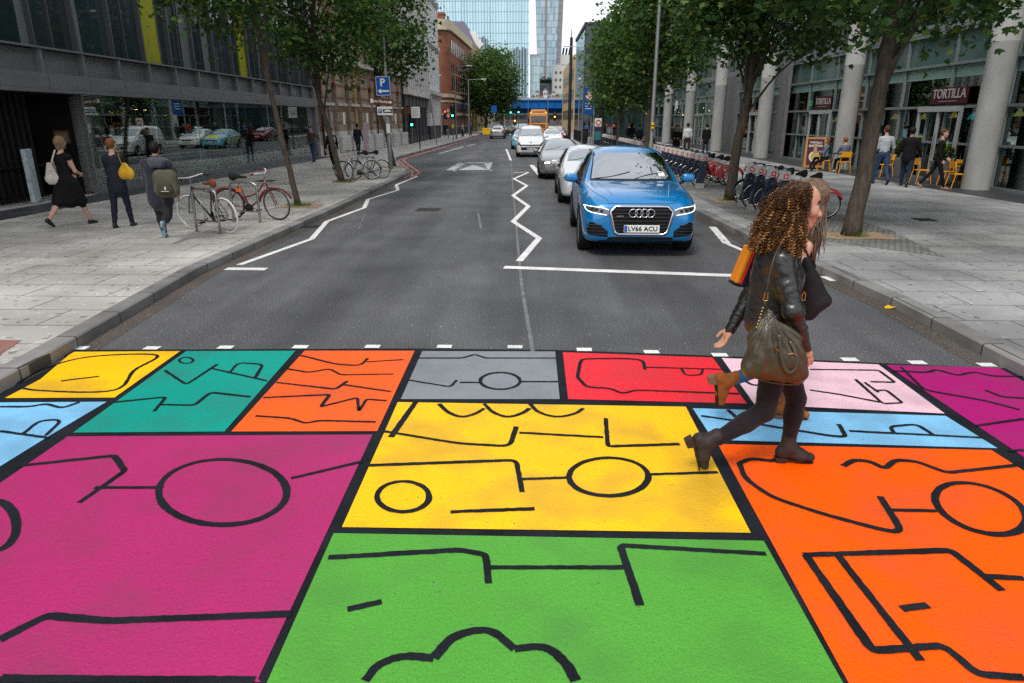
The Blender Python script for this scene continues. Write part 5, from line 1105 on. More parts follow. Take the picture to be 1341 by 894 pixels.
def table(label, x, y):
    t = thing('cafe_table', label, 'table', (x,y,.125)); o = MB(); o.rbox(-.33,.33,-.33,.33,.70,.73,.01); o.build('tabletop', M_blackp, t)
    for sx in (-1,1):
        for sy in (-1,1): o = MB(); o.cyl((sx*.3,sy*.3,0),(sx*.2,sy*.2,.70),.014,6); o.build('leg', M_blackp, t)
table('square dark cafe table left of the near concrete column', 13.75,22.7); table('small dark cafe table between the seated pair', 12.9,29.7)
# bicycle stands
def stand(label, p, q):
    t = thing('bicycle_stand', label, 'bike rack', (p[0],p[1],.12), math.atan2(q[1]-p[1],q[0]-p[0]), 'steel hoop bicycle stands'); d = math.hypot(q[0]-p[0],q[1]-p[1])
    o = MB(); pts = smooth_path([(0,0,0),(0,0,.68),(.03,0,.78),(.12,0,.82)],4)+smooth_path([(d-.12,0,.82),(d-.03,0,.78),(d,0,.68),(d,0,0)],4); o.tube(pts, .025, 10); o.build('hoop', mat('brushed_steel', (.38,.36,.33), .28, metal=.9), t, smooth=True)
    o = MB(); o.cyl((0,0,.22),(d,0,.22),.016,8); o.build('crossbar', MATS['brushed_steel'], t); o = MB(); o.lathe([(0,.004),(.05,.004),(.05,0)],12); o.lathe([(0,.004),(.05,.004),(.05,0)],12,M=Matrix.Translation((d,0,0))); o.build('foot_plate', MATS['brushed_steel'], t)
# ================================================================== vehicles
def paint(name, c, metal=.35, rough=.28): return mat('car_paint_'+name, c, rough, metal=metal, coat=1.0, spec=.5)
M_tyre = mat('tyre_rubber', (.014,.014,.015), .8); M_wscr = mat('windscreen_glass', (.40,.42,.44), .02, metal=1.0); M_rim = mat('alloy_rim', (.42,.43,.44), .3, metal=.9); M_cglass = mat('car_window_glass', (.008,.010,.011), .02, spec=1.0, coat=.6)
M_plast = mat('black_plastic', (.016,.016,.017), .5); M_chrome = mat('chrome', (.62,.63,.65), .18, metal=1.0); M_lamp = mat('headlamp_glass', (.12,.13,.14), .06, coat=1, spec=.9, metal=.5)
M_tail = mat('tail_lamp', (.35,.01,.01), .15, coat=1); M_plateW = mat('number_plate_white', (.74,.74,.72), .4); M_plateT = mat('plate_characters', (.01,.01,.01), .5); M_drl = mat('running_light', (.9,.95,1), .3, emit=(.85,.93,1), estr=.9)
M_beam = mat('lit_headlamp', (1,.9,.7), .3, emit=(1,.86,.6), estr=7)
def loft_body(name, stations, paint_m, parent, wheels, wr_=.36, arch=.40, levels=2):
    """stations: (x, half width, z bottom, z belt, half roof width, z roof)"""
    rings = []
    for (x, w, zb, zt, wr, zr) in stations:
        zm = zb+(zt-zb)*.55
        half = [(0,zb),(w*.78,zb),(w*.955,zb+.05),(w*1.0,zm),(w*.975,zt-.03),(w*.945,zt),((w*.93+wr)/2,(zt+zr)/2+.0),(wr,zr-.07*min(1,(zr-zt)/.3)),(wr*.62,zr-.008),(0,zr+.012)]
        rings.append((x, half))
    V, Fs = [], []; k = 10; n = 2*k-2
    for x, h in rings:
        for (y,z) in h: V.append((x,y,z))
        for (y,z) in h[-2:0:-1]: V.append((x,-y,z))
    for i in range(len(rings)-1):
        for j in range(n): j2 = (j+1)%n; Fs.append((i*n+j, (i+1)*n+j, (i+1)*n+j2, i*n+j2))
    def cap(i, flip):
        b = i*n
        for a in range(k-1):
            l0, l1 = b+a, b+a+1; r0, r1 = (b+(n-a)%n), b+(n-a-1)
            f = [l0, l1, r1, r0] if a > 0 else [l0, l1, r1]
            if a == k-2: f = [l0, l1, r0]
            Fs.append(tuple(f if flip else f[::-1]))
    cap(0, True); cap(len(rings)-1, False)
    me = bpy.data.meshes.new(name); me.from_pydata(V, [], Fs); me.update()
    bm = bmesh.new(); bm.from_mesh(me); bmesh.ops.recalc_face_normals(bm, faces=bm.faces)
    cl = bm.edges.layers.float.new('crease_edge')
    for e in bm.edges:
        a, b = e.verts[0].index, e.verts[1].index
        if a//n != b//n and (a%n) in (5, n-5): e[cl] = .55
        if a//n != b//n and (a%n) in (2, n-2): e[cl] = .4
    bm.to_mesh(me); bm.free()
    me.materials.append(paint_m); me.materials.append(M_plast)
    ob = bpy.data.objects.new(name, me); COL.objects.link(ob)
    s = ob.modifiers.new('s', 'SUBSURF'); s.levels = levels; s.render_levels = levels
    cut = MB()
    for (wx, wy) in wheels:
        for sg in (-1, 1): cut.tube([(wx, sg*(wy-.24), wr_), (wx, sg*(wy+.5), wr_)], arch, 28, 1)
    co = cut.build('cut', [paint_m, M_plast])
    b = ob.modifiers.new('b', 'BOOLEAN'); b.object = co; b.operation = 'DIFFERENCE'; b.solver = 'EXACT'
    dg = bpy.context.evaluated_depsgraph_get(); dg.update()
    m2 = bpy.data.meshes.new_from_object(ob.evaluated_get(dg)); m2.name = name
    s2 = bpy.data.objects.new('tmp', me.copy()); COL.objects.link(s2); q = s2.modifiers.new('s', 'SUBSURF'); q.levels = levels; dg.update()
    full = bpy.data.meshes.new_from_object(s2.evaluated_get(bpy.context.evaluated_depsgraph_get()))
    bvh = BVHTree.FromPolygons([v.co.copy() for v in full.vertices], [tuple(p.vertices) for p in full.polygons])
    for o in (s2, ob, co): bpy.data.objects.remove(o)
    bpy.data.meshes.remove(full)
    m2.polygons.foreach_set('use_smooth', [True]*len(m2.polygons)); m2.set_sharp_from_angle(angle=R(38))
    o = bpy.data.objects.new(name, m2); COL.objects.link(o); o.parent = parent
    return o, bvh
AX = {'front': (Vector((6,0,0)), Vector((-1,0,0)), lambda a,b: Vector((0,a,b))), 'rear': (Vector((-6,0,0)), Vector((1,0,0)), lambda a,b: Vector((0,a,b))),
      'left': (Vector((0,6,0)), Vector((0,-1,0)), lambda a,b: Vector((a,0,b))), 'right': (Vector((0,-6,0)), Vector((0,1,0)), lambda a,b: Vector((a,0,b))), 'top': (Vector((0,0,6)), Vector((0,0,-1)), lambda a,b: Vector((a,b,0)))}
def hit(bvh, side, a, b, off):
    o, d, f = AX[side]; q = bvh.ray_cast(o+f(a,b), d)
    if q[0] is None: return None
    return q[0]-d*off
def clip(poly, c, sgn, ax):
    out = []
    for i in range(len(poly)):
        p, q = poly[i], poly[(i+1)%len(poly)]; dp, dq = sgn*(p[ax]-c), sgn*(q[ax]-c)
        if dp >= 0: out.append(p)
        if dp*dq < 0: t = dp/(dp-dq); out.append((p[0]+(q[0]-p[0])*t, p[1]+(q[1]-p[1])*t))
    return out
def patch(mb, bvh, side, poly, off=.004, step=.06, m=0, rim=.0):
    x0, x1 = min(p[0] for p in poly), max(p[0] for p in poly); y0, y1 = min(p[1] for p in poly), max(p[1] for p in poly)
    nx, ny = max(1, int((x1-x0)/step)), max(1, int((y1-y0)/step))
    for i in range(nx):
        c = clip(poly, x0+(x1-x0)*i/nx, 1, 0); c = clip(c, x0+(x1-x0)*(i+1)/nx, -1, 0) if len(c) > 2 else c
        if len(c) < 3: continue
        for j in range(ny):
            d = clip(c, y0+(y1-y0)*j/ny, 1, 1); d = clip(d, y0+(y1-y0)*(j+1)/ny, -1, 1) if len(d) > 2 else d
            if len(d) < 3: continue
            P = [hit(bvh, side, a, b, off) for a, b in d]
            if any(p is None for p in P): continue
            f = tuple(range(len(P))) if side in ('front','right','top') else tuple(range(len(P)-1,-1,-1))
            mb.add(P, [f], m)
def mirror(poly): return [(-a, b) for a, b in poly][::-1]
def trail(bvh, side, pts, off=.004, k=6, closed=False):
    P = smooth_path([(p[0],p[1],0) for p in pts], k, closed) if k > 1 else [Vector((p[0],p[1],0)) for p in pts]
    return [h for h in (hit(bvh, side, p.x, p.y, off) for p in P) if h is not None]
def merge(o):
    bm = bmesh.new(); bm.from_mesh(o.data); bmesh.ops.remove_doubles(bm, verts=bm.verts, dist=.0008); bm.to_mesh(o.data); bm.free()
    o.data.polygons.foreach_set('use_smooth', [True]*len(o.data.polygons)); return o
WH = {}
def wheel_meshes(r, w, spokes, rim_m):
    key = (r, w, spokes, rim_m.name)
    if key in WH: return WH[key]
    Mx = Matrix.Rotation(math.pi/2, 4, 'X')
    t = MB(); rr = r*.70; t.lathe([(rr,-w*.42),(r*.93,-w*.5),(r*.985,-w*.40),(r,-w*.25),(r,w*.25),(r*.985,w*.40),(r*.93,w*.5),(rr,w*.42)], 36, M=Mx); ty = t.build('tyre', M_tyre, smooth=True)
    q = MB(); q.lathe([(rr,-w*.44),(rr*1.01,-w*.36),(rr*.94,-w*.30),(rr*.90,0),(rr*.90,w*.3),(rr*.98,w*.42),(rr,w*.44)], 36, M=Mx)
    q.lathe([(0,-w*.02),(rr*.9,-w*.02)], 24, 1, M=Mx); q.lathe([(0,-w*.40),(rr*.2,-w*.38),(rr*.24,-w*.2)], 16, M=Mx)
    for i in range(spokes):
        a = 2*math.pi*i/spokes
        for da in (-.07,.07):
            M = Mx @ Matrix.Rotation(a+da*2, 4, 'Z'); q.add([(rr*.15,-.02,-w*.38),(rr*.94,-.035,-w*.34),(rr*.94,.012,-w*.34),(rr*.15,.02,-w*.38),(rr*.15,-.02,-w*.2),(rr*.94,-.035,-w*.2),(rr*.94,.012,-w*.2),(rr*.15,.02,-w*.2)], [(0,1,2,3),(7,6,5,4),(0,4,5,1),(2,6,7,3)], 0, M)
    ri = q.build('rim', [rim_m, M_plast]); WH[key] = (ty.data, ri.data); bpy.data.objects.remove(ty); bpy.data.objects.remove(ri); return WH[key]
def add_wheels(t, wheels, r, w=.22, spokes=5, rim_m=None, steer=0):
    ty, ri = wheel_meshes(r, w, spokes, rim_m or M_rim)
    for (wx, wy) in wheels:
        for sg in (-1, 1):
            e = bpy.data.objects.new('wheel', None); COL.objects.link(e); e.parent = t; e.location = (wx, sg*(wy-w*.5+.0), r); e.rotation_euler = (0, 0, (math.pi if sg > 0 else 0)+(steer if wx > 0 else 0)); e.empty_display_size = .1
            for nm, me in (('tyre', ty), ('rim', ri)): o = bpy.data.objects.new(nm, me); COL.objects.link(o); o.parent = e
def plate(t, x, z, txt, m=M_plateW, w=.52, dy=0, rear=False):
    s = -1 if rear else 1
    o = MB(); o.rbox(x-.012 if s > 0 else x-.003, x+.003 if s > 0 else x+.012, dy-w/2, dy+w/2, z-.056, z+.056, .003); p = o.build('number_plate', m, t)
    o = MB(); text_mesh(o, txt, .098, frame_M((x+s*.006,dy+(.015 if s>0 else 0),z-.002),(0,s,0),(0,0,1)), depth=.0012, spacing=1.04, bold=.0025); o.build('characters', M_plateT, p)
    o = MB(); o.box(x+s*.0035-.001, x+s*.0035+.001, dy-s*(w/2-.005), dy-s*(w/2-.05), z-.05, z+.05); o.build('blue_band', mat('plate_blue', (.01,.08,.42), .4), p); return p
def vehicle(name, label, cat, loc, rz, st, pm, W, wheels, r, arch, windscreen, sides, rearwin=None, lights=None, tails=None, mirrors=(.72,1.05), plate_f=None, plate_r=None, doors=(), handles=(), spokes=5, wscale=.21, lit=False, steer=0, rails=False, belowz=None, rim=None, group=None):
    t = thing(name, label, cat, loc, rz, group)
    body, bvh = loft_body('body', st, pm, t, wheels, r, arch); add_wheels(t, wheels, r, wscale, spokes, rim, steer)
    o = MB(); patch(o, bvh, 'front', windscreen, .009, .045); ws = merge(o.build('windscreen', M_wscr, t))
    o = MB(); 
    for s in (-1, 1):
        zb = windscreen[0][1]; o.tube(trail(bvh, 'front', [(s*.05,zb-.0),(s*.3,zb+.06),(s*.6,zb+.10)] if s > 0 else [(-.62,zb+.0),(-.35,zb+.03),(-.02,zb+.10)], .012, 3), .008, 5)
    o.build('wipers', M_plast, ws)
    for side in ('left','right'):
        for poly in sides: o = MB(); patch(o, bvh, side, poly, .004, .07); w = merge(o.build('side_window', M_cglass, t))
        o = MB()
        for d in doors:
            P = trail(bvh, side, d, .001, 4)
            if len(P) > 2: o.tube(P, .005, 4)
        if doors: o.build('door_seam', M_plast, t)
        for hx, hz in handles:
            a, b = hit(bvh, side, hx-.09, hz, .02), hit(bvh, side, hx+.09, hz, .02)
            if a and b: o = MB(); o.tube([a-AX[side][1]*-.02, a, b, b-AX[side][1]*-.02], .014, 6); o.build('door_handle', pm, t)
        if belowz:
            o = MB(); patch(o, bvh, side, [(wheels[1][0]+arch,.18),(wheels[0][0]-arch,.18),(wheels[0][0]-arch,belowz),(wheels[1][0]+arch,belowz)], .006, .1); o.build('sill_trim', M_plast, t)
        if rails:
            P = trail(bvh, 'top', [(x, (1 if side=='left' else -1)*y) for x, y in rails], .035, 4); o = MB(); o.tube(P, .014, 6); o.build('roof_rail', M_alu, t)
    if rearwin: o = MB(); patch(o, bvh, 'rear', rearwin, .004, .07); merge(o.build('rear_window', M_cglass, t))
    if lights:
        for poly in (lights, mirror(lights)):
            o = MB(); patch(o, bvh, 'front', poly, .005, .035); h = merge(o.build('headlight', M_lamp, t))
            cx = sum(p[0] for p in poly)/len(poly); cz = sum(p[1] for p in poly)/len(poly); o = MB()
            for dx in (-.05,.06):
                c = hit(bvh, 'front', cx+dx, cz, .004)
                if c: o.ball(c, .032, 10, sc=(.35,1,1), m=0)
            o.build('bulb', M_beam if lit else M_chrome, h)
    if tails:
        for poly in (tails, mirror(tails)): o = MB(); patch(o, bvh, 'rear', poly, .006, .05); merge(o.build('tail_light', M_tail, t))
    if mirrors:
        mx_, mz = mirrors
        for s in (-1, 1):
            a = hit(bvh, 'left' if s > 0 else 'right', mx_, mz-.06, -.02) or Vector((mx_, s*W*.45, mz-.05))
            o = MB(); o.tube(smooth_path([a, a+Vector((-.01,s*.07,.03)), a+Vector((-.02,s*.13,.07))],3), [.03,.03,.03,.03,.03,.03,.03], 8)
            bx = MB(); bm = bmesh.new(); bmesh.ops.create_cube(bm, size=1); bmesh.ops.bevel(bm, geom=bm.edges[:], offset=.28, segments=3, affect='EDGES', profile=.5)
            c = a+Vector((0,s*.17,.10)); vs_ = [Vector((v.co.x*.13, v.co.y*.21, v.co.z*.14))+c for v in bm.verts]; bm.verts.index_update(); bx.add(vs_, [[v.index for v in f.verts] for f in bm.faces]); bm.free()
            m_ = bx.build('wing_mirror', pm, t, smooth=True); o.build('mirror_arm', M_plast, m_); o = MB(); o.rbox(c.x-.072,c.x-.064,c.y-.08,c.y+.08,c.z-.05,c.z+.05,.003); o.build('mirror_glass', M_chrome, m_)
    if plate_f: 
        h = hit(bvh, 'front', 0, plate_f[0], 0); plate(t, h.x+.02, plate_f[0], plate_f[1])
    if plate_r:
        h = hit(bvh, 'rear', 0, plate_r[0], 0); plate(t, h.x-.02, plate_r[0], plate_r[1], mat('number_plate_yellow', (.75,.55,.05), .4), rear=True)
    return t, body, bvh

# ---------------------------------------------------------------- blue SUV, nearest in the queue
ST_SUV = [(2.10,.62,.34,.56,.50,.66),(2.08,.74,.27,.66,.60,.80),(1.99,.84,.22,.74,.66,.91),(1.80,.895,.20,.83,.70,.985),(1.45,.915,.20,.90,.74,1.035),(1.05,.915,.20,.94,.77,1.055),(.83,.915,.20,.965,.77,1.08),
 (.70,.915,.20,.975,.735,1.135),(.35,.915,.20,.985,.67,1.39),(.02,.915,.20,.99,.615,1.555),(-.25,.915,.20,1.0,.60,1.60),(-.9,.915,.20,1.01,.59,1.605),(-1.45,.905,.20,1.03,.57,1.555),(-1.85,.885,.22,1.04,.55,1.46),(-2.08,.85,.25,1.02,.60,1.20),(-2.17,.80,.28,.93,.62,1.0),(-2.21,.66,.36,.75,.55,.82)]
M_bluecar = mat('car_paint_blue', (.001,.185,.47), .25, metal=.2, coat=1.0)
wl = [(1.28,.915),(-1.32,.915)]
suv_p = (G(765,318).lerp(G(893,322),.5)); 
SUVLOC = (1.84, 13.5, 0); SUVRZ = -math.pi/2 + R(-.6)
suv, sb_, bv = vehicle('blue_suv', 'shiny bright blue SUV at the front of the queue before the crossing', 'car', SUVLOC, SUVRZ, ST_SUV, M_bluecar, 1.83, wl, .355, .405,
  [(-.675,1.105),(.675,1.105),(.575,1.50),(-.575,1.50)],
  [[(-.86,1.045),(.44,1.02),(.02,1.36),(-.18,1.475),(-.80,1.50)],[(-1.60,1.07),(-.92,1.045),(-.86,1.50),(-1.30,1.455),(-1.52,1.33)]], rearwin=[(-.6,1.1),(.6,1.1),(.5,1.4),(-.5,1.4)],
  lights=None, tails=[(.5,.75),(.8,.78),(.8,.95),(.5,.95)], mirrors=(.50,1.06), plate_f=None, plate_r=(.8,'LV66 ACU'),
  doors=[[(.80,.35),(.84,.9),(.62,1.0)],[(-.33,.32),(-.33,1.0)],[(-1.05,.98),(-.98,.62),(-.88,.32)],[(.84,.30),(-.86,.30)]], handles=[(-.12,.90),(-1.0,.92)], spokes=5, wscale=.235, belowz=.27, rails=[(.0,.60),(-.8,.59),(-1.5,.56)], steer=R(0))
def sp(a, b, off=.004, side='front'): return hit(bv, side, a, b, off)
# grille
GR = [(-.40,.795),(.40,.795),(.475,.715),(.40,.41),(.34,.375),(-.34,.375),(-.40,.41),(-.475,.715)]
o = MB(); patch(o, bv, 'front', GR, .006, .05); gr1 = merge(o.build('grille', M_black, suv))
o = MB()
pts = []
for i in range(len(GR)):
    a, b = GR[i], GR[(i+1)%len(GR)]
    for j in range(6): pts.append((a[0]+(b[0]-a[0])*j/6, a[1]+(b[1]-a[1])*j/6))
P = [sp(a,b,.012) for a,b in pts]; o.tube([p for p in P if p], .019, 8, closed=True, flat=1.3); o.build('grille_surround', M_chrome, gr1, smooth=True)
o = MB()
for z in (.745,.69,.635,.58): 
    w = .44-(.74-z)*.08 if z < .74 else .44
    P = [sp(y,z,.014) for y in np.linspace(-w,w,14)]; o.tube([p for p in P if p], .009, 6)
for z in (.53,.48,.43):
    for a,b in ((-.41+.02*(.53-z)*10,-.28),(.28,.41-.02*(.53-z)*10)):
        P = [sp(y,z,.012) for y in np.linspace(a,b,4)]; o.tube([p for p in P if p], .007, 6)
o.build('grille_slat', mat('dark_grille_slat', (.045,.045,.05), .35, metal=.4), gr1)
# four-ring emblem
o = MB()
for i in range(4):
    y = -.132+.088*i; c = sp(y,.70,.035); o.torus(.060,.0085,28,8,M=Matrix.Translation((c.x if i else c.x,y,.70)) @ Matrix.Rotation(math.pi/2,4,'Y'))
o.build('ring_emblem', M_chrome, gr1, smooth=True)
o = MB(); c = sp(-.33,.655,.02); text_mesh(o, 'quattro', .035, frame_M((c.x,-.33,.655),(0,1,0),(0,0,1)), depth=.002, bold=.001); o.build('script_badge', M_chrome, gr1)
xp = max(sp(0,.46,.03).x, sp(.25,.46,.03).x, sp(0,.51,.03).x); plate(suv, xp, .465, 'LV66 ACU', w=.54, dy=.01)
# headlights with running light outline
HL = [(-.865,.80),(-.83,.735),(-.78,.70),(-.52,.655),(-.475,.70),(-.50,.755),(-.62,.79)]
for sgn in (1,-1):
    poly = [(sgn*a,b) for a,b in HL]
    o = MB(); patch(o, bv, 'front', poly if sgn > 0 else poly[::-1], .006, .03); h = merge(o.build('headlight', M_lamp, suv))
    o = MB(); P = trail(bv,'front',[(sgn*-.86,.79),(sgn*-.80,.715),(sgn*-.53,.668)], .012, 5); o.tube(P, .0065, 6); P = trail(bv,'front',[(sgn*-.86,.79),(sgn*-.62,.778),(sgn*-.50,.745)], .012, 5); o.tube(P, .0055, 6); o.build('running_light', M_drl, h)
    o = MB()
    for y, z in ((-.60,.722),(-.67,.735),(-.74,.75)):
        c = sp(sgn*y,z,.003)
        if c: o.ball(c, .028, 10, sc=(.3,1.1,.9))
    o.build('lens', M_plast, h)
# lower intakes, fog panels, lip
for sgn in (1,-1):
    poly = [(sgn*a,b) for a,b in [(-.84,.53),(-.80,.36),(-.50,.33),(-.50,.42),(-.60,.50),(-.74,.56)]]
    o = MB(); patch(o, bv, 'front', poly if sgn > 0 else poly[::-1], .005, .05); iv = merge(o.build('side_intake', M_black, suv)); o = MB()
    for z in (.37,.42,.47,.515):
        P = [sp(sgn*y,z,.010) for y in np.linspace(-.82+(.53-z)*.2,-.52-(z-.37)*.5,6)]; o.tube([p for p in P if p], .008, 5)
    o.build('intake_slat', MATS['dark_grille_slat'], iv)
o = MB(); patch(o, bv, 'front', [(-.52,.285),(.52,.285),(.48,.335),(-.48,.335)], .006, .06); merge(o.build('lower_intake', M_plast, suv))
o = MB(); patch(o, bv, 'front', [(-.66,.245),(.66,.245),(.64,.275),(-.64,.275)], .008, .06); merge(o.build('lip', M_plast, suv))
# bonnet shut line and creases, cowl
o = MB()
for sgn in (1,-1): o.tube(trail(bv,'top',[(2.0,sgn*.50),(1.75,sgn*.66),(1.3,sgn*.76),(.85,sgn*.79)], .0005, 5), .004, 4)
o.tube([p for p in (sp(y,.835,.001) for y in np.linspace(-.52,.52,14)) if p], .004, 4); o.build('bonnet_seam', M_plast, suv)
for sgn in (1,-1): o = MB(); o.tube(trail(bv,'top',[(1.92,sgn*.42),(1.5,sgn*.50),(.95,sgn*.58)], -.008, 6), .014, 8); o.build('bonnet_crease', M_bluecar, suv, smooth=True)
o = MB(); patch(o, bv, 'front', [(-.71,1.075),(.71,1.075),(.68,1.102),(-.68,1.102)], .005, .07); merge(o.build('cowl', M_plast, suv))
o = MB(); patch(o, bv, 'front', [(.46,1.14),(.57,1.14),(.56,1.21),(.45,1.21)], .014, .05); o.build('paper_permit', M_signwhite, suv)
o = MB(); 
for s in (1,-1):
    P = trail(bv,'front',[(s*.69,1.10),(s*.63,1.34),(s*.585,1.51)], .006, 4); o.tube(P, .010, 5)
o.build('windscreen_trim', M_plast, suv)

suv.scale = (1.07, 1.07, 1.07)
# ---------------------------------------------------------------- other cars
ST_HATCH = [(2.05,.60,.30,.52,.48,.60),(2.02,.72,.24,.60,.58,.74),(1.9,.81,.20,.70,.64,.84),(1.6,.86,.18,.80,.68,.93),(1.2,.88,.18,.86,.70,1.0),(.95,.885,.18,.89,.71,1.05),(.80,.885,.18,.90,.70,1.09),(.3,.885,.18,.92,.62,1.36),(-.05,.885,.18,.93,.57,1.46),(-.7,.885,.18,.94,.56,1.50),(-1.3,.875,.18,.97,.54,1.46),(-1.7,.85,.2,1.0,.52,1.36),(-2.0,.80,.25,.97,.60,1.10),(-2.08,.72,.3,.85,.6,.95),(-2.12,.6,.38,.7,.5,.78)]
SIDE_H = [[(-.80,.98),(.52,.96),(.10,1.25),(-.18,1.37),(-.76,1.41)],[(-1.55,1.02),(-.86,.98),(-.82,1.41),(-1.30,1.36),(-1.48,1.22)]]
HK = dict(windscreen=[(-.62,1.10),(.62,1.10),(.52,1.40),(-.52,1.40)], sides=SIDE_H, rearwin=[(-.56,1.04),(.56,1.04),(.46,1.32),(-.46,1.32)], lights=[(-.80,.76),(-.76,.66),(-.50,.60),(-.46,.66),(-.56,.74)], tails=[(.52,.72),(.78,.74),(.76,.98),(.56,.98)], doors=[[(.78,.32),(.82,.85),(.64,.94)],[(-.30,.30),(-.30,.95)],[(-1.08,.92),(-.98,.58),(-.88,.30)]], handles=[(-.12,.84),(-.98,.86)], mirrors=(.58,1.0), rims=None)
HK.pop('rims')
wh = [(1.25,.885),(-1.28,.885)]
def front_kit(t, bvh, zt, zb, wt, low=True, slats=3):
    o = MB(); patch(o, bvh, 'front', [(-wt,zt),(-wt*.92,zb),(wt*.92,zb),(wt,zt)][::-1], .006, .05); g = merge(o.build('grille', M_black, t)); o = MB()
    for z in np.linspace(zb+.02, zt-.02, slats): o.tube([p for p in (hit(bvh,'front',y,z,.010) for y in np.linspace(-wt*.9,wt*.9,10)) if p], .006, 5)
    o.build('grille_slat', M_chrome, g)
    if low: o = MB(); patch(o, bvh, 'front', [(-.55,.36),(-.5,.27),(.5,.27),(.55,.36)][::-1], .006, .06); merge(o.build('lower_intake', M_plast, t))
M_silver = paint('silver', (.50,.51,.53), .5, .3); M_greycar = paint('grey', (.23,.235,.245), .6, .3); M_whitecar = paint('white', (.72,.72,.72), 0, .3)
c1, b1, v1 = vehicle('silver_hatchback', 'silver white hatchback directly behind the blue SUV', 'car', (1.66,20.6,0), -math.pi/2, ST_HATCH, paint('pale_silver', (.62,.63,.64), .3, .3), 1.77, wh, .32, .365, plate_f=(.50,'KY14 ZRF'), plate_r=(.8,'KY14 ZRF'), **HK); front_kit(c1, v1, .68, .58, .42)
ST_SEDAN = [(2.35,.55,.30,.50,.45,.58),(2.32,.72,.24,.58,.58,.70),(2.2,.83,.19,.68,.64,.79),(1.9,.89,.17,.77,.70,.87),(1.4,.91,.17,.83,.72,.95),(1.0,.915,.17,.87,.73,1.01),(.82,.915,.17,.88,.72,1.05),(.25,.915,.17,.90,.62,1.33),(-.15,.915,.17,.91,.58,1.43),(-.8,.915,.17,.92,.57,1.45),(-1.5,.905,.17,.94,.56,1.41),(-2.1,.88,.19,.96,.54,1.30),(-2.4,.82,.25,.94,.6,1.05),(-2.46,.72,.32,.8,.58,.9)]
c2, b2, v2 = vehicle('grey_estate_car', 'dark silver estate car with one warm headlight lit, third in the queue', 'car', (1.22,29.0,0), -math.pi/2, ST_SEDAN, M_greycar, 1.83, [(1.45,.915),(-1.42,.915)], .33, .375,
   [(-.62,1.06),(.62,1.06),(.53,1.37),(-.53,1.37)], [[(-.85,.97),(.50,.93),(.08,1.22),(-.20,1.33),(-.80,1.36)],[(-1.75,1.0),(-.92,.97),(-.88,1.36),(-1.5,1.32),(-1.7,1.2)]], rearwin=[(-.6,1.0),(.6,1.0),(.5,1.25),(-.5,1.25)], lights=[(-.80,.70),(-.72,.60),(-.46,.55),(-.42,.62),(-.56,.68)], tails=[(.5,.75),(.8,.78),(.8,.92),(.5,.92)], mirrors=(.62,.97), plate_f=(.42,'OE09 WKJ'), doors=[[(.85,.3),(.86,.8),(.66,.9)],[(-.3,.28),(-.3,.92)],[(-1.2,.9),(-1.05,.55),(-.95,.28)]], handles=[(-.12,.82),(-1.0,.84)], lit=True)
for s in (-1,1):
    o = MB(); patch(o, v2, 'front', [(s*.05,.50),(s*.30,.50),(s*.28,.64),(s*.06,.64)] if s > 0 else [(-.30,.50),(-.05,.50),(-.06,.64),(-.28,.64)], .006, .05); g = merge(o.build('kidney_grille', M_black, c2))
    o = MB(); P = [hit(v2,'front',s*a,b,.012) for a,b in ((.04,.50),(.31,.50),(.29,.65),(.05,.65))]; o.tube(P, .008, 5, closed=True); o.build('surround', M_chrome, g)
    o = MB(); c = hit(v2,'front',s*.62,.38,.01); o.ball(c, .055, 12, sc=(.3,1,1)); o.build('fog_light', M_lamp, c2)
o = MB(); patch(o, v2, 'front', [(-.5,.25),(.5,.25),(.55,.34),(-.55,.34)], .006, .06); merge(o.build('lower_intake', M_plast, c2))
ST_VAN = [(2.18,.60,.34,.58,.50,.66),(2.15,.76,.26,.68,.62,.82),(2.02,.85,.22,.78,.68,.95),(1.75,.89,.20,.88,.70,1.06),(1.4,.90,.20,.97,.70,1.16),(1.15,.905,.20,1.0,.72,1.24),(.7,.905,.20,1.03,.70,1.52),(.3,.905,.20,1.04,.68,1.74),(0,.905,.20,1.05,.68,1.82),(-1.0,.905,.20,1.06,.69,1.84),(-1.8,.90,.20,1.06,.69,1.82),(-2.12,.88,.24,1.05,.68,1.76),(-2.18,.84,.3,1.0,.66,1.6)]
def van(label, loc, rz, pm, cat='van', name='white_van', txt='LR62 HNV', group=None):
    t, b, v = vehicle(name, label, cat, loc, rz, ST_VAN, pm, 1.81, [(1.35,.905),(-1.35,.905)], .32, .37, [(-.70,1.22),(.70,1.22),(.63,1.64),(-.63,1.64)], [[(-.25,1.12),(.85,1.10),(.45,1.46),(.2,1.60),(-.22,1.62)]], rearwin=[(-.6,1.1),(.6,1.1),(.55,1.6),(-.55,1.6)],
       lights=[(-.83,.92),(-.80,.74),(-.56,.64),(-.52,.72),(-.64,.86)], tails=[(.68,.7),(.82,.72),(.82,1.3),(.7,1.3)], mirrors=(.90,1.16), plate_f=(.50,txt), doors=[[(.92,.35),(.98,1.0)],[(-.32,.3),(-.32,1.7)],[(-.32,1.08),(-1.3,1.08)],[(-1.3,.62),(-1.3,1.7)]], handles=[(-.15,.98),(-.5,.98)], belowz=.30)
    front_kit(t, v, .60, .42, .62, True, 4); o = MB(); P = [p for p in (hit(v,'front',y,.71+.05*abs(y)**1.5,.014) for y in np.linspace(-.78,.78,16)) if p]; o.tube(P, .028, 8); o.build('bumper_bar', M_plast, t)
    c = hit(v,'front',0,.86,.01); o = MB(); o.ball(c, .07, 12, sc=(.25,.8,1)); o.build('badge', M_chrome, t)
    return t, v
van('white van with black bumper bar, fourth in the queue of traffic', (.02,45.0,0), -math.pi/2, paint('van_white', (.68,.69,.70), .1, .35))
M_lblue = paint('light_blue', (.14,.42,.60), .1); 
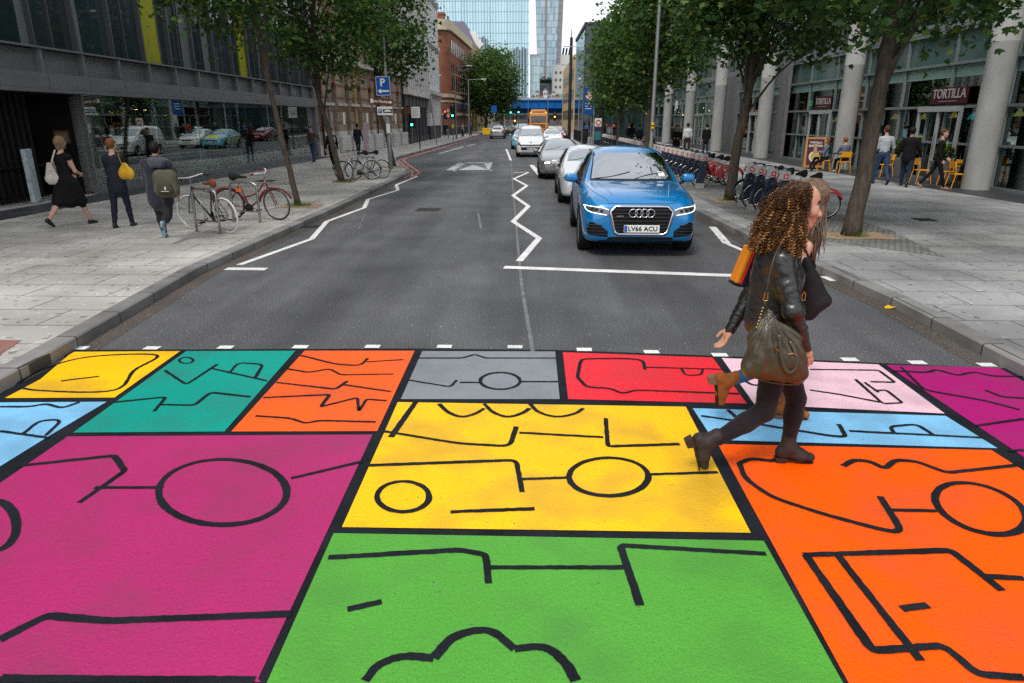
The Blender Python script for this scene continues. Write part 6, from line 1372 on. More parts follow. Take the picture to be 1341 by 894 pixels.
c3, b3, v3 = vehicle('patrol_car', 'pale blue and yellow chequered car partly hidden left of the white van', 'car', (-.62,56.5,0), -math.pi/2, ST_HATCH, M_lblue, 1.77, wh, .32, .365, plate_f=(.50,'BX11 EOA'), **HK); front_kit(c3, v3, .68, .58, .42)
for side in ('left','right'):
    o = MB()
    for i in range(8):
        for j in range(2): 
            x = 1.6-.42*i
            if (i+j) % 2: patch(o, v3, side, [(x-.42,.45+j*.2),(x,.45+j*.2),(x,.65+j*.2),(x-.42,.65+j*.2)], .007, .2)
    o.build('livery_chequer', mat('livery_yellow', (.75,.62,.03), .4), c3)
o = MB(); patch(o, v3, 'top', [(1.9,-.5),(1.9,.5),(1.2,.5),(1.2,-.5)][::-1], .006, .15); o.build('bonnet_panel', MATS['livery_yellow'], c3)
c4, b4, v4 = vehicle('white_cab', 'white car with a roof sign right of the white van', 'car', (1.75,57.5,0), -math.pi/2, ST_HATCH, M_whitecar, 1.77, wh, .32, .365, plate_f=(.50,'LC58 DRY'), **HK); front_kit(c4, v4, .68, .58, .42)
o = MB(); o.rbox(-.32,-.14,-.3,.3,1.50,1.62,.03); o.build('roof_sign', M_signwhite, c4)
for (nm, l, x, y, pm, rz, txt) in (('silver_car','silver hatchback driving away on the left lane, seen from behind',-3.95,86,M_silver,math.pi/2,'GN13 XPA'),('pale_car','pale car just ahead of the silver hatchback driving away',-4.3,96,M_whitecar,math.pi/2,'RV60 KLT'),('dark_car','dark car standing at the far junction beside the pale car',-2.9,103,paint('charcoal', (.04,.042,.05), .5),math.pi/2,'SB15 EGT')):
    t, b, v = vehicle(nm, l, 'car', (x,y,0), rz, ST_HATCH, pm, 1.77, wh, .32, .365, plate_r=(.78,txt), **HK)
for (nm, l, x, y, pm, txt) in (('red_car','dark red car far down the queue beyond the black post',2.9,75,paint('dark_red', (.18,.01,.012), .4),'YG07 FDS'),('grey_car','small grey car far ahead under the railway bridge',-1.2,128,M_greycar,'WP12 AAO'),('white_car','distant white car left of the orange lorry',-2.0,118,M_whitecar,'HX10 RRO')):
    vehicle(nm, l, 'car', (x,y,0), -math.pi/2, ST_HATCH, pm, 1.77, wh, .32, .365, plate_f=(.50,txt), **HK)
# pale van and blue taxi added behind the shop glass in place of reflections
van('pale grey panel van added behind the office shop windows in place of a reflection', (-16.9,28.2,.136), R(-148), paint('van_grey', (.50,.53,.56), .1, .3), name='reflection_van', txt='KN08 VGU')
ST_TAXI = [(2.2,.55,.32,.60,.42,.70),(2.16,.70,.26,.72,.52,.86),(2.0,.80,.22,.82,.58,.98),(1.5,.86,.20,.92,.62,1.06),(1.0,.88,.20,.96,.64,1.12),(.8,.885,.20,.98,.66,1.18),(.35,.885,.20,1.0,.62,1.56),(.1,.885,.20,1.0,.60,1.70),(-.6,.885,.20,1.02,.60,1.75),(-1.4,.88,.20,1.03,.58,1.70),(-1.9,.85,.22,1.02,.56,1.50),(-2.15,.80,.26,.98,.58,1.12),(-2.22,.70,.34,.85,.55,.95)]
c5, b5, v5 = vehicle('reflection_taxi', 'light blue cab with yellow door panels added behind the farther shop windows in place of a reflection', 'taxi', (-17.6,36.6,.136), R(-128), ST_TAXI, paint('taxi_blue', (.03,.30,.55), .1), 1.77, [(1.35,.885),(-1.35,.885)], .33, .38,
   [(-.60,1.20),(.60,1.20),(.54,1.58),(-.54,1.58)], [[(-.5,1.08),(.55,1.06),(.25,1.45),(.1,1.56),(-.46,1.60)],[(-1.5,1.08),(-.6,1.08),(-.56,1.60),(-1.35,1.56)]], lights=[(-.74,.80),(-.74,.66),(-.52,.66),(-.52,.80)], plate_f=(.45,'LK59 TXC'), mirrors=(.62,1.1))
front_kit(c5, v5, .88, .60, .26, True, 5)
for side in ('left','right'): o = MB(); patch(o, v5, side, [(-.6,.35),(.6,.35),(.6,.9),(-.6,.9)], .006, .12); o.build('door_panel', MATS['livery_yellow'], c5)
# orange lorry
lo = thing('orange_lorry', 'orange tipper lorry heading this way under the blue bridge', 'lorry', (1.0,92,0), -math.pi/2); lo.scale = (.92,.92,.92)
M_or = paint('orange', (.80,.30,.015), 0, .4)
o = MB(); o.rbox(-1.6,.35,-1.22,1.22,.85,3.25,.09); o.build('cab', M_or, lo); o = MB(); o.rbox(.352,.37,-1.05,1.05,1.95,2.85,.02); o.build('windscreen', M_cglass, lo)
for s in (-1,1):
    o = MB(); o.rbox(-1.0,-.1,s*1.215-.012,s*1.215+.012,1.95,2.75,.01); o.build('side_window', M_cglass, lo); o = MB(); o.rbox(.30,.40,s*1.38-.1,s*1.38+.1,1.9,2.5,.03); o.build('wing_mirror', M_plast, lo); o = MB(); o.rbox(.33,.39,s*.85-.18,s*.85+.18,.95,1.15,.03); o.build('headlight', M_lamp, lo)
    for x in (-.55,-3.6,-4.9):
        e = bpy.data.objects.new('wheel', None); COL.objects.link(e); e.parent = lo; e.location = (x, s*1.05, .5); e.rotation_euler = (0,0,math.pi if s > 0 else 0); ty, ri = wheel_meshes(.5,.3,8,M_rim)
        for nm, me in (('tyre', ty), ('rim', ri)): q = bpy.data.objects.new(nm, me); COL.objects.link(q); q.parent = e
o = MB(); o.rbox(.30,.45,-1.22,1.22,.45,.95,.04); o.build('bumper', M_or, lo); o = MB(); o.box(.36,.375,-.95,.95,1.25,1.75); g = o.build('grille', M_plast, lo); o = MB(); [o.box(.376,.385,-.9,.9,z,z+.03) for z in (1.32,1.44,1.56,1.68)]; o.build('grille_slat', M_or, g)
o = MB(); o.box(-6.2,-1.75,-1.25,1.25,1.3,3.35); o.box(-1.9,-.5,-1.1,1.1,3.42,3.6); o.build('tipper_body', M_or, lo); o = MB(); o.rbox(-5.8,-1.8,-1.0,1.0,3.36,3.75,.05); o.build('load_cover', M_galv, lo); o = MB(); o.box(-6.1,.2,-.5,.5,.6,.9); o.build('chassis', M_plast, lo)
o = MB(); [o.rbox(.0,.15,y-.09,y+.09,3.27,3.37,.02) for y in (-1,1)]; o.build('beacon', mat('beacon_amber', (.8,.3,.02), .3, emit=(1,.5,.05), estr=1.5), lo)
# ================================================================== bicycles
M_wtyre = mat('pale_tyre', (.60,.60,.56), .6); M_spoke = mat('spoke_steel', (.45,.45,.45), .3, metal=.9); M_gum = mat('black_rubber', (.02,.02,.02), .7)
BW = {}
def bwheel(r, tyre_m, n=20):
    key = (r, tyre_m.name, n)
    if key not in BW:
        Mx = Matrix.Rotation(math.pi/2,4,'X'); o = MB(); o.torus(r-.016,.016,40,8,M=Mx); a = o.build('tyre', tyre_m, smooth=True)
        o = MB(); o.torus(r-.036,.011,36,6,M=Mx)
        if n:
            for i in range(n): t = 2*math.pi*i/n; s = .035 if i%2 else -.035; o.tube([(.02*math.cos(t+.9),s,.02*math.sin(t+.9)),((r-.04)*math.cos(t),0,(r-.04)*math.sin(t))], .0014, 3, cap=False)
        o.cyl((0,-.05,0),(0,.05,0),.02,8); b = o.build('rim', M_spoke); BW[key] = (a.data, b.data); bpy.data.objects.remove(a); bpy.data.objects.remove(b)
    return BW[key]
def put_wheel(t, x, r, tm, n=20, rot=0, y=0):
    a, b = bwheel(r, tm, n); e = bpy.data.objects.new('wheel', None); COL.objects.link(e); e.parent = t; e.location = (x, y, r); e.rotation_euler = (0,0,rot); e.empty_display_size = .1
    for nm, me in (('tyre', a), ('rim', b)): q = bpy.data.objects.new(nm, me); COL.objects.link(q); q.parent = e
def bicycle(name, label, frame_m, tyre_m, saddle_m, step=False, guards=None, drop=False, steer=0, bar_m=None, group=None, grip_m=None):
    t = thing(name, label, 'bicycle', (0,0,0), 0, group); r = .34; fx, rx = .52, -.50
    put_wheel(t, fx, r, tyre_m, 24, steer); put_wheel(t, rx, r, tyre_m, 24)
    bb = Vector((-.06,0,.28)); st = Vector((-.22,0,.80)); hd1, hd0 = Vector((.34,0,.86)), Vector((.38,0,.70)); ra = Vector((rx,0,r)); fa = Vector((fx,0,r))
    o = MB(); o.cyl(bb,st,.016); o.cyl(hd0,hd1,.02)
    if step: o.tube(smooth_path([hd1+Vector((0,0,-.03)),(.12,0,.58),(-.14,0,.50)],5), .016, 8); o.tube(smooth_path([hd0,(.16,0,.44),bb],5), .018, 8)
    else: o.cyl(st+Vector((0,0,-.04)),hd1+Vector((0,0,-.03)),.016); o.cyl(bb,hd0,.019)
    for s in (-1,1): o.cyl(bb+Vector((0,s*.03,0)),ra+Vector((0,s*.06,0)),.009); o.cyl(st+Vector((0,s*.015,-.05)),ra+Vector((0,s*.06,0)),.008)
    o.build('frame', frame_m, t, smooth=True)
    o = MB()
    for s in (-1,1): o.tube([hd0+Vector((0,s*.03,0)),hd0+Vector((.03,s*.055,-.06)),fa+Vector((0,s*.055,0))],.011,6)
    o.cyl(hd0+Vector((0,-.04,0)),hd0+Vector((0,.04,0)),.014,6); o.build('fork', frame_m, t, smooth=True)
    o = MB(); o.tube(smooth_path([(-.40,0,.93),(-.25,0,.945),(-.14,0,.93),(-.02,0,.925)],4), [.05,.085,.085,.075,.06,.05,.04,.035,.03,.028,.025,.022,.018], 8, flat=.45); o.build('saddle', saddle_m, t, smooth=True)
    o = MB(); o.cyl(st,(-.25,0,.92),.012); o.build('seat_post', M_spoke, t); o = MB(); o.cyl(hd1,(.33,0,1.0),.013); o.build('stem', M_spoke, t)
    hb = MB()
    if drop: hb.tube(smooth_path([(.50,-.21,.88),(.52,-.21,.98),(.43,-.21,1.0),(.37,0,1.0),(.43,.21,1.0),(.52,.21,.98),(.50,.21,.88)],4), .012, 8)
    else: hb.tube(smooth_path([(.20,-.29,1.03),(.30,-.25,1.05),(.36,-.08,1.02),(.36,.08,1.02),(.30,.25,1.05),(.20,.29,1.03)],4), .012, 8)
    h = hb.build('handlebar', bar_m or M_spoke, t, smooth=True)
    for s in (-1,1): g = MB(); g.cyl((.27,s*.262,1.045),(.17,s*.30,1.025),.018,8); g.build('grip', grip_m or M_gum, h)
    o = MB(); Mx = Matrix.Translation(bb+Vector((0,-.05,0))) @ Matrix.Rotation(math.pi/2,4,'X'); o.torus(.09,.006,22,5,M=Mx); o.lathe([(0,.01),(.085,.004)],16,M=Mx); o.tube([bb+Vector((0,-.06,.09)),ra+Vector((0,-.05,.04))],.005,4); o.tube([bb+Vector((0,-.06,-.09)),ra+Vector((0,-.05,-.04))],.005,4); c = o.build('chainset', M_gum, t)
    for s in (-1,1): o = MB(); o.tube([bb+Vector((0,s*.07,0)),bb+Vector((s*.14,s*.08,-.09))],.009,6); o.rbox(bb.x+s*.14-.05,bb.x+s*.14+.05,min(s*.09,s*.18),max(s*.09,s*.18),bb.z-.10,bb.z-.08,.004); o.build('pedal', M_gum, c)
    o = MB(); o.tube(smooth_path([(.42,0,1.02),(.50,0,.9),(.42,.03,.74)],5), .003, 4); o.tube(smooth_path([(.40,.06,1.02),(.30,.03,.84),(.05,.02,.72)],5), .003, 4); o.build('cable', M_gum, t)
    if guards:
        for cx in (fx, rx):
            o = MB(); a0, a1 = (R(20),R(170)) if cx > 0 else (R(5),R(165)); o.tube([(cx+(r+.018)*math.cos(a),0,r+(r+.018)*math.sin(a)) for a in np.linspace(a0,a1,20)], .024, 6, flat=.3); o.build('mudguard', guards, t, smooth=True)
    return t
def placeb(t, fp, rp, lean=0):
    f, r = Vector(fp), Vector(rp); d = (f-r); rz = math.atan2(d.y, d.x); c = (f+r)/2; t.location = (c.x, c.y, .12); t.rotation_euler = (lean, 0, rz)
M_bl = mat('black_frame_paint', (.015,.015,.017), .3, coat=.5); M_rf = mat('dark_red_frame', (.16,.012,.016), .3, coat=.6); M_tansad = mat('tan_leather', (.20,.065,.03), .5); M_silf = mat('silver_frame', (.42,.43,.42), .3, metal=.6)
M_paleb = mat('white_bar_tape', (.66,.66,.64), .5)
b1_ = bicycle('parked_bicycle', 'black bicycle with pale tyres and tan saddle locked to the nearer stand', M_bl, M_wtyre, M_tansad, steer=.25, bar_m=M_paleb, group=None); placeb(b1_, (-6.62,13.45), (-5.80,13.0), -.10)
b2_ = bicycle('parked_bicycle', 'dark red step-through bicycle with black saddle leaning on the farther stand', M_rf, mat('dark_tyre', (.03,.03,.03), .7), M_gum, step=True, guards=M_rf, steer=-.35, bar_m=M_paleb, grip_m=mat('oxblood_grip', (.14,.01,.015), .6)); placeb(b2_, (-5.50,14.75), (-6.42,14.72), .12)
o = MB(); o.rbox(-.30,-.18,-.03,.03,.62,.70,.01); o.build('orange_light', mat('orange_reflector', (.85,.22,.02), .4), b2_)
b3_ = bicycle('parked_bicycle', 'silver bicycle with mudguards standing at the second left tree, nearer one', M_silf, M_gum, M_gum, guards=M_silf); placeb(b3_, (-6.55,24.75), (-5.75,25.2), .08)
b4_ = bicycle('parked_bicycle', 'dark bicycle partly hidden behind the silver one at the second left tree', M_bl, M_gum, M_gum, drop=True); placeb(b4_, (-6.35,25.3), (-5.5,25.75), -.06)
stand('steel hoop stand holding the black bicycle with pale tyres', (-6.48,13.15), (-5.92,12.92)); stand('steel hoop stand holding the dark red bicycle', (-6.34,14.55), (-5.72,14.42)); stand('steel hoop stand between the two bicycles by the second left tree', (-6.4,25.15), (-5.9,25.35))
# hire bicycle
M_hred = mat('hire_red', (.50,.012,.016), .35, coat=.5); M_navy = mat('dock_navy', (.010,.018,.045), .4); M_hgrey = mat('console_grey', (.50,.50,.48), .45); M_dgrey = mat('hire_frame_grey', (.12,.12,.125), .4)
def hire_proto():
    t = thing('hire_bicycle', 'x', 'bicycle', (0,0,0), 0, 'docked hire bicycles along the right kerb'); r = .32
    put_wheel(t, .50, r, M_gum, 16); put_wheel(t, -.52, r, M_gum, 16)
    o = MB(); o.tube(smooth_path([(.36,0,.78),(.20,0,.50),(-.05,0,.34),(-.20,0,.32)],5), [.03]*16, 8); o.cyl((-.16,0,.30),(-.22,0,.66),.022); 
    for s in (-1,1): o.cyl((-.18,s*.04,.30),(-.52,s*.07,.32),.012,6)
    o.build('frame', M_hred, t, smooth=True)
    o = MB(); o.add([(-.14,-.035,.30),(.02,-.035,.34),(.10,-.035,.44),(-.12,-.035,.62),(-.14,.035,.30),(.02,.035,.34),(.10,.035,.44),(-.12,.035,.62)], [(0,1,2,3),(7,6,5,4),(0,4,5,1),(1,5,6,2),(2,6,7,3),(3,7,4,0)]); o.build('chain_cover', M_hred, t)
    o = MB(); o.tube([(.36,0,.60),(.33,0,1.02)],.022,8)
    for s in (-1,1): o.tube([(.37,s*.03,.66),(.42,s*.06,.60),(.50,s*.06,.32)],.012,6)
    o.build('fork', M_dgrey, t, smooth=True)
    o = MB(); o.tube(smooth_path([(.24,-.30,1.04),(.32,-.24,1.05),(.34,0,1.02),(.32,.24,1.05),(.24,.30,1.04)],4), .014, 8); h = o.build('handlebar', M_gum, t, smooth=True); o = MB(); [o.tube([(.36,s*.16,1.06),(.45,s*.2,1.03),(.46,s*.24,1.0)],.006,5) for s in (-1,1)]; o.build('brake_lever', M_spoke, h)
    o = MB(); o.add([(.33,-.13,.80),(.60,-.11,.84),(.60,.11,.84),(.33,.13,.80),(.35,-.14,1.02),(.54,-.12,1.03),(.54,.12,1.03),(.35,.14,1.02)], [(0,3,2,1),(4,5,6,7),(0,1,5,4),(1,2,6,5),(2,3,7,6),(3,0,4,7)]); c = o.build('front_carrier', M_hgrey, t, bevel=.02)
    o = MB(); o.add([(.606,-.055,.875),(.606,.055,.875),(.575,.05,.98),(.575,-.05,.98)], [(0,1,2,3)]); 
    for s in (-1,1): o.add([(.40,s*.1425,.86),(.50,s*.1325,.87),(.485,s*.1335,.965),(.405,s*.142,.96)], [(0,1,2,3) if s<0 else (3,2,1,0)])
    o.build('red_badge', mat('badge_red', (.72,.015,.02), .4), c)
    o = MB()
    for s in (-1,1): o = MB(); o.add([(.425,s*.1425,.89),(.475,s*.1375,.895),(.465,s*.1385,.935),(.43,s*.142,.93)], [(0,1,2,3) if s<0 else (3,2,1,0)]); o.build('white_mark', M_signwhite, c)
    o = MB()
    o.add([(.605,-.03,.90),(.605,.03,.90),(.59,.03,.95),(.59,-.03,.95)], [(0,1,2,3)]); o.build('white_mark', M_signwhite, c)
    o = MB(); o.tube(smooth_path([(-.36,0,.90),(-.24,0,.91),(-.10,0,.89)],4), [.06,.09,.09,.08,.07,.05,.04,.03,.02], 8, flat=.5); o.build('saddle', M_gum, t, smooth=True)
    o = MB(); o.cyl((-.21,0,.60),(-.25,0,.88),.014); o.build('seat_post', M_spoke, t)
    o = MB()
    n = 16; V = []; 
    for i in range(n+1):
        a = R(15)+(R(150))*i/n
        for s in (-.05,.05):
            V.append((-.52+(r+.03)*math.cos(a), s, r+(r+.03)*math.sin(a)))
        for s in (-.05,.05):
            V.append((-.52+(r-.10*math.sin((a-R(15))/R(150)*math.pi)+.02)*math.cos(a), s, r+(r-.10*math.sin((a-R(15))/R(150)*math.pi)+.02)*math.sin(a)))
    Fs = []
    for i in range(n): b = i*4; Fs += [(b,b+1,b+5,b+4),(b,b+4,b+6,b+2),(b+1,b+3,b+7,b+5)]
    o.add(V, Fs); g = o.build('rear_mudguard', M_hred, t)
    o = MB()
    for s in (-1,1): o = MB(); text_mesh(o, 'Santander', .058, frame_M((-.50,s*.052,r+.285),(-s*1.0 if False else s*-1.0,0,0) if s > 0 else (1,0,0),(0,0,1)), depth=.001, bold=.001); o.build('lettering', M_signwhite, g)
    o = MB(); o.tube([(.50+(r+.02)*math.cos(a),0,r+(r+.02)*math.sin(a)) for a in np.linspace(R(30),R(160),14)], .03, 6, flat=.3); o.build('front_mudguard', M_gum, t, smooth=True)
    
    for s in (-1,1): o = MB(); o.tube([(-.12,s*.08,.29),(-.12+s*.13,s*.09,.20)],.009,5); o.rbox(-.12+s*.13-.05,-.12+s*.13+.05,min(s*.09,s*.19),max(s*.09,s*.19),.19,.21,.004); o.build('pedal', M_gum, t)
    return t
def dock_proto():
    t = thing('docking_post', 'x', 'dock post', (0,0,0), 0, 'navy docking posts along the right kerb')
    o = MB(); o.add([(-.13,-.085,.16),(.10,-.085,.16),(.10,.085,.16),(-.13,.085,.16),(-.02,-.085,.80),(.19,-.085,.84),(.19,.085,.84),(-.02,.085,.80)], [(0,3,2,1),(4,5,6,7),(0,1,5,4),(1,2,6,5),(2,3,7,6),(3,0,4,7)]); o.build('column', M_navy, t, bevel=.012)
    o = MB(); o.rbox(-.15,.12,-.10,.10,0,.16,.01); o.build('foot', M_conc, t); o = MB(); o.rbox(.02,.12,-.087,.087,.842,.86,.004); o.ball((.08,-.088,.70),.012,6); o.build('key_slot', M_hgrey, t); return t
hp, dp = hire_proto(), dock_proto()
ys = [15.12,15.92,16.70,17.46] + [22.2+.86*i for i in range(12)] + [35.4+.86*i for i in range(10)] + [46.4+.86*i for i in range(9)]
first = True
for i, y in enumerate(ys):
    if i < 4: bl_ = ['red hire bicycle nearest the camera, its red rear mudguard beside the nearest right tree','second docked hire bicycle from the nearest right tree, front half showing','third docked hire bicycle from the nearest right tree','hire bicycle in the first small group standing next to the tree between the groups'][i]; dl = ['navy docking post hidden behind the walking women','navy docking post of the second bicycle from the nearest right tree','navy docking post of the third bicycle from the nearest right tree','navy docking post closest to the tree between the bicycle groups'][i]
    elif i == 4: bl_, dl = 'first red hire bicycle of the long row behind the blue car bonnet', 'full-height navy docking post at the near end of the long row'
    elif i < 16: bl_, dl = 'docked red hire bicycle within the long near row', 'navy docking post within the long near row'
    elif i < 26: bl_, dl = 'docked red hire bicycle in the middle row beyond the silver pole', 'navy docking post in the middle row beyond the silver pole'
    else: bl_, dl = 'docked red hire bicycle in the far row near the blue banner', 'navy docking post in the far row near the blue banner'
    j = RNG.uniform(-.03,.03)
    gname = 'docked hire bicycles along the right kerb'
    b = dup(hp, (5.92+j, y+.17, .12), math.pi+RNG.uniform(-.05,.05), bl_, gname); d = dup(dp, (5.36, y, .12), 0, dl)
for p in (hp, dp):
    for c in list(p.children):
        for g in list(c.children): bpy.data.objects.remove(g)
        bpy.data.objects.remove(c)
    bpy.data.objects.remove(p)
# extra undocked rear view bicycles at the end of the long row beside the tree
# ================================================================== people: sculpted as one distance field each
def surface_net(prims, res, pad=.03, k=.03, blur=True):
    """prims: dict a,b,ra,rb, m (material), k (blend), flat (axis, factor), neg. Returns verts, quads, face materials"""
    lo = np.min([np.minimum(p['a']-p['mr'], p['b']-p['mr']) for p in prims if not p.get('neg')], axis=0)-pad; hi = np.max([np.maximum(p['a']+p['mr'], p['b']+p['mr']) for p in prims if not p.get('neg')], axis=0)+pad
    n = np.ceil((hi-lo)/res).astype(int)+2; F = np.full(n, .5, np.float32); Mi = np.zeros(n, np.int8); Bd = np.full(n, .5, np.float32)
    for p in prims:
        kk = p['k']; r = p['mr']+kk+3*res
        i0 = np.maximum(0, np.floor((np.minimum(p['a'],p['b'])-r-lo)/res).astype(int)); i1 = np.minimum(n, np.ceil((np.maximum(p['a'],p['b'])+r-lo)/res).astype(int)+1)
        sl = tuple(slice(i0[d], i1[d]) for d in range(3))
        X = np.stack(np.meshgrid(*[lo[d]+res*np.arange(i0[d],i1[d]) for d in range(3)], indexing='ij'), -1)
        ab = p['b']-p['a']; L2 = float(ab@ab); q = X-p['a']
        h = np.clip((q@ab)/L2, 0, 1) if L2 > 1e-10 else np.zeros(q.shape[:3]); d = q-h[...,None]*ab
        if p.get('flat'):
            for ax, f in p['flat']: d = d+np.einsum('ijk,l->ijkl', d@ax, ax)*(1/f-1)
        D = np.linalg.norm(d, axis=-1)-(p['ra']+(p['rb']-p['ra'])*h)
        if p.get('flat'): D *= min(1, min(f for _, f in p['flat'])*.5+.5)
        cur = F[sl]
        if p.get('neg'): hh = np.clip(.5-.5*(cur+D)/kk, 0, 1); F[sl] = cur*(1-hh)+(-D)*hh+kk*hh*(1-hh); continue
        hh = np.clip(.5+.5*(D-cur)/kk, 0, 1); F[sl] = D*(1-hh)+cur*hh-kk*hh*(1-hh)
        bd = Bd[sl]; w = D+p.get('bias', 0) < bd; bd[w] = (D+p.get('bias', 0))[w]; mi = Mi[sl]; mi[w] = p['m']
    if blur:
        G_ = F.copy(); G_[1:-1,1:-1,1:-1] = (F[1:-1,1:-1,1:-1]*2+F[2:,1:-1,1:-1]+F[:-2,1:-1,1:-1]+F[1:-1,2:,1:-1]+F[1:-1,:-2,1:-1]+F[1:-1,1:-1,2:]+F[1:-1,1:-1,:-2])/8; F = G_
    S = F < 0; c = [np.array([i,j,l]) for i in (0,1) for j in (0,1) for l in (0,1)]; m = n-1
    def cn(o, A): return A[o[0]:o[0]+m[0], o[1]:o[1]+m[1], o[2]:o[2]+m[2]]
    cnt = sum(cn(o, S).astype(np.int8) for o in c); act = (cnt > 0) & (cnt < 8); idx = np.argwhere(act); id_ = np.full(m, -1, np.int64); id_[act] = np.arange(len(idx))
    acc = np.zeros((len(idx),3)); num = np.zeros(len(idx))
    for a in c:
        for b in c:
            if tuple(a) < tuple(b) and abs(a-b).sum() == 1:
                fa = F[tuple((idx+a).T)]; fb = F[tuple((idx+b).T)]; x = (fa < 0) != (fb < 0)
                t = np.where(x, fa/np.where(x, fa-fb, 1), 0); acc[x] += (a+(b-a)*t[:,None])[x]; num[x] += 1
    V = lo+res*(idx+acc/num[:,None]); quads = []
    for ax in range(3):
        u, v = (ax+1)%3, (ax+2)%3; sl0 = [slice(1, m[d]) for d in range(3)]; sl0[ax] = slice(0, m[ax]); A = S[tuple(sl0)]
        sl1 = list(sl0); sl1[ax] = slice(1, m[ax]+1); B_ = S[tuple(sl1)]; e = np.argwhere(A != B_)
        off = np.array([1,1,1]); off[ax] = 0; e = e+off; fl = A[tuple((e-off).T)]
        du = np.zeros(3,int); du[u] = 1; dv = np.zeros(3,int); dv[v] = 1
        q = np.stack([id_[tuple((e-du-dv).T)], id_[tuple((e-dv).T)], id_[tuple(e.T)], id_[tuple((e-du).T)]], 1); q[~fl] = q[~fl][:, ::-1]; quads.append(q)
    Q = np.concatenate(quads); Q = Q[(Q >= 0).all(1)]; mv = Mi[tuple(np.minimum(np.round((V-lo)/res).astype(int), n-1).T)]
    fm = np.median(mv[Q], axis=1).astype(int); fm = np.where(np.isin(fm, mv[Q]) , fm, mv[Q[:,0]]); fm = mv[Q[:,0]]
    return V, Q, fm
def PR(a, b, ra, rb=None, m=0, k=.03, flat=None, neg=False, bias=0):
    a, b = np.array(a, float), np.array(b, float); rb = ra if rb is None else rb; fl = None; mr = max(ra, rb)
    if flat: fl = [(np.array(ax, float)/np.linalg.norm(ax), f) for ax, f in flat]; mr *= max(1, max(f for _, f in fl))
    return dict(a=a, b=b, ra=ra, rb=rb, m=m, k=k, flat=fl, neg=neg, mr=mr, bias=bias)
def net_obj(name, prims, res, mats, parent, k=.03):
    V, Q, fm = surface_net(prims, res); return mesh_obj(name, V.tolist(), Q.tolist(), mats, parent, True, fm.tolist())
SKIN = {'light': mat('skin_light', (.56,.33,.25), .55, var=.06, vscale=12), 'mid': mat('skin_mid', (.36,.20,.13), .55, var=.06, vscale=12), 'dark': mat('skin_dark', (.15,.08,.055), .5)}
M_lip = mat('lips', (.40,.13,.11), .45); M_eyew = mat('eye_white', (.62,.60,.57), .3); M_eyed = mat('iris', (.03,.02,.015), .2); M_brow = mat('eyebrow', (.05,.03,.02), .8)
def hairm(n, c): return mat('hair_'+n, c, .55, var=.35, vscale=30, stretch=(3,3,.5), bump=.6, bscale=90)
def cloth(n, c, rough=.85, **k): return mat('cloth_'+n, c, rough, var=k.pop('var', .14), vscale=k.pop('vscale', 9), bump=k.pop('bump', .5), bscale=k.pop('bscale', 26), **k)
def rotv(v, ax, a): return np.array(Matrix.Rotation(a, 3, ax) @ Vector(v))
def head_prims(c, rot, m_skin=0, s=1.0, fem=False):
    """head centred on c (between the ears); rot: 3x3 matrix; face looks to local +Y"""
    Rm = np.array(rot); P = []
    def q(a, b, ra, rb=None, m=m_skin, k=.02, flat=None, neg=False, bias=0):
        a, b = c+Rm@(np.array(a)*s), c+Rm@(np.array(b)*s)
        if flat: flat = [(Rm@np.array(ax), f) for ax, f in flat]
        P.append(PR(a, b, ra*s, (ra if rb is None else rb)*s, m, k*s, flat, neg, bias))
    q((0,-.022,.040),(0,.012,.040),.083,.078,flat=[((1,0,0),.90)]); q((0,.02,-.01),(0,.035,-.055),.064,.046,k=.035,flat=[((1,0,0),.98)])     # skull, face
    q((0,.050,-.088),(0,.058,-.090),.022,.020,k=.03)                                                                  # chin
    q((-.045,.01,-.06),(-.015,.055,-.086),.018,.016,k=.03); q((.045,.01,-.06),(.015,.055,-.086),.018,.016,k=.03)        # jaw
    q((0,.084,.006),(0,.106,-.030),.0085,.0125,k=.012); q((-.011,.094,-.034),(.011,.094,-.034),.009,k=.008)             # nose
    q((-.024,.080,-.062),(.024,.080,-.062),.0085,m=m_skin,k=.012); q((-.018,.087,-.0600),(.018,.087,-.0600),.0062,k=.004,m=1,bias=-.004); q((-.016,.086,-.0685),(.016,.086,-.0685),.0068,k=.004,m=1,bias=-.004)
    for x in (-1,1):
        q((x*.032,.083,.016),(x*.032,.083,.016),.016,k=.010,neg=True)
        q((x*.031,.069,.012),(x*.031,.069,.012),.0135,k=.003,m=2,bias=-.002); q((x*.031,.0785,.012),(x*.031,.0785,.012),.0058,k=.001,m=3,bias=-.006)
        q((x*.046,.074,.035),(x*.018,.084,.036),.0048,.006,k=.004,m=4,bias=-.004)
        q((x*.046,.058,-.018),(x*.034,.062,-.030),.024,.020,k=.03)                                                    # cheeks
        q((x*.078,-.004,.012),(x*.076,.004,-.020),.016,.010,k=.008,flat=[((1,0,0),.45)])                                # ears
    return P
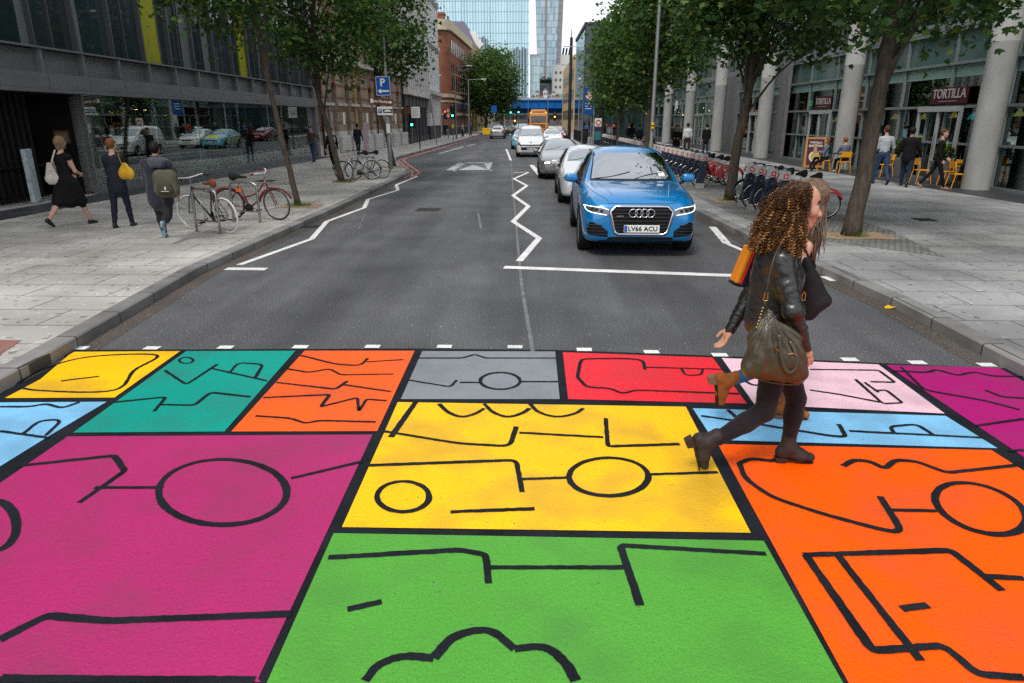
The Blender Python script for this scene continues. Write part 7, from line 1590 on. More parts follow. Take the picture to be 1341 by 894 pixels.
def hand_prims(w, fw, palm_n, m=0, s=1.0, curl=.5, spread=.05, side=1):
    """hand at wrist w; fw: direction of the hand, palm_n: direction the palm faces; five separate curled fingers"""
    fw = np.array(fw, float); fw /= np.linalg.norm(fw); pn = np.array(palm_n, float); pn -= fw*(pn@fw); pn /= np.linalg.norm(pn); lat = np.cross(fw, pn)*side; P = []
    def W(a, b, c): return np.array(w)+(fw*a+lat*b+pn*c)*s
    P.append(PR(W(-.02,0,0), W(.035,0,0), .026*s, .030*s, m, .02, [(pn,.62)])); P.append(PR(W(.04,-.018,0), W(.075,-.026,.002), .022*s, .014*s, m, .012, [(pn,.75)])); P.append(PR(W(.04,.014,0), W(.078,.022,.002), .022*s, .014*s, m, .012, [(pn,.75)]))
    for i, (b, L_) in enumerate(((-.031,.062),(-.011,.075),(.010,.080),(.030,.070))):
        a0 = W(.078,b,.0); c1 = curl*.55; p = a0; ang = c1*.6; segs = (L_*.45, L_*.32, L_*.23)
        for j, sg in enumerate(segs):
            q = p+(fw*math.cos(ang)+pn*math.sin(ang)+lat*(b*spread*10)*.5)*sg*s; P.append(PR(p, q, (.0098-.0012*j)*s, (.0090-.0014*j)*s, m, .004)); p = q; ang += c1+.12
    p = W(.018,.026,.010); q = W(.050,.052,.022); r = W(.082,.050,.032); P.append(PR(p, q, .014*s, .0115*s, m, .012)); P.append(PR(q, r, .0112*s, .0088*s, m, .005)); return P
def limb_dir(a, ab=0): return np.array([math.sin(ab), math.sin(a)*math.cos(ab), -math.cos(a)*math.cos(ab)])
def person(label, loc, rz, h=1.72, lt=0, lk=0, rt=0, rk=0, la=0, le=.2, ra=0, re=.2, lean=0, fem=False, skin='light', top=None, bottom=None, shoes=None, hair=None, style='short', sleeve=True, skirt=None, coat=0,
           lab=.12, rab=.12, headturn=0, headtilt=0, bulk=1.0, sit=None, group=None, res=.017, lfoot=None, rfoot=None, legskin=False, armin=None):
    """local space: forward is +Y, right is +X"""
    s = h/1.72; t = thing('person', label, 'person', loc, rz, group); P = []
    top = top or cloth('dark', (.02,.02,.025)); bottom = bottom or cloth('trousers', (.03,.03,.035)); shoes = shoes or mat('black_shoe', (.012,.012,.012), .4)
    mats = [SKIN[skin], M_lip, M_eyew, M_eyed, M_brow, top, bottom, shoes]
    thl, shl, ua, fa = .42*s, .42*s, .29*s, .25*s; hipw = .095*s; 
    def leg(side, a, kn):
        hp = np.array([side*hipw, 0, 0]); k = hp+limb_dir(a, side*.02)*thl; an = k+limb_dir(a-kn, side*.01)*shl; return hp, k, an, a-kn
    Ls, Rs = leg(-1, lt, lk), leg(1, rt, rk)
    low = min(Ls[2][2], Rs[2][2]); z0 = sit if sit is not None else -low+.085*s; off = np.array([0,0,z0])
    ML, MS = (0 if (skirt or legskin) else 6), 7
    for (hp, k, an, ang), ft in ((Ls, lfoot), (Rs, rfoot)):
        hp, k, an = hp+off, k+off, an+off; b = bulk
        P.append(PR(hp, k, .088*s*b*(1.0 if not fem else .98), .060*s*b, 6 if not (skirt or legskin) else 0, .03))
        if skirt: P.append(PR(hp+(k-hp)*.1, hp+(k-hp)*.98, .125*s, .112*s, 5, .07, [((1,0,0),1.15)], bias=-.03))
        P.append(PR(k, an+(k-an)*.62, .056*s*b, .056*s*b, ML, .02)); P.append(PR(an+(k-an)*.62, an, .054*s*b, (.044 if ML == 6 else .034)*s, ML, .02))
        fa_ = ft if ft is not None else (max(-1.1, ang*1.0) if ang < -.15 else 0); d = rotv((0,1,0), 'X', fa_)
        up = rotv((0,0,1), 'X', fa_); heel = an-up*.045*s-d*.03*s; P.append(PR(heel, heel+d*.10*s, .040*s, .038*s, MS, .02, [((1,0,0),.82)], bias=-.008)); P.append(PR(heel+d*.08*s-up*.012, heel+d*.185*s-up*.016*s, .036*s, .026*s, MS, .02, [((1,0,0),1.15)], bias=-.008))
        if fem: P.append(PR(heel-d*.005, heel-up*.05*s, .022*s, .016*s, MS, .008))
        else: P.append(PR(an+up*.02, heel+d*.02, .044*s, .040*s, MS, .01))
    pel = off.copy(); ld = np.array([0, math.sin(lean), math.cos(lean)]); fwd = np.array([0, math.cos(lean), -math.sin(lean)])
    wst = pel+ld*.20*s; chest = pel+ld*.40*s; nk = pel+ld*.56*s; fl = [((0,1,0), .68)]
    hipr = (.150 if fem else .140)*s*bulk
    P.append(PR(pel+np.array([-.035*s,-.01,.03]), pel+np.array([.035*s,-.01,.03]), hipr*.78, hipr*.78, 6 if not skirt else 5, .05, [((0,1,0),.80)]))
    P.append(PR(pel+ld*.06*s, wst, hipr*.90, (.122 if fem else .138)*s*bulk, 5, .05, fl)); P.append(PR(wst, chest, (.122 if fem else .140)*s*bulk, (.148 if fem else .168)*s*bulk, 5, .05, fl)); sw = (.155 if fem else .185)*s
    P.append(PR(nk+np.array([-sw*.62,0,-.07*s]), nk+np.array([sw*.62,0,-.07*s]), .068*s*bulk, .068*s*bulk, 5, .06, [((0,1,0),.95)]))
    if fem: P.append(PR(chest+np.array([-.06,.07,.0])*s, chest+np.array([.06,.07,.0])*s, .065*s, .065*s, 5, .04))
    P.append(PR(nk-ld*.03, nk+ld*.095*s+fwd*.02, .056*s, .050*s, 0, .02))
    if coat: # jacket skirt over the hips
        P.append(PR(wst, pel-np.array([0,0,coat*s])+fwd*.0, .15*s*bulk, .165*s*bulk, 5, .03, [((0,1,0),.80)], bias=-.01))
    if skirt:
        kz = skirt*s; mid = (Ls[1]+Rs[1])/2+off; P.append(PR(pel-np.array([0,0,.02]), np.array([0,mid[1]*.75,z0-kz*.8]), .150*s, .150*s, 5, .06, [((0,1,0),.95)], bias=-.03))
    for side, a, e, ab in ((-1,la,le,lab),(1,ra,re,rab)):
        sh = nk+np.array([side*sw,0,-.075*s]); el = sh+limb_dir(a, side*ab)*ua; fd = limb_dir(a+e, side*ab*.4)
        if armin is not None: fd = fd+np.array([-side*armin,0,0]); fd /= np.linalg.norm(fd)
        wr = el+fd*fa; th = 1.15*bulk if sleeve else .85
        P.append(PR(sh, el, .056*s*th, .044*s*th, 5 if sleeve else 0, .03)); P.append(PR(el, wr, .043*s*th, (.032 if sleeve else .027)*s, 5 if sleeve else 0, .02))
        if not sleeve: P.append(PR(sh, sh+(el-sh)*.15, .060*s, .050*s, 5, .02))
    V, Q, fm = surface_net(P, res)
    if res < .03:      # folds in the clothes
        nr = np.zeros_like(V); a_ = V[Q]; fn = np.cross(a_[:,1]-a_[:,0], a_[:,3]-a_[:,0]); cw = np.zeros(len(V)); sd = float(len(bpy.data.objects))
        for i in range(4): np.add.at(nr, Q[:,i], fn); cw[Q[:,i]] += np.isin(fm, (5,6))
        nr /= np.linalg.norm(nr, axis=1)[:,None]+1e-12; w_ = np.array([.3-1.1*abs(noise.noise(Vector((v[0]*7+sd, v[1]*7, v[2]*15))))+.4*noise.noise(Vector((v[0]*16, v[1]*16+sd, v[2]*30))) for v in V]); V = V+nr*(w_*.014*np.clip(cw/4,0,1))[:,None]
    V = V.tolist(); Q = Q.tolist(); fm = fm.tolist()
    # head and hands, sculpted finer and part of the same mesh
    hc = nk+ld*.185*s+fwd*.035*s; Rm = np.array(Matrix.Rotation(-headturn, 3, 'Z') @ Matrix.Rotation(-headtilt-lean*.3, 3, 'X'))
    def extra(pr, r_):
        v, q, f = surface_net(pr, r_); b = len(V); V.extend(v.tolist()); Q.extend((q+b).tolist()); fm.extend(f.tolist())
    extra(head_prims(hc, Rm, 0, s), min(.0075, res*.5))
    for side, a, e, ab in ((-1,la,le,lab),(1,ra,re,rab)):
        sh = nk+np.array([side*sw,0,-.075*s]); el = sh+limb_dir(a, side*ab)*ua; fd = limb_dir(a+e, side*ab*.4)
        if armin is not None: fd = fd+np.array([-side*armin,0,0]); fd /= np.linalg.norm(fd)
        extra(hand_prims(el+fd*fa, fd, (-side,0.1,0.1), 0, s*.95, .5, side=-side if False else (1 if side < 0 else -1)), .0065)
    mesh_obj('body', V, Q, mats, t, True, fm)
    if hair:
        def hq(a, b, ra_, rb=None, k=.03, flat=None, neg=False):
            return PR(hc+Rm@(np.array(a)*s), hc+Rm@(np.array(b)*s), ra_*s, (ra_ if rb is None else rb)*s, 0, k*s, [(Rm@np.array(x), f) for x, f in flat] if flat else None, neg)
        H = [hq((0,-.028,.052),(0,.006,.056),.089,.083,flat=[((1,0,0),.93)]), hq((0,-.045,.02),(0,-.035,-.02),.078,.062)]
        if style == 'short': H += [hq((0,.09,-.02),(0,.11,.0),.075,k=.012,neg=True), hq((0,.10,.03),(0,.12,.03),.045,k=.02,neg=True)]
        if style == 'bob': H += [hq((-.055,-.01,.02),(-.06,.0,-.07),.045,.034), hq((.055,-.01,.02),(.06,.0,-.07),.045,.034), hq((0,-.06,.0),(0,-.055,-.09),.07,.05,flat=[((1,0,0),1.1)]), hq((0,.115,-.03),(0,.11,.035),.062,k=.015,neg=True)]
        if style == 'long': H += [hq((-.055,-.02,.02),(-.07,-.03,-.18),.045,.035), hq((.055,-.02,.02),(.07,-.03,-.18),.045,.035), hq((0,-.06,.0),(0,-.07,-.24),.07,.05,flat=[((1,0,0),1.2)]), hq((0,.115,-.03),(0,.11,.035),.062,k=.015,neg=True)]
        if style == 'bun': H += [hq((0,-.085,.07),(0,-.10,.09),.040), hq((0,.10,-.03),(0,.11,.02),.072,k=.012,neg=True)]
        if style == 'cap': H += [hq((0,.05,.075),(0,.12,.062),.045,.03,flat=[((0,0,1),.3)]), hq((0,.115,-.06),(0,.11,.0),.07,k=.012,neg=True)]
        net_obj('hair', H, .009, hair, t)
    return t
HB, HBL, HK_, HG = hairm('brown', (.085,.045,.022)), hairm('black', (.014,.011,.010)), hairm('auburn', (.20,.075,.025)), hairm('dirty_blond', (.22,.14,.075))
navy, blackc, char = cloth('navy', (.018,.020,.035)), cloth('black', (.010,.010,.011)), cloth('charcoal', (.035,.036,.042)); jeans = cloth('jeans', (.035,.065,.13)); djeans = cloth('dark_jeans', (.020,.028,.055)); whitec = cloth('white', (.68,.68,.67)); greyc = cloth('grey', (.32,.33,.35)); lgrey = cloth('light_grey', (.45,.47,.50))
PZ = .12
def gxy(px, py): p = G(px, py, .12); return (p.x, p.y, .12)
# left pavement walkers (they walk away from the camera, heading right in the picture)
person('woman in a sleeveless black dress and black heels walking with a pale tote bag', gxy(98,295), R(-12), 1.74, lt=-.42, lk=.35, rt=.38, rk=.02, la=-.1, le=1.3, ra=.25, re=1.0, fem=True, top=blackc, bottom=blackc, hair=HG, style='bob', sleeve=False, skirt=.46, res=.0105, lfoot=-.7, rfoot=0, armin=.5)
person('auburn short-haired woman in a navy jacket and trousers seen from behind', gxy(163,297), R(2), 1.66, lt=-.12, lk=.10, rt=.18, rk=.05, la=.3, le=1.5, ra=.3, re=1.4, fem=True, top=cloth('navy_jacket', (.022,.024,.036)), bottom=navy, hair=HK_, style='short', coat=.10, bulk=1.05, res=.0105, lfoot=-.3, rfoot=0, armin=.4)
person('man in a dark hooded jacket with an olive backpack, right sole raised behind him', gxy(219,314), R(14), 1.70, lt=.50, lk=.25, rt=-.30, rk=1.05, la=.35, le=1.35, ra=-.20, re=.15, lean=.10, top=cloth('hooded_navy', (.026,.027,.040), sheen=.2), bottom=cloth('grey_black', (.028,.028,.032)), shoes=mat('blue_white_trainer', (.20,.30,.34), .6, var=.8, vscale=14), skin='mid', hair=HBL, style='short', coat=.12, bulk=1.34, res=.0105, rfoot=-1.35, rab=.28)
person('man in a brown top and jeans, hand on hip by the shop window', gxy(411,212), R(160), 1.70, lt=.2, lk=.05, rt=-.2, rk=.2, la=-.3, le=1.0, ra=.1, re=.2, lab=.75, top=cloth('brown_top', (.085,.060,.052)), bottom=jeans, hair=HB, headtilt=.3)
person('man in an open black suit and white shirt walking towards the camera', gxy(437,221), R(176), 1.68, lt=.25, lk=.05, rt=-.25, rk=.35, la=-.2, ra=.2, top=blackc, bottom=blackc, hair=HB, coat=.06)
person('man in a navy suit walking away along the brick building', gxy(470,203), R(-6), 1.76, lt=.2, lk=.1, rt=-.22, rk=.3, la=-.15, ra=.15, le=.5, re=.5, top=navy, bottom=navy, skin='mid', hair=HBL, coat=.08)
t = thing('shirt_front', 'white shirt and tie front of the man in the open black suit', 'shirt', (-8.70,30.72,1.18)) if False else None
# far left junction
person('two-tone dressed pedestrian in dark clothes at the left kerb corner', gxy(572+15,172.5) if False else (-10.6,88,.12), R(40), 1.68, lt=.1, rt=-.1, top=navy, bottom=blackc, hair=HBL, res=.03, group='pedestrians at the far left corner')
person('pedestrian carrying a pale bag at the left kerb corner', (-10.1,87.4,.12), R(150), 1.66, lt=.1, rt=-.1, top=char, bottom=greyc, hair=HB, res=.03, group='pedestrians at the far left corner')
person('pedestrian in a pale pink shirt crossing at the far left kerb', (-8.1,85,.02), R(-60), 1.78, lt=.25, rt=-.25, top=cloth('pink_shirt', (.62,.36,.42)), bottom=blackc, hair=HB, res=.03, group=None)
person('pedestrian in dark blue beside the one in the pink shirt', (-7.4,88,.12), R(-60), 1.76, lt=.25, rt=-.25, top=cloth('blue_top', (.04,.07,.16)), bottom=djeans, hair=HBL, res=.03)
person('pedestrian in navy waiting under the far lamp by the red brick block', (-8.8,92,.12), R(90), 1.76, top=navy, bottom=navy, hair=HBL, res=.03)
# right pavement
person('man in a light grey jumper and jeans walking away, hand in pocket', gxy(1151,241), R(-4), 1.83, lt=.30, lk=.1, rt=-.25, rk=.35, la=.1, ra=.1, le=.7, re=.4, rab=.35, top=lgrey, bottom=jeans, hair=HB, shoes=mat('dark_shoe', (.03,.02,.02), .5))
person('dark-haired man in a black jacket and jeans walking away', gxy(1183,244), R(-35), 1.79, lt=.28, lk=.1, rt=-.2, rk=.3, la=.1, ra=.15, lab=.3, rab=.35, top=blackc, bottom=djeans, hair=HBL, skin='mid', bulk=1.12, coat=.05)
person('woman in a black jacket and trousers striding past the near restaurant door', gxy(1222,247), R(-115), 1.75, lt=-.30, lk=.35, rt=.32, rk=.05, la=.1, ra=-.1, le=.8, re=.6, fem=True, top=blackc, bottom=blackc, hair=HB, style='bun', headturn=.35, shoes=mat('tan_pump', (.35,.22,.15), .5))
yt = thing('lime_zip_trim', 'x', 'x') if False else None
person('seated woman in a denim jacket and black leggings holding a paper bag at the cafe', (12.35,29.85,.125), R(75), 1.64, lt=1.15, lk=.75, rt=1.55, rk=1.15, la=.5, ra=.5, le=1.2, re=1.2, sit=.53, fem=True, top=cloth('denim_jacket', (.10,.18,.25)), bottom=blackc, hair=hairm('long_brown', (.15,.08,.04)), style='long', armin=.3, lfoot=0, rfoot=0)
person('seated man in a blue grey T-shirt with his back to the camera at the cafe', (12.8,29.1,.125), R(10), 1.70, lt=1.45, lk=1.3, rt=1.4, rk=1.2, la=.5, ra=.5, le=1.1, re=1.1, sit=.53, top=cloth('blue_grey_tee', (.13,.14,.19)), bottom=blackc, hair=HK_, style='short', lfoot=0, rfoot=0, lean=.12, shoes=mat('white_trainer', (.6,.6,.58), .6), armin=.3)
bgp = thing('paper_bag', 'brown paper bag held by the seated woman in the denim jacket', 'bag', (12.1,29.8,1.02), R(75)); o = MB(); o.rbox(-.13,.13,.18,.30,-.16,.20,.02); o.build('body', mat('kraft_paper', (.45,.30,.18), .8), bgp); o = MB(); o.tube([(-.06,.24,.20),(-.04,.24,.27),(.04,.24,.27),(.06,.24,.20)],.006,5); o.build('handle', MATS['kraft_paper'], bgp)
person('man in a dark jacket over a pink shirt standing behind the hire bicycles', (7.35,36,.12), R(165), 1.74, la=.5, ra=.5, le=1.1, re=1.1, top=blackc, bottom=blackc, hair=HBL, skin='mid', res=.022, armin=.5)
person('man in a bright white shirt and dark trousers walking away on the right pavement', (9.3,42.5,.12), R(5), 1.80, lt=.15, rt=-.15, top=whitec, bottom=cloth('brown_trousers', (.05,.04,.03)), hair=HBL, skin='mid', res=.022, bulk=1.12)
person('man in a black coat walking away just right of the white-shirted man', (10.9,44.5,.12), R(-8), 1.74, lt=.12, rt=-.12, top=blackc, bottom=djeans, hair=HBL, res=.022, coat=.15)
person('man in a blue shirt walking in front of the office entrance', (13.1,47.0,.12) if False else (12.0,41.6,.12), R(-60), 1.74, lt=.3, rt=-.3, rk=.3, top=cloth('blue_shirt', (.10,.17,.30)), bottom=blackc, hair=HB, res=.022)
rgp = np.random.default_rng(5)
crowd = [(8.2,48.5,'white'),(7.6,50,'char'),(6.9,49,'black'),(8.9,52,'navy'),(7.3,53,'black'),(6.6,54.5,'navy'),(7.9,56,'grey'),(9.5,58,'black'),(6.4,58,'white'),(7.1,60,'black'),(8.4,61.5,'navy'),(6.2,63,'char'),(9.0,64,'brown'),(7.0,66,'black'),(8.0,69,'red'),(6.3,71,'navy'),(7.5,74,'black'),(6.1,78,'blue'),(7.0,82,'char'),(10.2,50.5,'char')]
cd = dict(white=whitec, char=char, black=blackc, navy=navy, grey=greyc, brown=MATS['cloth_brown_top'], red=cloth('red', (.3,.03,.03)), blue=cloth('blue_top2', (.05,.12,.30)))
cn_ = dict(white='white', char='charcoal', black='black', navy='navy', grey='grey', brown='brown', red='red', blue='blue')
for i, (x, y, c) in enumerate(crowd):
    person('pedestrian in a %s top in the crowd on the far right pavement' % cn_[c], (x,y,.12), rgp.choice([0,math.pi])+rgp.uniform(-.4,.4), rgp.uniform(1.62,1.82), lt=.2*rgp.choice([-1,1]), rt=.2*rgp.choice([-1,1]), top=cd[c], bottom=[djeans,blackc,char][i%3], hair=[HB,HBL,HBL,HG][i%4], style='long' if i%5==2 else 'short', skin=['light','mid','light','dark'][i%4], res=.034, group='pedestrians in the crowd on the far right pavement')
# ================================================================== the two women crossing
def wrinkle(V, amp, sc, seed=0.0, p=1.0):
    out = []
    for v in V:
        q = Vector((v[0]*sc[0]+seed, v[1]*sc[1]+seed*.7, v[2]*sc[2])); n_ = .35-1.1*abs(noise.noise(q))+.5*noise.noise(q*.6)+.35*noise.noise(q*2.1); out.append(n_)
    return np.array(out)*amp
def net_wr(name, prims, res, mats, parent, org, amp=0, sc=(9,9,26), seed=1.3, extra=None):
    V, Q, fm = surface_net(prims, res)
    me_n = np.zeros_like(V); a = V[Q]; nrm = np.cross(a[:,1]-a[:,0], a[:,3]-a[:,0]); 
    for i in range(4): np.add.at(me_n, Q[:,i], nrm)
    me_n /= (np.linalg.norm(me_n, axis=1)[:,None]+1e-12)
    if amp: V = V+me_n*wrinkle(V, amp, sc, seed)[:,None]
    if extra: V = V+me_n*extra(V)[:,None]
    return mesh_obj(name, (V-np.array(org)).tolist(), Q.tolist(), mats, parent, True, fm.tolist())
M_leath = mat('black_leather', (.011,.011,.012), .34, var=.25, vscale=7, bump=.35, bscale=60, coat=.15, spec=.6)
M_leg = mat('aubergine_denim', (.014,.010,.0135), .85, var=.25, vscale=14, bump=.4, bscale=90, sheen=.1)
M_boot = mat('dark_brown_boot', (.034,.028,.026), .5, var=.25, vscale=20, bump=.3, bscale=50); M_heel = mat('stacked_heel', (.045,.025,.02), .5, var=.2, stretch=(1,1,8), vscale=20)
M_tanb = mat('tan_suede', (.25,.085,.022), .8, var=.25, vscale=18, bump=.4, bscale=60); M_heelp = mat('pale_heel', (.16,.10,.07), .6, var=.2)
M_gold = mat('gold_metal', (.75,.52,.20), .22, metal=1.0)
M_olive = mat('olive_leather', (.050,.040,.024), .34, var=.22, vscale=9, bump=.25, bscale=70, coat=.1)
def boot(parent, ank, d, up, m, hm, org, s=1.0, shaft=None, res=.007):
    d, up, ank = np.array(d,float), np.array(up,float), np.array(ank,float); d /= np.linalg.norm(d); up -= d*(up@d); up /= np.linalg.norm(up); lat = np.cross(d,up)
    sh = np.array(shaft, float) if shaft is not None else up; sh /= np.linalg.norm(sh); hl = ank-d*.035*s-up*.055*s
    P = [PR(ank+sh*.075*s, ank, .047*s, .046*s, 0, .03), PR(ank, hl+up*.02, .045*s, .036*s, 0, .03), PR(hl+up*.012*s, hl+d*.11*s+up*.002*s, .038*s, .041*s, 0, .03, [(lat,.85)]), PR(hl+d*.11*s-up*.004*s, hl+d*.185*s-up*.014*s, .041*s, .033*s, 0, .03, [(lat,1.08),(up,.9)]), PR(ank+d*.01, hl+d*.12*s+up*.005, .040*s, .033*s, 0, .03)]
    o = net_wr('boot', P, res, [m], parent, org, .0022, (30,30,30), 3.1)
    b = MB(); M = Matrix((Vector(d), Vector(lat), Vector(up))).transposed().to_4x4(); M.translation = Vector(hl-np.array(org))
    b.add([(-.034*s,-.026*s,-.075*s),(.022*s,-.026*s,-.075*s),(.022*s,.026*s,-.075*s),(-.034*s,.026*s,-.075*s),(-.040*s,-.032*s,-.022*s),(.034*s,-.032*s,-.022*s),(.034*s,.032*s,-.022*s),(-.040*s,.032*s,-.022*s)], [(0,3,2,1),(4,5,6,7),(0,1,5,4),(1,2,6,5),(2,3,7,6),(3,0,4,7)], 0, M); b.build('heel', hm, o, bevel=.004)
    b = MB(); n = 16; ol = []
    for i in range(n):
        a = 2*math.pi*i/n; x = .088+.128*math.cos(a); y = .036*math.sin(a)*(1.0 if x > .05 else .88); z = -.022 if x < .06 else -.022-(x-.06)*.20
        ol.append((x*s, y*s, z*s))
    b.add(ol+[(x,y,z-.007*s) for x,y,z in ol], [tuple(range(n)), tuple(range(2*n-1,n-1,-1))]+[(i,n+i,n+(i+1)%n,(i+1)%n) for i in range(n)], 0, M); b.build('sole', mat('boot_sole', (.014,.013,.012), .6), o); return o
OX = np.array([1.57, 4.08, 0.0])
w1 = thing('person', 'curly-haired woman in a black leather jacket and dark skinny jeans striding across the crossing', 'person', tuple(OX))
A = lambda *v: np.array(v, float)
head, neck = A(1.578,4.075,1.715), A(1.505,4.08,1.52); shR, shL = A(1.455,3.925,1.425), A(1.50,4.235,1.41); elR, wrR = A(1.520,3.84,1.150), A(1.640,3.885,.905); elL, wrL = A(1.425,4.35,1.095), A(1.325,4.33,.885)
hipR, hipL = A(1.52,3.985,.885), A(1.575,4.165,.885); kR, anR = A(1.480,3.965,.465), A(1.160,3.965,.240); kL, anL = A(1.745,4.165,.470), A(1.735,4.165,.125); pel, cst = A(1.535,4.08,.93), A(1.49,4.08,1.27)
# body: one continuous surface from head to ankles with hands
P = [PR(hipR,kR,.083,.054,0), PR(kR,anR,.052,.034,0), PR(hipL,kL,.083,.054,0), PR(kL,anL,.052,.034,0), PR(pel+A(0,-.05,0),pel+A(0,.05,0),.105,.105,0,.05), PR(pel,cst,.105,.125,0,.05,[((1,0,0),.8)]), PR(shR,shL,.05,.05,0,.04), PR(cst,neck,.10,.055,0,.05), PR(neck,head-A(.02,0,.05),.056,.054,0,.02), PR(shR,elR,.046,.036,0), PR(elR,wrR,.036,.025,0), PR(shL,elL,.046,.036,0), PR(elL,wrL,.036,.025,0)]
hp_r = head_prims(head, Matrix.Rotation(-math.pi/2-.16,3,'Z') @ Matrix.Rotation(-.10,3,'X'), 0, 1.10)
V, Q, fm = surface_net(P+[], .010); V, Q, fm = V.tolist(), Q.tolist(), fm.tolist()
def addp(pr, r_):
    v, q, f = surface_net(pr, r_, blur=r_ > .004); b = len(V); V.extend(v.tolist()); Q.extend((q+b).tolist()); fm.extend(f.tolist())
addp(hp_r, .0042)
addp(hand_prims(wrR, (.28,.05,-.95), (-.15,1,0), 0, 1.0, .75, side=-1), .0036); addp(hand_prims(wrL, (-.42,-.03,-.9), (-.9,-.1,.45), 0, 1.0, .45, side=1), .0036)
mesh_obj('body', (np.array(V)-OX).tolist(), Q, [mat('skin_tanned', (.52,.27,.185), .5, var=.08, vscale=14, bump=.08, bscale=150), mat('lips_rose', (.42,.13,.12), .42), M_eyew, M_eyed, M_brow], w1, True, fm)
# leather jacket
def scr(V):
    out = np.zeros(len(V))
    for a, b in ((shR,elR),(elR,wrR),(elL,wrL),(shL,elL)):
        ab = b-a; h = ((V-a)@ab)/(ab@ab); d = np.linalg.norm(V-a-np.clip(h,0,1)[:,None]*ab, axis=1); w = np.clip(1-(d-.05)/.03,0,1)*np.clip(np.minimum(h+.1,1.05-h)*4,0,1)
        out += w*.0024*np.sin(h*46+V[:,0]*40+V[:,1]*25+2*np.sin(V[:,2]*30))*(.5+.5*np.sin(h*11+2))
    return out
P = [PR(A(1.485,4.08,1.10),cst,.150,.165,0,.05,[((1,0,0),.84)]), PR(cst,A(1.475,4.08,1.37),.165,.150,0,.05,[((1,0,0),.80)]), PR(shR+A(.0,.03,.0),shL-A(0,.03,0),.078,.078,0,.06), PR(A(1.50,4.08,1.43),A(1.505,4.08,1.49),.088,.070,0,.03), PR(A(1.54,4.02,1.30),A(1.54,4.14,1.30),.085,.085,0,.05),
     PR(A(1.475,4.08,1.03),A(1.48,4.08,1.12),.158,.15,0,.03,[((1,0,0),.90)]), PR(shR,elR,.067,.054,0,.03), PR(elR,wrR,.055,.036,0,.02), PR(elR-A(.01,0,0),elR+A(.01,0,0),.056,.056,0,.02), PR(shL,elL,.066,.053,0,.03), PR(elL,wrL,.054,.036,0,.02),
     PR(A(1.45,4.08,1.0),A(1.44,4.08,.98),.152,.15,0,.01,neg=False)]
P.pop(); P.append(PR(wrR+A(.012,0,-.035),wrR+A(.02,0,-.06),.030,.028,0,.004,neg=True))
jk = net_wr('leather_jacket', P, .0085, [M_leath], w1, OX, .0060, (10,10,22), 1.3, scr)
o = MB(); o.tube([A(1.50,3.99,1.44)-OX, A(1.545,4.00,1.47)-OX, A(1.60,4.04,1.42)-OX, A(1.61,4.05,1.30)-OX], [.016,.022,.024,.012], 8, flat=.5); o.tube([A(1.50,4.17,1.44)-OX, A(1.545,4.16,1.47)-OX, A(1.60,4.12,1.42)-OX, A(1.61,4.11,1.30)-OX], [.016,.022,.024,.012], 8, flat=.5); o.build('lapel', M_leath, jk, smooth=True)
o = MB()   # seams on the jacket: shoulder, cuff zip
o.tube([shR+A(-.02,-.060,.03)-OX, shR+A(.02,-.068,-.01)-OX, shR+A(.04,-.055,-.06)-OX], .003, 5); o.tube([wrR+A(-.015,-.038,.09)-OX, wrR+A(-.004,-.036,.01)-OX], .0025, 5); o.build('seam', M_leath, jk)
o = MB(); P2 = [PR(A(1.515,4.08,.86),A(1.50,4.08,1.06),.137,.130,0,.04,[((1,0,0),.86)])]; net_wr('dark_top', P2, .011, [cloth('black_top', (.010,.010,.011))], w1, OX, .008, (7,7,16), 5.0)
def rings(V):
    out = np.zeros(len(V))
    for a, b, lo in ((kR,anR,.72),(kL,anL,.72)):
        ab = b-a; h = ((V-a)@ab)/(ab@ab); d = np.linalg.norm(V-a-np.clip(h,0,1)[:,None]*ab, axis=1); w = np.clip(1-(d-.04)/.04,0,1)
        out += w*.004*np.sin(h*60)*np.clip((h-lo)*6,0,1)*(h<1.1)+w*.0035*np.sin(h*75+V[:,1]*30)*np.clip(.16-np.abs(h),0,.16)*6
    return out
P = [PR(hipR,kR,.094,.062,0,.03), PR(kR,kR+(anR-kR)*.35,.062,.062,0,.02), PR(kR+(anR-kR)*.35,anR+(kR-anR)*.10,.062,.043,0,.02), PR(hipL,kL,.094,.062,0,.03), PR(kL,kL+(anL-kL)*.35,.061,.061,0,.02), PR(kL+(anL-kL)*.35,anL+A(0,0,.05),.061,.042,0,.02), PR(pel+A(-.02,-.055,-.01),pel+A(-.02,.055,-.01),.118,.118,0,.05), PR(pel+A(-.035,-.05,-.05),pel+A(-.03,.05,-.05),.10,.10,0,.05)]
net_wr('skinny_jeans', P, .0085, [M_leg], w1, OX, .0028, (14,14,30), 2.2, rings)
boot(w1, anL+A(.0,0,-.005), (1,-.06,0), (0,0,1), M_boot, M_heel, OX, 1.0, (.0,0,1)); boot(w1, anR+A(-.022,0,.01), (.40,.0,-.92), (.92,0,.40), M_boot, M_heel, OX, 1.0, (kR-anR))
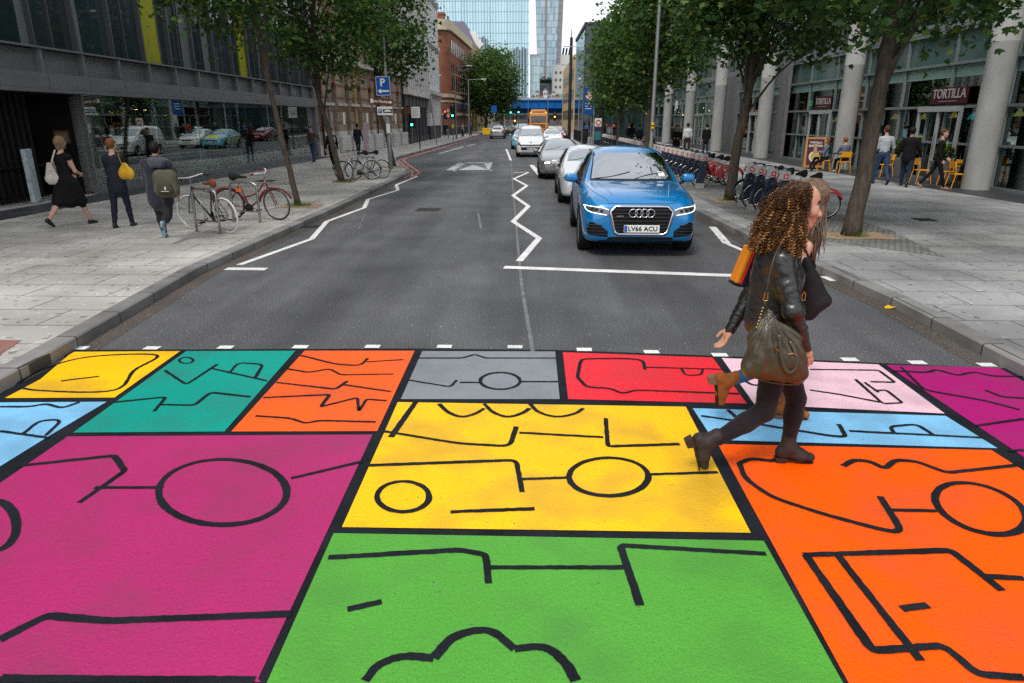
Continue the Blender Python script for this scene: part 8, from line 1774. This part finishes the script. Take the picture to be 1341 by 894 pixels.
# curly hair
HD, HM_, HL = mat('curl_dark', (.055,.026,.013), .5, var=.3, vscale=40), mat('curl_brown', (.12,.052,.020), .45, var=.3, vscale=40), mat('curl_gold', (.42,.20,.065), .42, var=.3, vscale=40)
mass = [(A(1.535,4.08,1.760),.106),(A(1.495,4.08,1.72),.116),(A(1.475,4.08,1.655),.122),(A(1.445,4.08,1.595),.116),(A(1.428,4.07,1.545),.100),(A(1.505,3.995,1.67),.070),(A(1.495,3.975,1.60),.072),(A(1.475,3.965,1.53),.062),(A(1.505,4.165,1.66),.068),(A(1.485,4.185,1.58),.066)]
mass = [(c+A(.016 if c[2] < 1.7 else .006,0,.006), r*.94) for c, r in mass]+[(A(1.583,4.08,1.772),.088),(A(1.575,4.04,1.775),.080)]
P = [PR(c,c+A(.001,0,0),r*.86,r*.86,0,.03) for c, r in mass]+[PR(A(1.72,4.08,1.74),A(1.70,4.08,1.60),.150,.150,0,.01,neg=True)]
hr = net_wr('hair', P, .010, [HD], w1, OX, .012, (40,40,40), 7.0)
rg = np.random.default_rng(77); o = MB(); cnt = 0
while cnt < 3400:
    c, r = mass[rg.choice(len(mass), p=np.array([r**2 for _, r in mass])/sum(r**2 for _, r in mass))]; dv = rg.normal(size=3); dv /= np.linalg.norm(dv)
    if dv[2] < -.6: continue
    p = c+dv*r*rg.uniform(.78,1.04)
    inside = any(np.linalg.norm(p-c2) < r2*.76 for c2, r2 in mass)
    lim = 1.672-(1.83-p[2])*.95 if p[2] > 1.75 else 1.572
    if inside or p[0] > lim or p[2] < 1.455: continue
    out = dv*A(1,1,.3)*.45+A(-.12,0,-1)*1.0+rg.normal(size=3)*.22; out /= np.linalg.norm(out); L_ = rg.uniform(.05,.11); turns = L_/.020; rad = rg.uniform(.0045,.0085)
    if p[2]-L_ < 1.435: L_ = max(.025, p[2]-1.44)
    u = np.cross(out, A(0,1,.2)); u /= np.linalg.norm(u); v = np.cross(out, u); n = int(7*turns)+2; ph = rg.uniform(0,6.28); pts = []
    for i in range(n): t_ = i/(n-1); a = ph+t_*turns*2*math.pi; pts.append(p+out*L_*t_+(u*math.cos(a)+v*math.sin(a))*rad*(.4+.6*min(1,t_*4))+A(0,0,-.0)-OX)
    if max(q[0] for q in pts)+OX[0] > lim+.018: continue
    if any(q[2] < 1.785 and q[0]+OX[0] > 1.592+max(0,q[2]-1.75)*.8 for q in pts): continue
    zf = np.clip((p[2]-1.48)/.30,0,1); g = rg.random(); m_ = (0 if g < .10+.55*zf else 1 if g < .58+.34*zf else 2)
    o.tube([tuple(q) for q in pts], [.0019+.0009*math.sin(math.pi*i/(n-1)) for i in range(n)], 3, m_, cap=False); cnt += 1
o.build('curls', [HD, HM_, HL], hr, smooth=True)
er = MB(); er.ball((wrL+A(-.035,-.012,-.085)-OX), .006, 6, sc=(1.4,1.4,.6)); er.build('finger_ring', M_chrome, w1)

# olive handbag hanging on her near side
bagO = np.array([1.52, 3.80, .95]); bag = thing('handbag', 'large slouchy olive brown leather handbag hanging from the curly-haired woman\'s shoulder', 'handbag', tuple(bagO))
B_ = lambda px_, py_, Y: np.array(AT(px_, py_, Y))
P = []
top, bl, br_, mr_ = B_(1006,412,3.80), B_(988,478,3.78), B_(1044,484,3.78), B_(1040,446,3.78)
for a, b, ra_, rb_ in ((B_(1007,410,3.81),B_(996,440,3.80),.020,.055),(B_(996,440,3.80),B_(990,476,3.79),.055,.068),(B_(990,478,3.79),B_(1041,484,3.79),.070,.066),(B_(1004,440,3.80),B_(1036,462,3.79),.062,.066),(B_(1010,425,3.80),B_(1038,444,3.79),.036,.052),(B_(1000,460,3.79),B_(1038,470,3.79),.078,.074),(B_(986,484,3.79),B_(1046,492,3.79),.040,.040)):
    P.append(PR(a,b,ra_,rb_,0,.045,[((0,1,0),.80)]))
def folds(V):
    x = (V[:,0]-top[0]); z = V[:,2]-top[2]; ang = np.arctan2(x, -z+.02); return .0050*np.sin(ang*30+z*8)*np.clip(1.2-np.abs(z)*2.6,0.1,1)+.003*np.sin(x*70+z*30)
bb_ = net_wr('body', P, .0065, [M_olive], bag, bagO, .006, (10,10,10), 4.4, folds)
def tb(pxs, Y, r, flat=1.0, n=8, k=5): return smooth_path([tuple(B_(a, b, y)-bagO) for (a, b), y in zip(pxs, Y)], k)
o = MB(); o.tube(tb([(1029,316),(1022,322),(1013,342),(1008,362),(1005,380)], [3.98,3.87,3.80,3.79,3.79], 0), .017, 8, flat=.22); o.build('strap', M_olive, bag, smooth=True)
o = MB()
c = B_(1003,389,3.79)-bagO; o.tube([c+A(-.012,0,-.02),c+A(.012,0,-.02),c+A(.008,0,.028),c+A(-.008,0,.028)], .0035, 6, closed=True); c2 = B_(1001,398,3.79)-bagO; o.tube([c+A(0,0,-.02), c2], .004, 6); o.build('clasp', M_gold, bag)
for i in range(7): 
    o = MB(); p_ = B_(999-i*1.35,403+i*4.2,3.755)-bagO; o.ball(p_, .0055, 8, sc=(1,.6,1)); o.build('stud', M_gold, bb_)
o = MB(); o.tube(tb([(1021,438),(1022,455),(1026,478),(1034,488),(1043,481),(1042,462),(1035,446)], [3.735,3.725,3.715,3.715,3.72,3.73,3.75], 0), .0115, 8, flat=.35); o.build('handle', M_olive, bag, smooth=True)
o = MB(); o.tube(tb([(1010,448),(1016,457),(1024,462)], [3.735,3.728,3.728], 0), .0035, 6); o.tube(tb([(1032,464),(1039,463),(1044,466)], [3.715,3.715,3.72], 0), .0035, 6); o.build('zip', M_gold, bb_)
o = MB(); o.tube(tb([(978,462),(984,490),(1010,501),(1050,502),(1054,478)], [3.77,3.755,3.745,3.75,3.78], 0), .003, 5); o.build('piping', M_olive, bb_)

# second woman, half hidden behind the first
O2 = np.array([1.95, 4.80, 0.0]); w2 = thing('person', 'woman with long straight light brown hair, blue jeans and tan ankle boots, half hidden behind the curly-haired woman', 'person', tuple(O2))
w2['label'] = 'long-haired woman in blue jeans and tan boots half hidden behind the curly-haired woman'
h2, n2 = A(1.905,4.80,1.665), A(1.88,4.80,1.47); s2R, s2L = A(1.86,4.64,1.38), A(1.86,4.96,1.38); e2R, r2R = A(1.80,4.60,1.12), A(1.74,4.62,.90); e2L, r2L = A(1.80,5.0,1.12), A(1.78,5.0,.88)
hp2R, hp2L = A(1.86,4.71,.86), A(1.88,4.89,.86); k2R, a2R = A(1.76,4.72,.50), A(1.475,4.72,.372); k2L, a2L = A(2.0,4.88,.46), A(1.975,4.88,.115); p2, c2_ = A(1.86,4.80,.90), A(1.86,4.80,1.22)
Rm2 = Matrix.Rotation(-math.pi/2-.45,3,'Z') @ Matrix.Rotation(-.45,3,'X')
V, Q, fm = surface_net([PR(hp2R,k2R,.08,.05,0), PR(k2R,a2R,.05,.034,0), PR(hp2L,k2L,.08,.05,0), PR(k2L,a2L,.05,.034,0), PR(p2,c2_,.115,.125,0,.05), PR(c2_,n2,.11,.055,0,.05), PR(s2R,s2L,.05,.05,0,.04), PR(n2,h2-A(.01,0,.05),.055,.052,0,.02), PR(s2R,e2R,.045,.036,0), PR(e2R,r2R,.036,.025,0), PR(s2L,e2L,.045,.036,0), PR(e2L,r2L,.036,.025,0)], .011); V, Q, fm = V.tolist(), Q.tolist(), fm.tolist()
addp(head_prims(h2, Rm2, 0, 1.06), .0046); addp(hand_prims(r2R, (.3,0,-.95), (0,1,0), 0, .98, .7, side=-1), .004); addp(hand_prims(r2L, (-.1,0,-1), (0,-1,0), 0, .98, .6, side=1), .004)
mesh_obj('body', (np.array(V)-O2).tolist(), Q, [SKIN['light'], M_lip, M_eyew, M_eyed, M_brow], w2, True, fm)
net_wr('coat', [PR(A(1.86,4.80,.98),c2_,.150,.160,0,.05,[((1,0,0),.85)]), PR(c2_,A(1.86,4.80,1.33),.158,.140,0,.05,[((1,0,0),.8)]), PR(s2R+A(0,.05,-.02),s2L,.062,.062,0,.05), PR(n2-A(0,0,.06),n2+A(.01,0,.02),.08,.068,0,.03), PR(s2R+A(0,.03,-.02),e2R,.056,.050,0,.03), PR(e2R,r2R,.052,.038,0,.02), PR(s2L,e2L,.064,.052,0,.03), PR(e2L,r2L,.052,.038,0,.02)], .011, [cloth('soft_black', (.012,.012,.014))], w2, O2, .006, (9,9,18), 9.0)
net_wr('blue_jeans', [PR(hp2R,k2R,.090,.060,0), PR(k2R,a2R,.060,.042,0,.02), PR(hp2L,k2L,.090,.060,0), PR(k2L,a2L+A(0,0,.05),.060,.042,0,.02), PR(p2+A(0,-.05,0),p2+A(0,.05,0),.115,.115,0,.05)], .009, [mat('mid_blue_denim', (.030,.115,.26), .85, var=.3, vscale=12, bump=.4, bscale=80)], w2, O2, .0035, (16,16,30), 6.0)
boot(w2, a2L, (1,-.1,0), (0,0,1), M_tanb, M_heelp, O2, 1.0); boot(w2, a2R+A(-.02,0,.0), (.28,0,-.96), (.96,0,.28), M_tanb, M_heelp, O2, 1.0, (k2R-a2R))
# long straight hair as many strands over a cap
Rn = np.array(Rm2); HS = [mat('straight_dark', (.085,.052,.034), .45), mat('straight_mid', (.14,.088,.056), .42), mat('straight_pale', (.22,.145,.095), .4)]
hs_ = net_wr('hair', [PR(h2+Rn@A(0,-.02,.055),h2+Rn@A(0,.01,.055),.100,.094,0,.03), PR(h2+Rn@A(0,-.04,.02),A(1.86,4.80,1.42),.088,.062,0,.04), PR(h2+Rn@A(.06,.03,.03),A(1.90,4.68,1.38),.050,.036,0,.03), PR(h2+Rn@A(-.06,.03,.03),A(1.93,4.86,1.38),.046,.030,0,.03), PR(h2+Rn@A(.075,.045,.02),h2+Rn@A(.07,.06,-.08),.034,.028,0,.02)], .009, [HS[1]], w2, O2, .003, (50,50,8), 2.0)
o = MB()
for i in range(2600):
    th, ph_ = rg.uniform(0,2*math.pi), rg.uniform(0,1)**.6*1.5; d0 = Rn@A(math.sin(ph_)*math.cos(th), math.sin(ph_)*math.sin(th), math.cos(ph_)); p0 = h2+Rn@A(0,-.004,.052)+d0*.107
    lf_ = (Rn.T@(d0))
    if lf_[1] > .72: continue
    d1 = d0.copy(); d1[2] = 0; d1 /= (np.linalg.norm(d1)+1e-9); side = Rn.T@d1
    p1 = h2+d1*.118+A(0,0,-.015); pm_ = h2+Rn@A(0,-.004,.052)+(d0+d1*.8)/np.linalg.norm(d0+d1*.8)*.112; tgt = A(1.89,4.67,1.34) if d1[1] < -.1 and d1[0] > -.3 else A(1.93,4.87,1.34) if d1[0] > 0.1 else A(1.84,4.80,1.30)
    p2_ = tgt+rg.normal(size=3)*A(.035,.03,.05)+A(0,0,.10); p3 = p2_+A(0,0,-rg.uniform(.05,.14))
    pa = smooth_path([tuple(p0-O2), tuple(pm_-O2), tuple(p1-O2), tuple(p2_-O2), tuple(p3-O2)], 4); o.tube(pa, [.0029]*(len(pa)-1)+[.001], 3, int(rg.choice(3, p=(.3,.4,.3))), cap=False)
o.build('strands', HS, hs_, smooth=True)
# black bag worn in front, with clip; red and orange satchel at the back
bkO = np.array([1.78,4.45,1.05]); bk_ = thing('handbag', 'soft black shoulder bag bulging in front of the walking women', 'handbag', tuple(bkO))
P = [PR(B_(1056,340,4.42),B_(1080,393,4.42),.018,.030,0,.05), PR(B_(1054,350,4.42),B_(1062,412,4.42),.022,.032,0,.06), PR(B_(1080,394,4.42),B_(1052,414,4.42),.030,.026,0,.05), PR(B_(1060,365,4.42),B_(1066,394,4.42),.040,.060,0,.06,[((0,1,0),.8)])]
bk_b = net_wr('body', P, .008, [mat('soft_black_leather', (.016,.016,.018), .5, bump=.3, bscale=80)], bk_, bkO, .005, (10,10,10), 3.3)
o = MB(); o.tube(smooth_path([tuple(B_(a,b,y)-bkO) for (a,b),y in zip([(1052,322),(1058,335),(1060,350)],[4.60,4.50,4.45])],5), .014, 8, flat=.3); o.build('strap', MATS['soft_black_leather'], bk_)
o = MB(); c = B_(1052.5,387,4.32)-bkO; o.tube([c+A(-.010,0,-.035),c+A(.010,0,-.03),c+A(.012,0,.012),c+A(0,0,.028),c+A(-.008,0,.012)], .004, 6, closed=True); o.build('clip', M_gold, bk_)
saO = np.array([1.40,4.42,1.25]); sa = thing('satchel', 'small orange and red striped satchel with navy edge behind the curly-haired woman\'s back', 'satchel', tuple(saO))
c = B_(975,346,4.36)-saO; M = Matrix.Translation(Vector(c)) @ Matrix.Rotation(.30,4,'Y') @ Matrix.Rotation(.15,4,'Z')
o = MB(); o.rbox(-.036,-.002,-.05,.05,-.125,.118,.010,M=M); o.build('flap', mat('orange_leather', (.62,.20,.015), .5, var=.1, bump=.2), sa); o = MB(); o.rbox(-.001,.014,-.052,.052,-.125,.12,.006,M=M); o.build('red_gusset', mat('red_leather', (.52,.02,.02), .5), sa); o = MB(); o.rbox(.0145,.04,-.05,.05,-.14,.13,.010,M=M); o.rbox(-.038,.013,-.048,.048,-.142,-.127,.005,M=M); o.build('navy_back', mat('navy_leather', (.012,.014,.03), .5), sa)

# bags and details of the walkers on the left
def shoulderbag(label, c, sz, m, strap_pts, cat='bag', name='shoulder_bag', rz=0):
    t = thing(name, label, cat, tuple(c), rz); w_, h_ = sz[0], sz[2]; q_ = min(w_,h_)*.36; P = [PR((-w_*.5+q_,0,-h_*.5+q_),(w_*.5-q_,0,-h_*.5+q_),q_,q_,0,.03,[((0,1,0),sz[1]/w_)]), PR((-w_*.28,0,-h_*.2),(-w_*.12,0,h_*.40),q_*.7,q_*.35,0,.04,[((0,1,0),.5)]), PR((w_*.28,0,-h_*.2),(w_*.05,0,h_*.40),q_*.7,q_*.35,0,.04,[((0,1,0),.5)])]
    net_wr('body', P, .011, [m], t, (0,0,0), .006, (14,14,14), 2.0); o = MB(); o.tube(smooth_path([tuple(Vector(p)-Vector(c)) for p in strap_pts],4), .016, 6, flat=.35); o.build('strap', m, t); return t
def addpart(root, name, prims_world, res, mats, amp=.004, sc=(14,14,14)):
    """extra garment part sculpted in place, then handed to its wearer"""
    V, Q, fm = surface_net(prims_world, res); M = root.matrix_basis.inverted(); V = [tuple(M @ Vector(v)) for v in V]
    return mesh_obj(name, V, Q.tolist(), mats, root, True, fm.tolist())
ppl = {o['label']: o for o in bpy.data.objects if o.name.startswith('person') and o.get('label')}
pY = gxy(163,297)[1]; pB = gxy(219,314)[1]; pD = gxy(98,295)[1]
M_yb = mat('mustard_leather', (.60,.34,.03), .5, var=.12, bump=.3, bscale=40)
c = B_(165,224,pY-.26); shoulderbag('mustard yellow slouchy bag on the back of the auburn woman', c, (.36,.20,.30), M_yb, [B_(148,198,pY-.12), B_(152,206,pY-.20), B_(158,216,pY-.24), B_(162,222,pY-.25)], rz=-.3)
c = B_(67,227,pD-.12); shoulderbag('cream canvas tote bag carried by the woman in the black dress', c, (.24,.14,.44), mat('cream_canvas', (.52,.49,.42), .9, var=.15, bump=.3), [B_(71,196,pD-.10), B_(68,206,pD-.14), B_(66,216,pD-.13)], rz=.2, name='tote_bag')
# backpack
man = ppl['man in a dark hooded jacket with an olive backpack, right sole raised behind him']
cb_ = B_(217,238,pB-.27); bp = thing('backpack', 'olive green backpack on the back of the man in the dark hooded jacket', 'backpack', tuple(cb_), .20)
M_ol = mat('olive_canvas', (.095,.090,.062), .85, var=.15, bump=.4, bscale=60)
net_wr('body', [PR((-.08,0,-.14),(.08,0,-.14),.125,.125,0,.05,[((0,1,0),.75)]), PR((-.07,.0,.08),(.07,0,.08),.12,.12,0,.05,[((0,1,0),.72)]), PR((-.08,0,-.12),(-.08,0,.08),.122,.118,0,.04,[((0,1,0),.74)]), PR((.08,0,-.12),(.08,0,.08),.122,.118,0,.04,[((0,1,0),.74)])], .011, [M_ol], bp, (0,0,0), .004, (12,12,12))
net_wr('front_pocket', [PR((-.06,-.10,-.13),(.06,-.10,-.13),.075,.075,0,.04,[((0,1,0),.6)]), PR((-.05,-.10,-.05),(.05,-.10,-.05),.07,.06,0,.04,[((0,1,0),.6)])], .010, [mat('olive_dark', (.060,.058,.040), .85, bump=.3)], bp, (0,0,0), .003, (14,14,14))
o = MB(); text_mesh(o, 'S', .07, frame_M((.02,-.155,-.10),(1,0,0),(0,.1,1)), depth=.002, bold=.002); o.box(-.05,.07,-.157,-.154,-.150,-.142); o.build('emblem', M_signwhite, bp)
o = MB(); 
for s_ in (-1,1): o.tube(smooth_path([(s_*.10,.06,.16),(s_*.12,.16,.22),(s_*.14,.26,.12)],4), .018, 6, flat=.3)
o.build('shoulder_strap', MATS['olive_dark'], bp)
for s_ in (-1,1): o = MB(); o.tube([(s_*.09,-.02,-.24),(s_*.095,-.03,-.36)], .011, 5, flat=.3); o.build('strap_end', MATS['olive_dark'], bp)
Hc = B_(208,211,pB-.10); addpart(man, 'hood', [PR(Hc+A(-.12,-.02,.01),Hc+A(.12,-.06,.01),.07,.07,0,.05,[((0,0,1),.8)]), PR(Hc+A(-.08,-.06,-.05),Hc+A(.08,-.09,-.05),.06,.06,0,.05)], .011, [cloth('hood_grey_navy', (.055,.058,.078), sheen=.3)])
# shirt front and lime zip on two far walkers
for lab, pxy, w_, h_, m_, dy, nm in (('man in an open black suit and white shirt walking towards the camera', (437,187), .085,.17, whitec, -.16, 'shirt'), ('woman in a black jacket and trousers striding past the near restaurant door', (1240,190), .02,.11, mat('lime_trim', (.35,.50,.02), .6), -.16, 'zip_trim')):
    r_ = ppl[lab]; c = B_(*pxy, r_.location.y+dy); addpart(r_, nm, [PR(c+A(0,0,h_),c-A(0,0,h_),w_,w_*.6,0,.02,[((0,1,0),.5)])], .012, [m_])
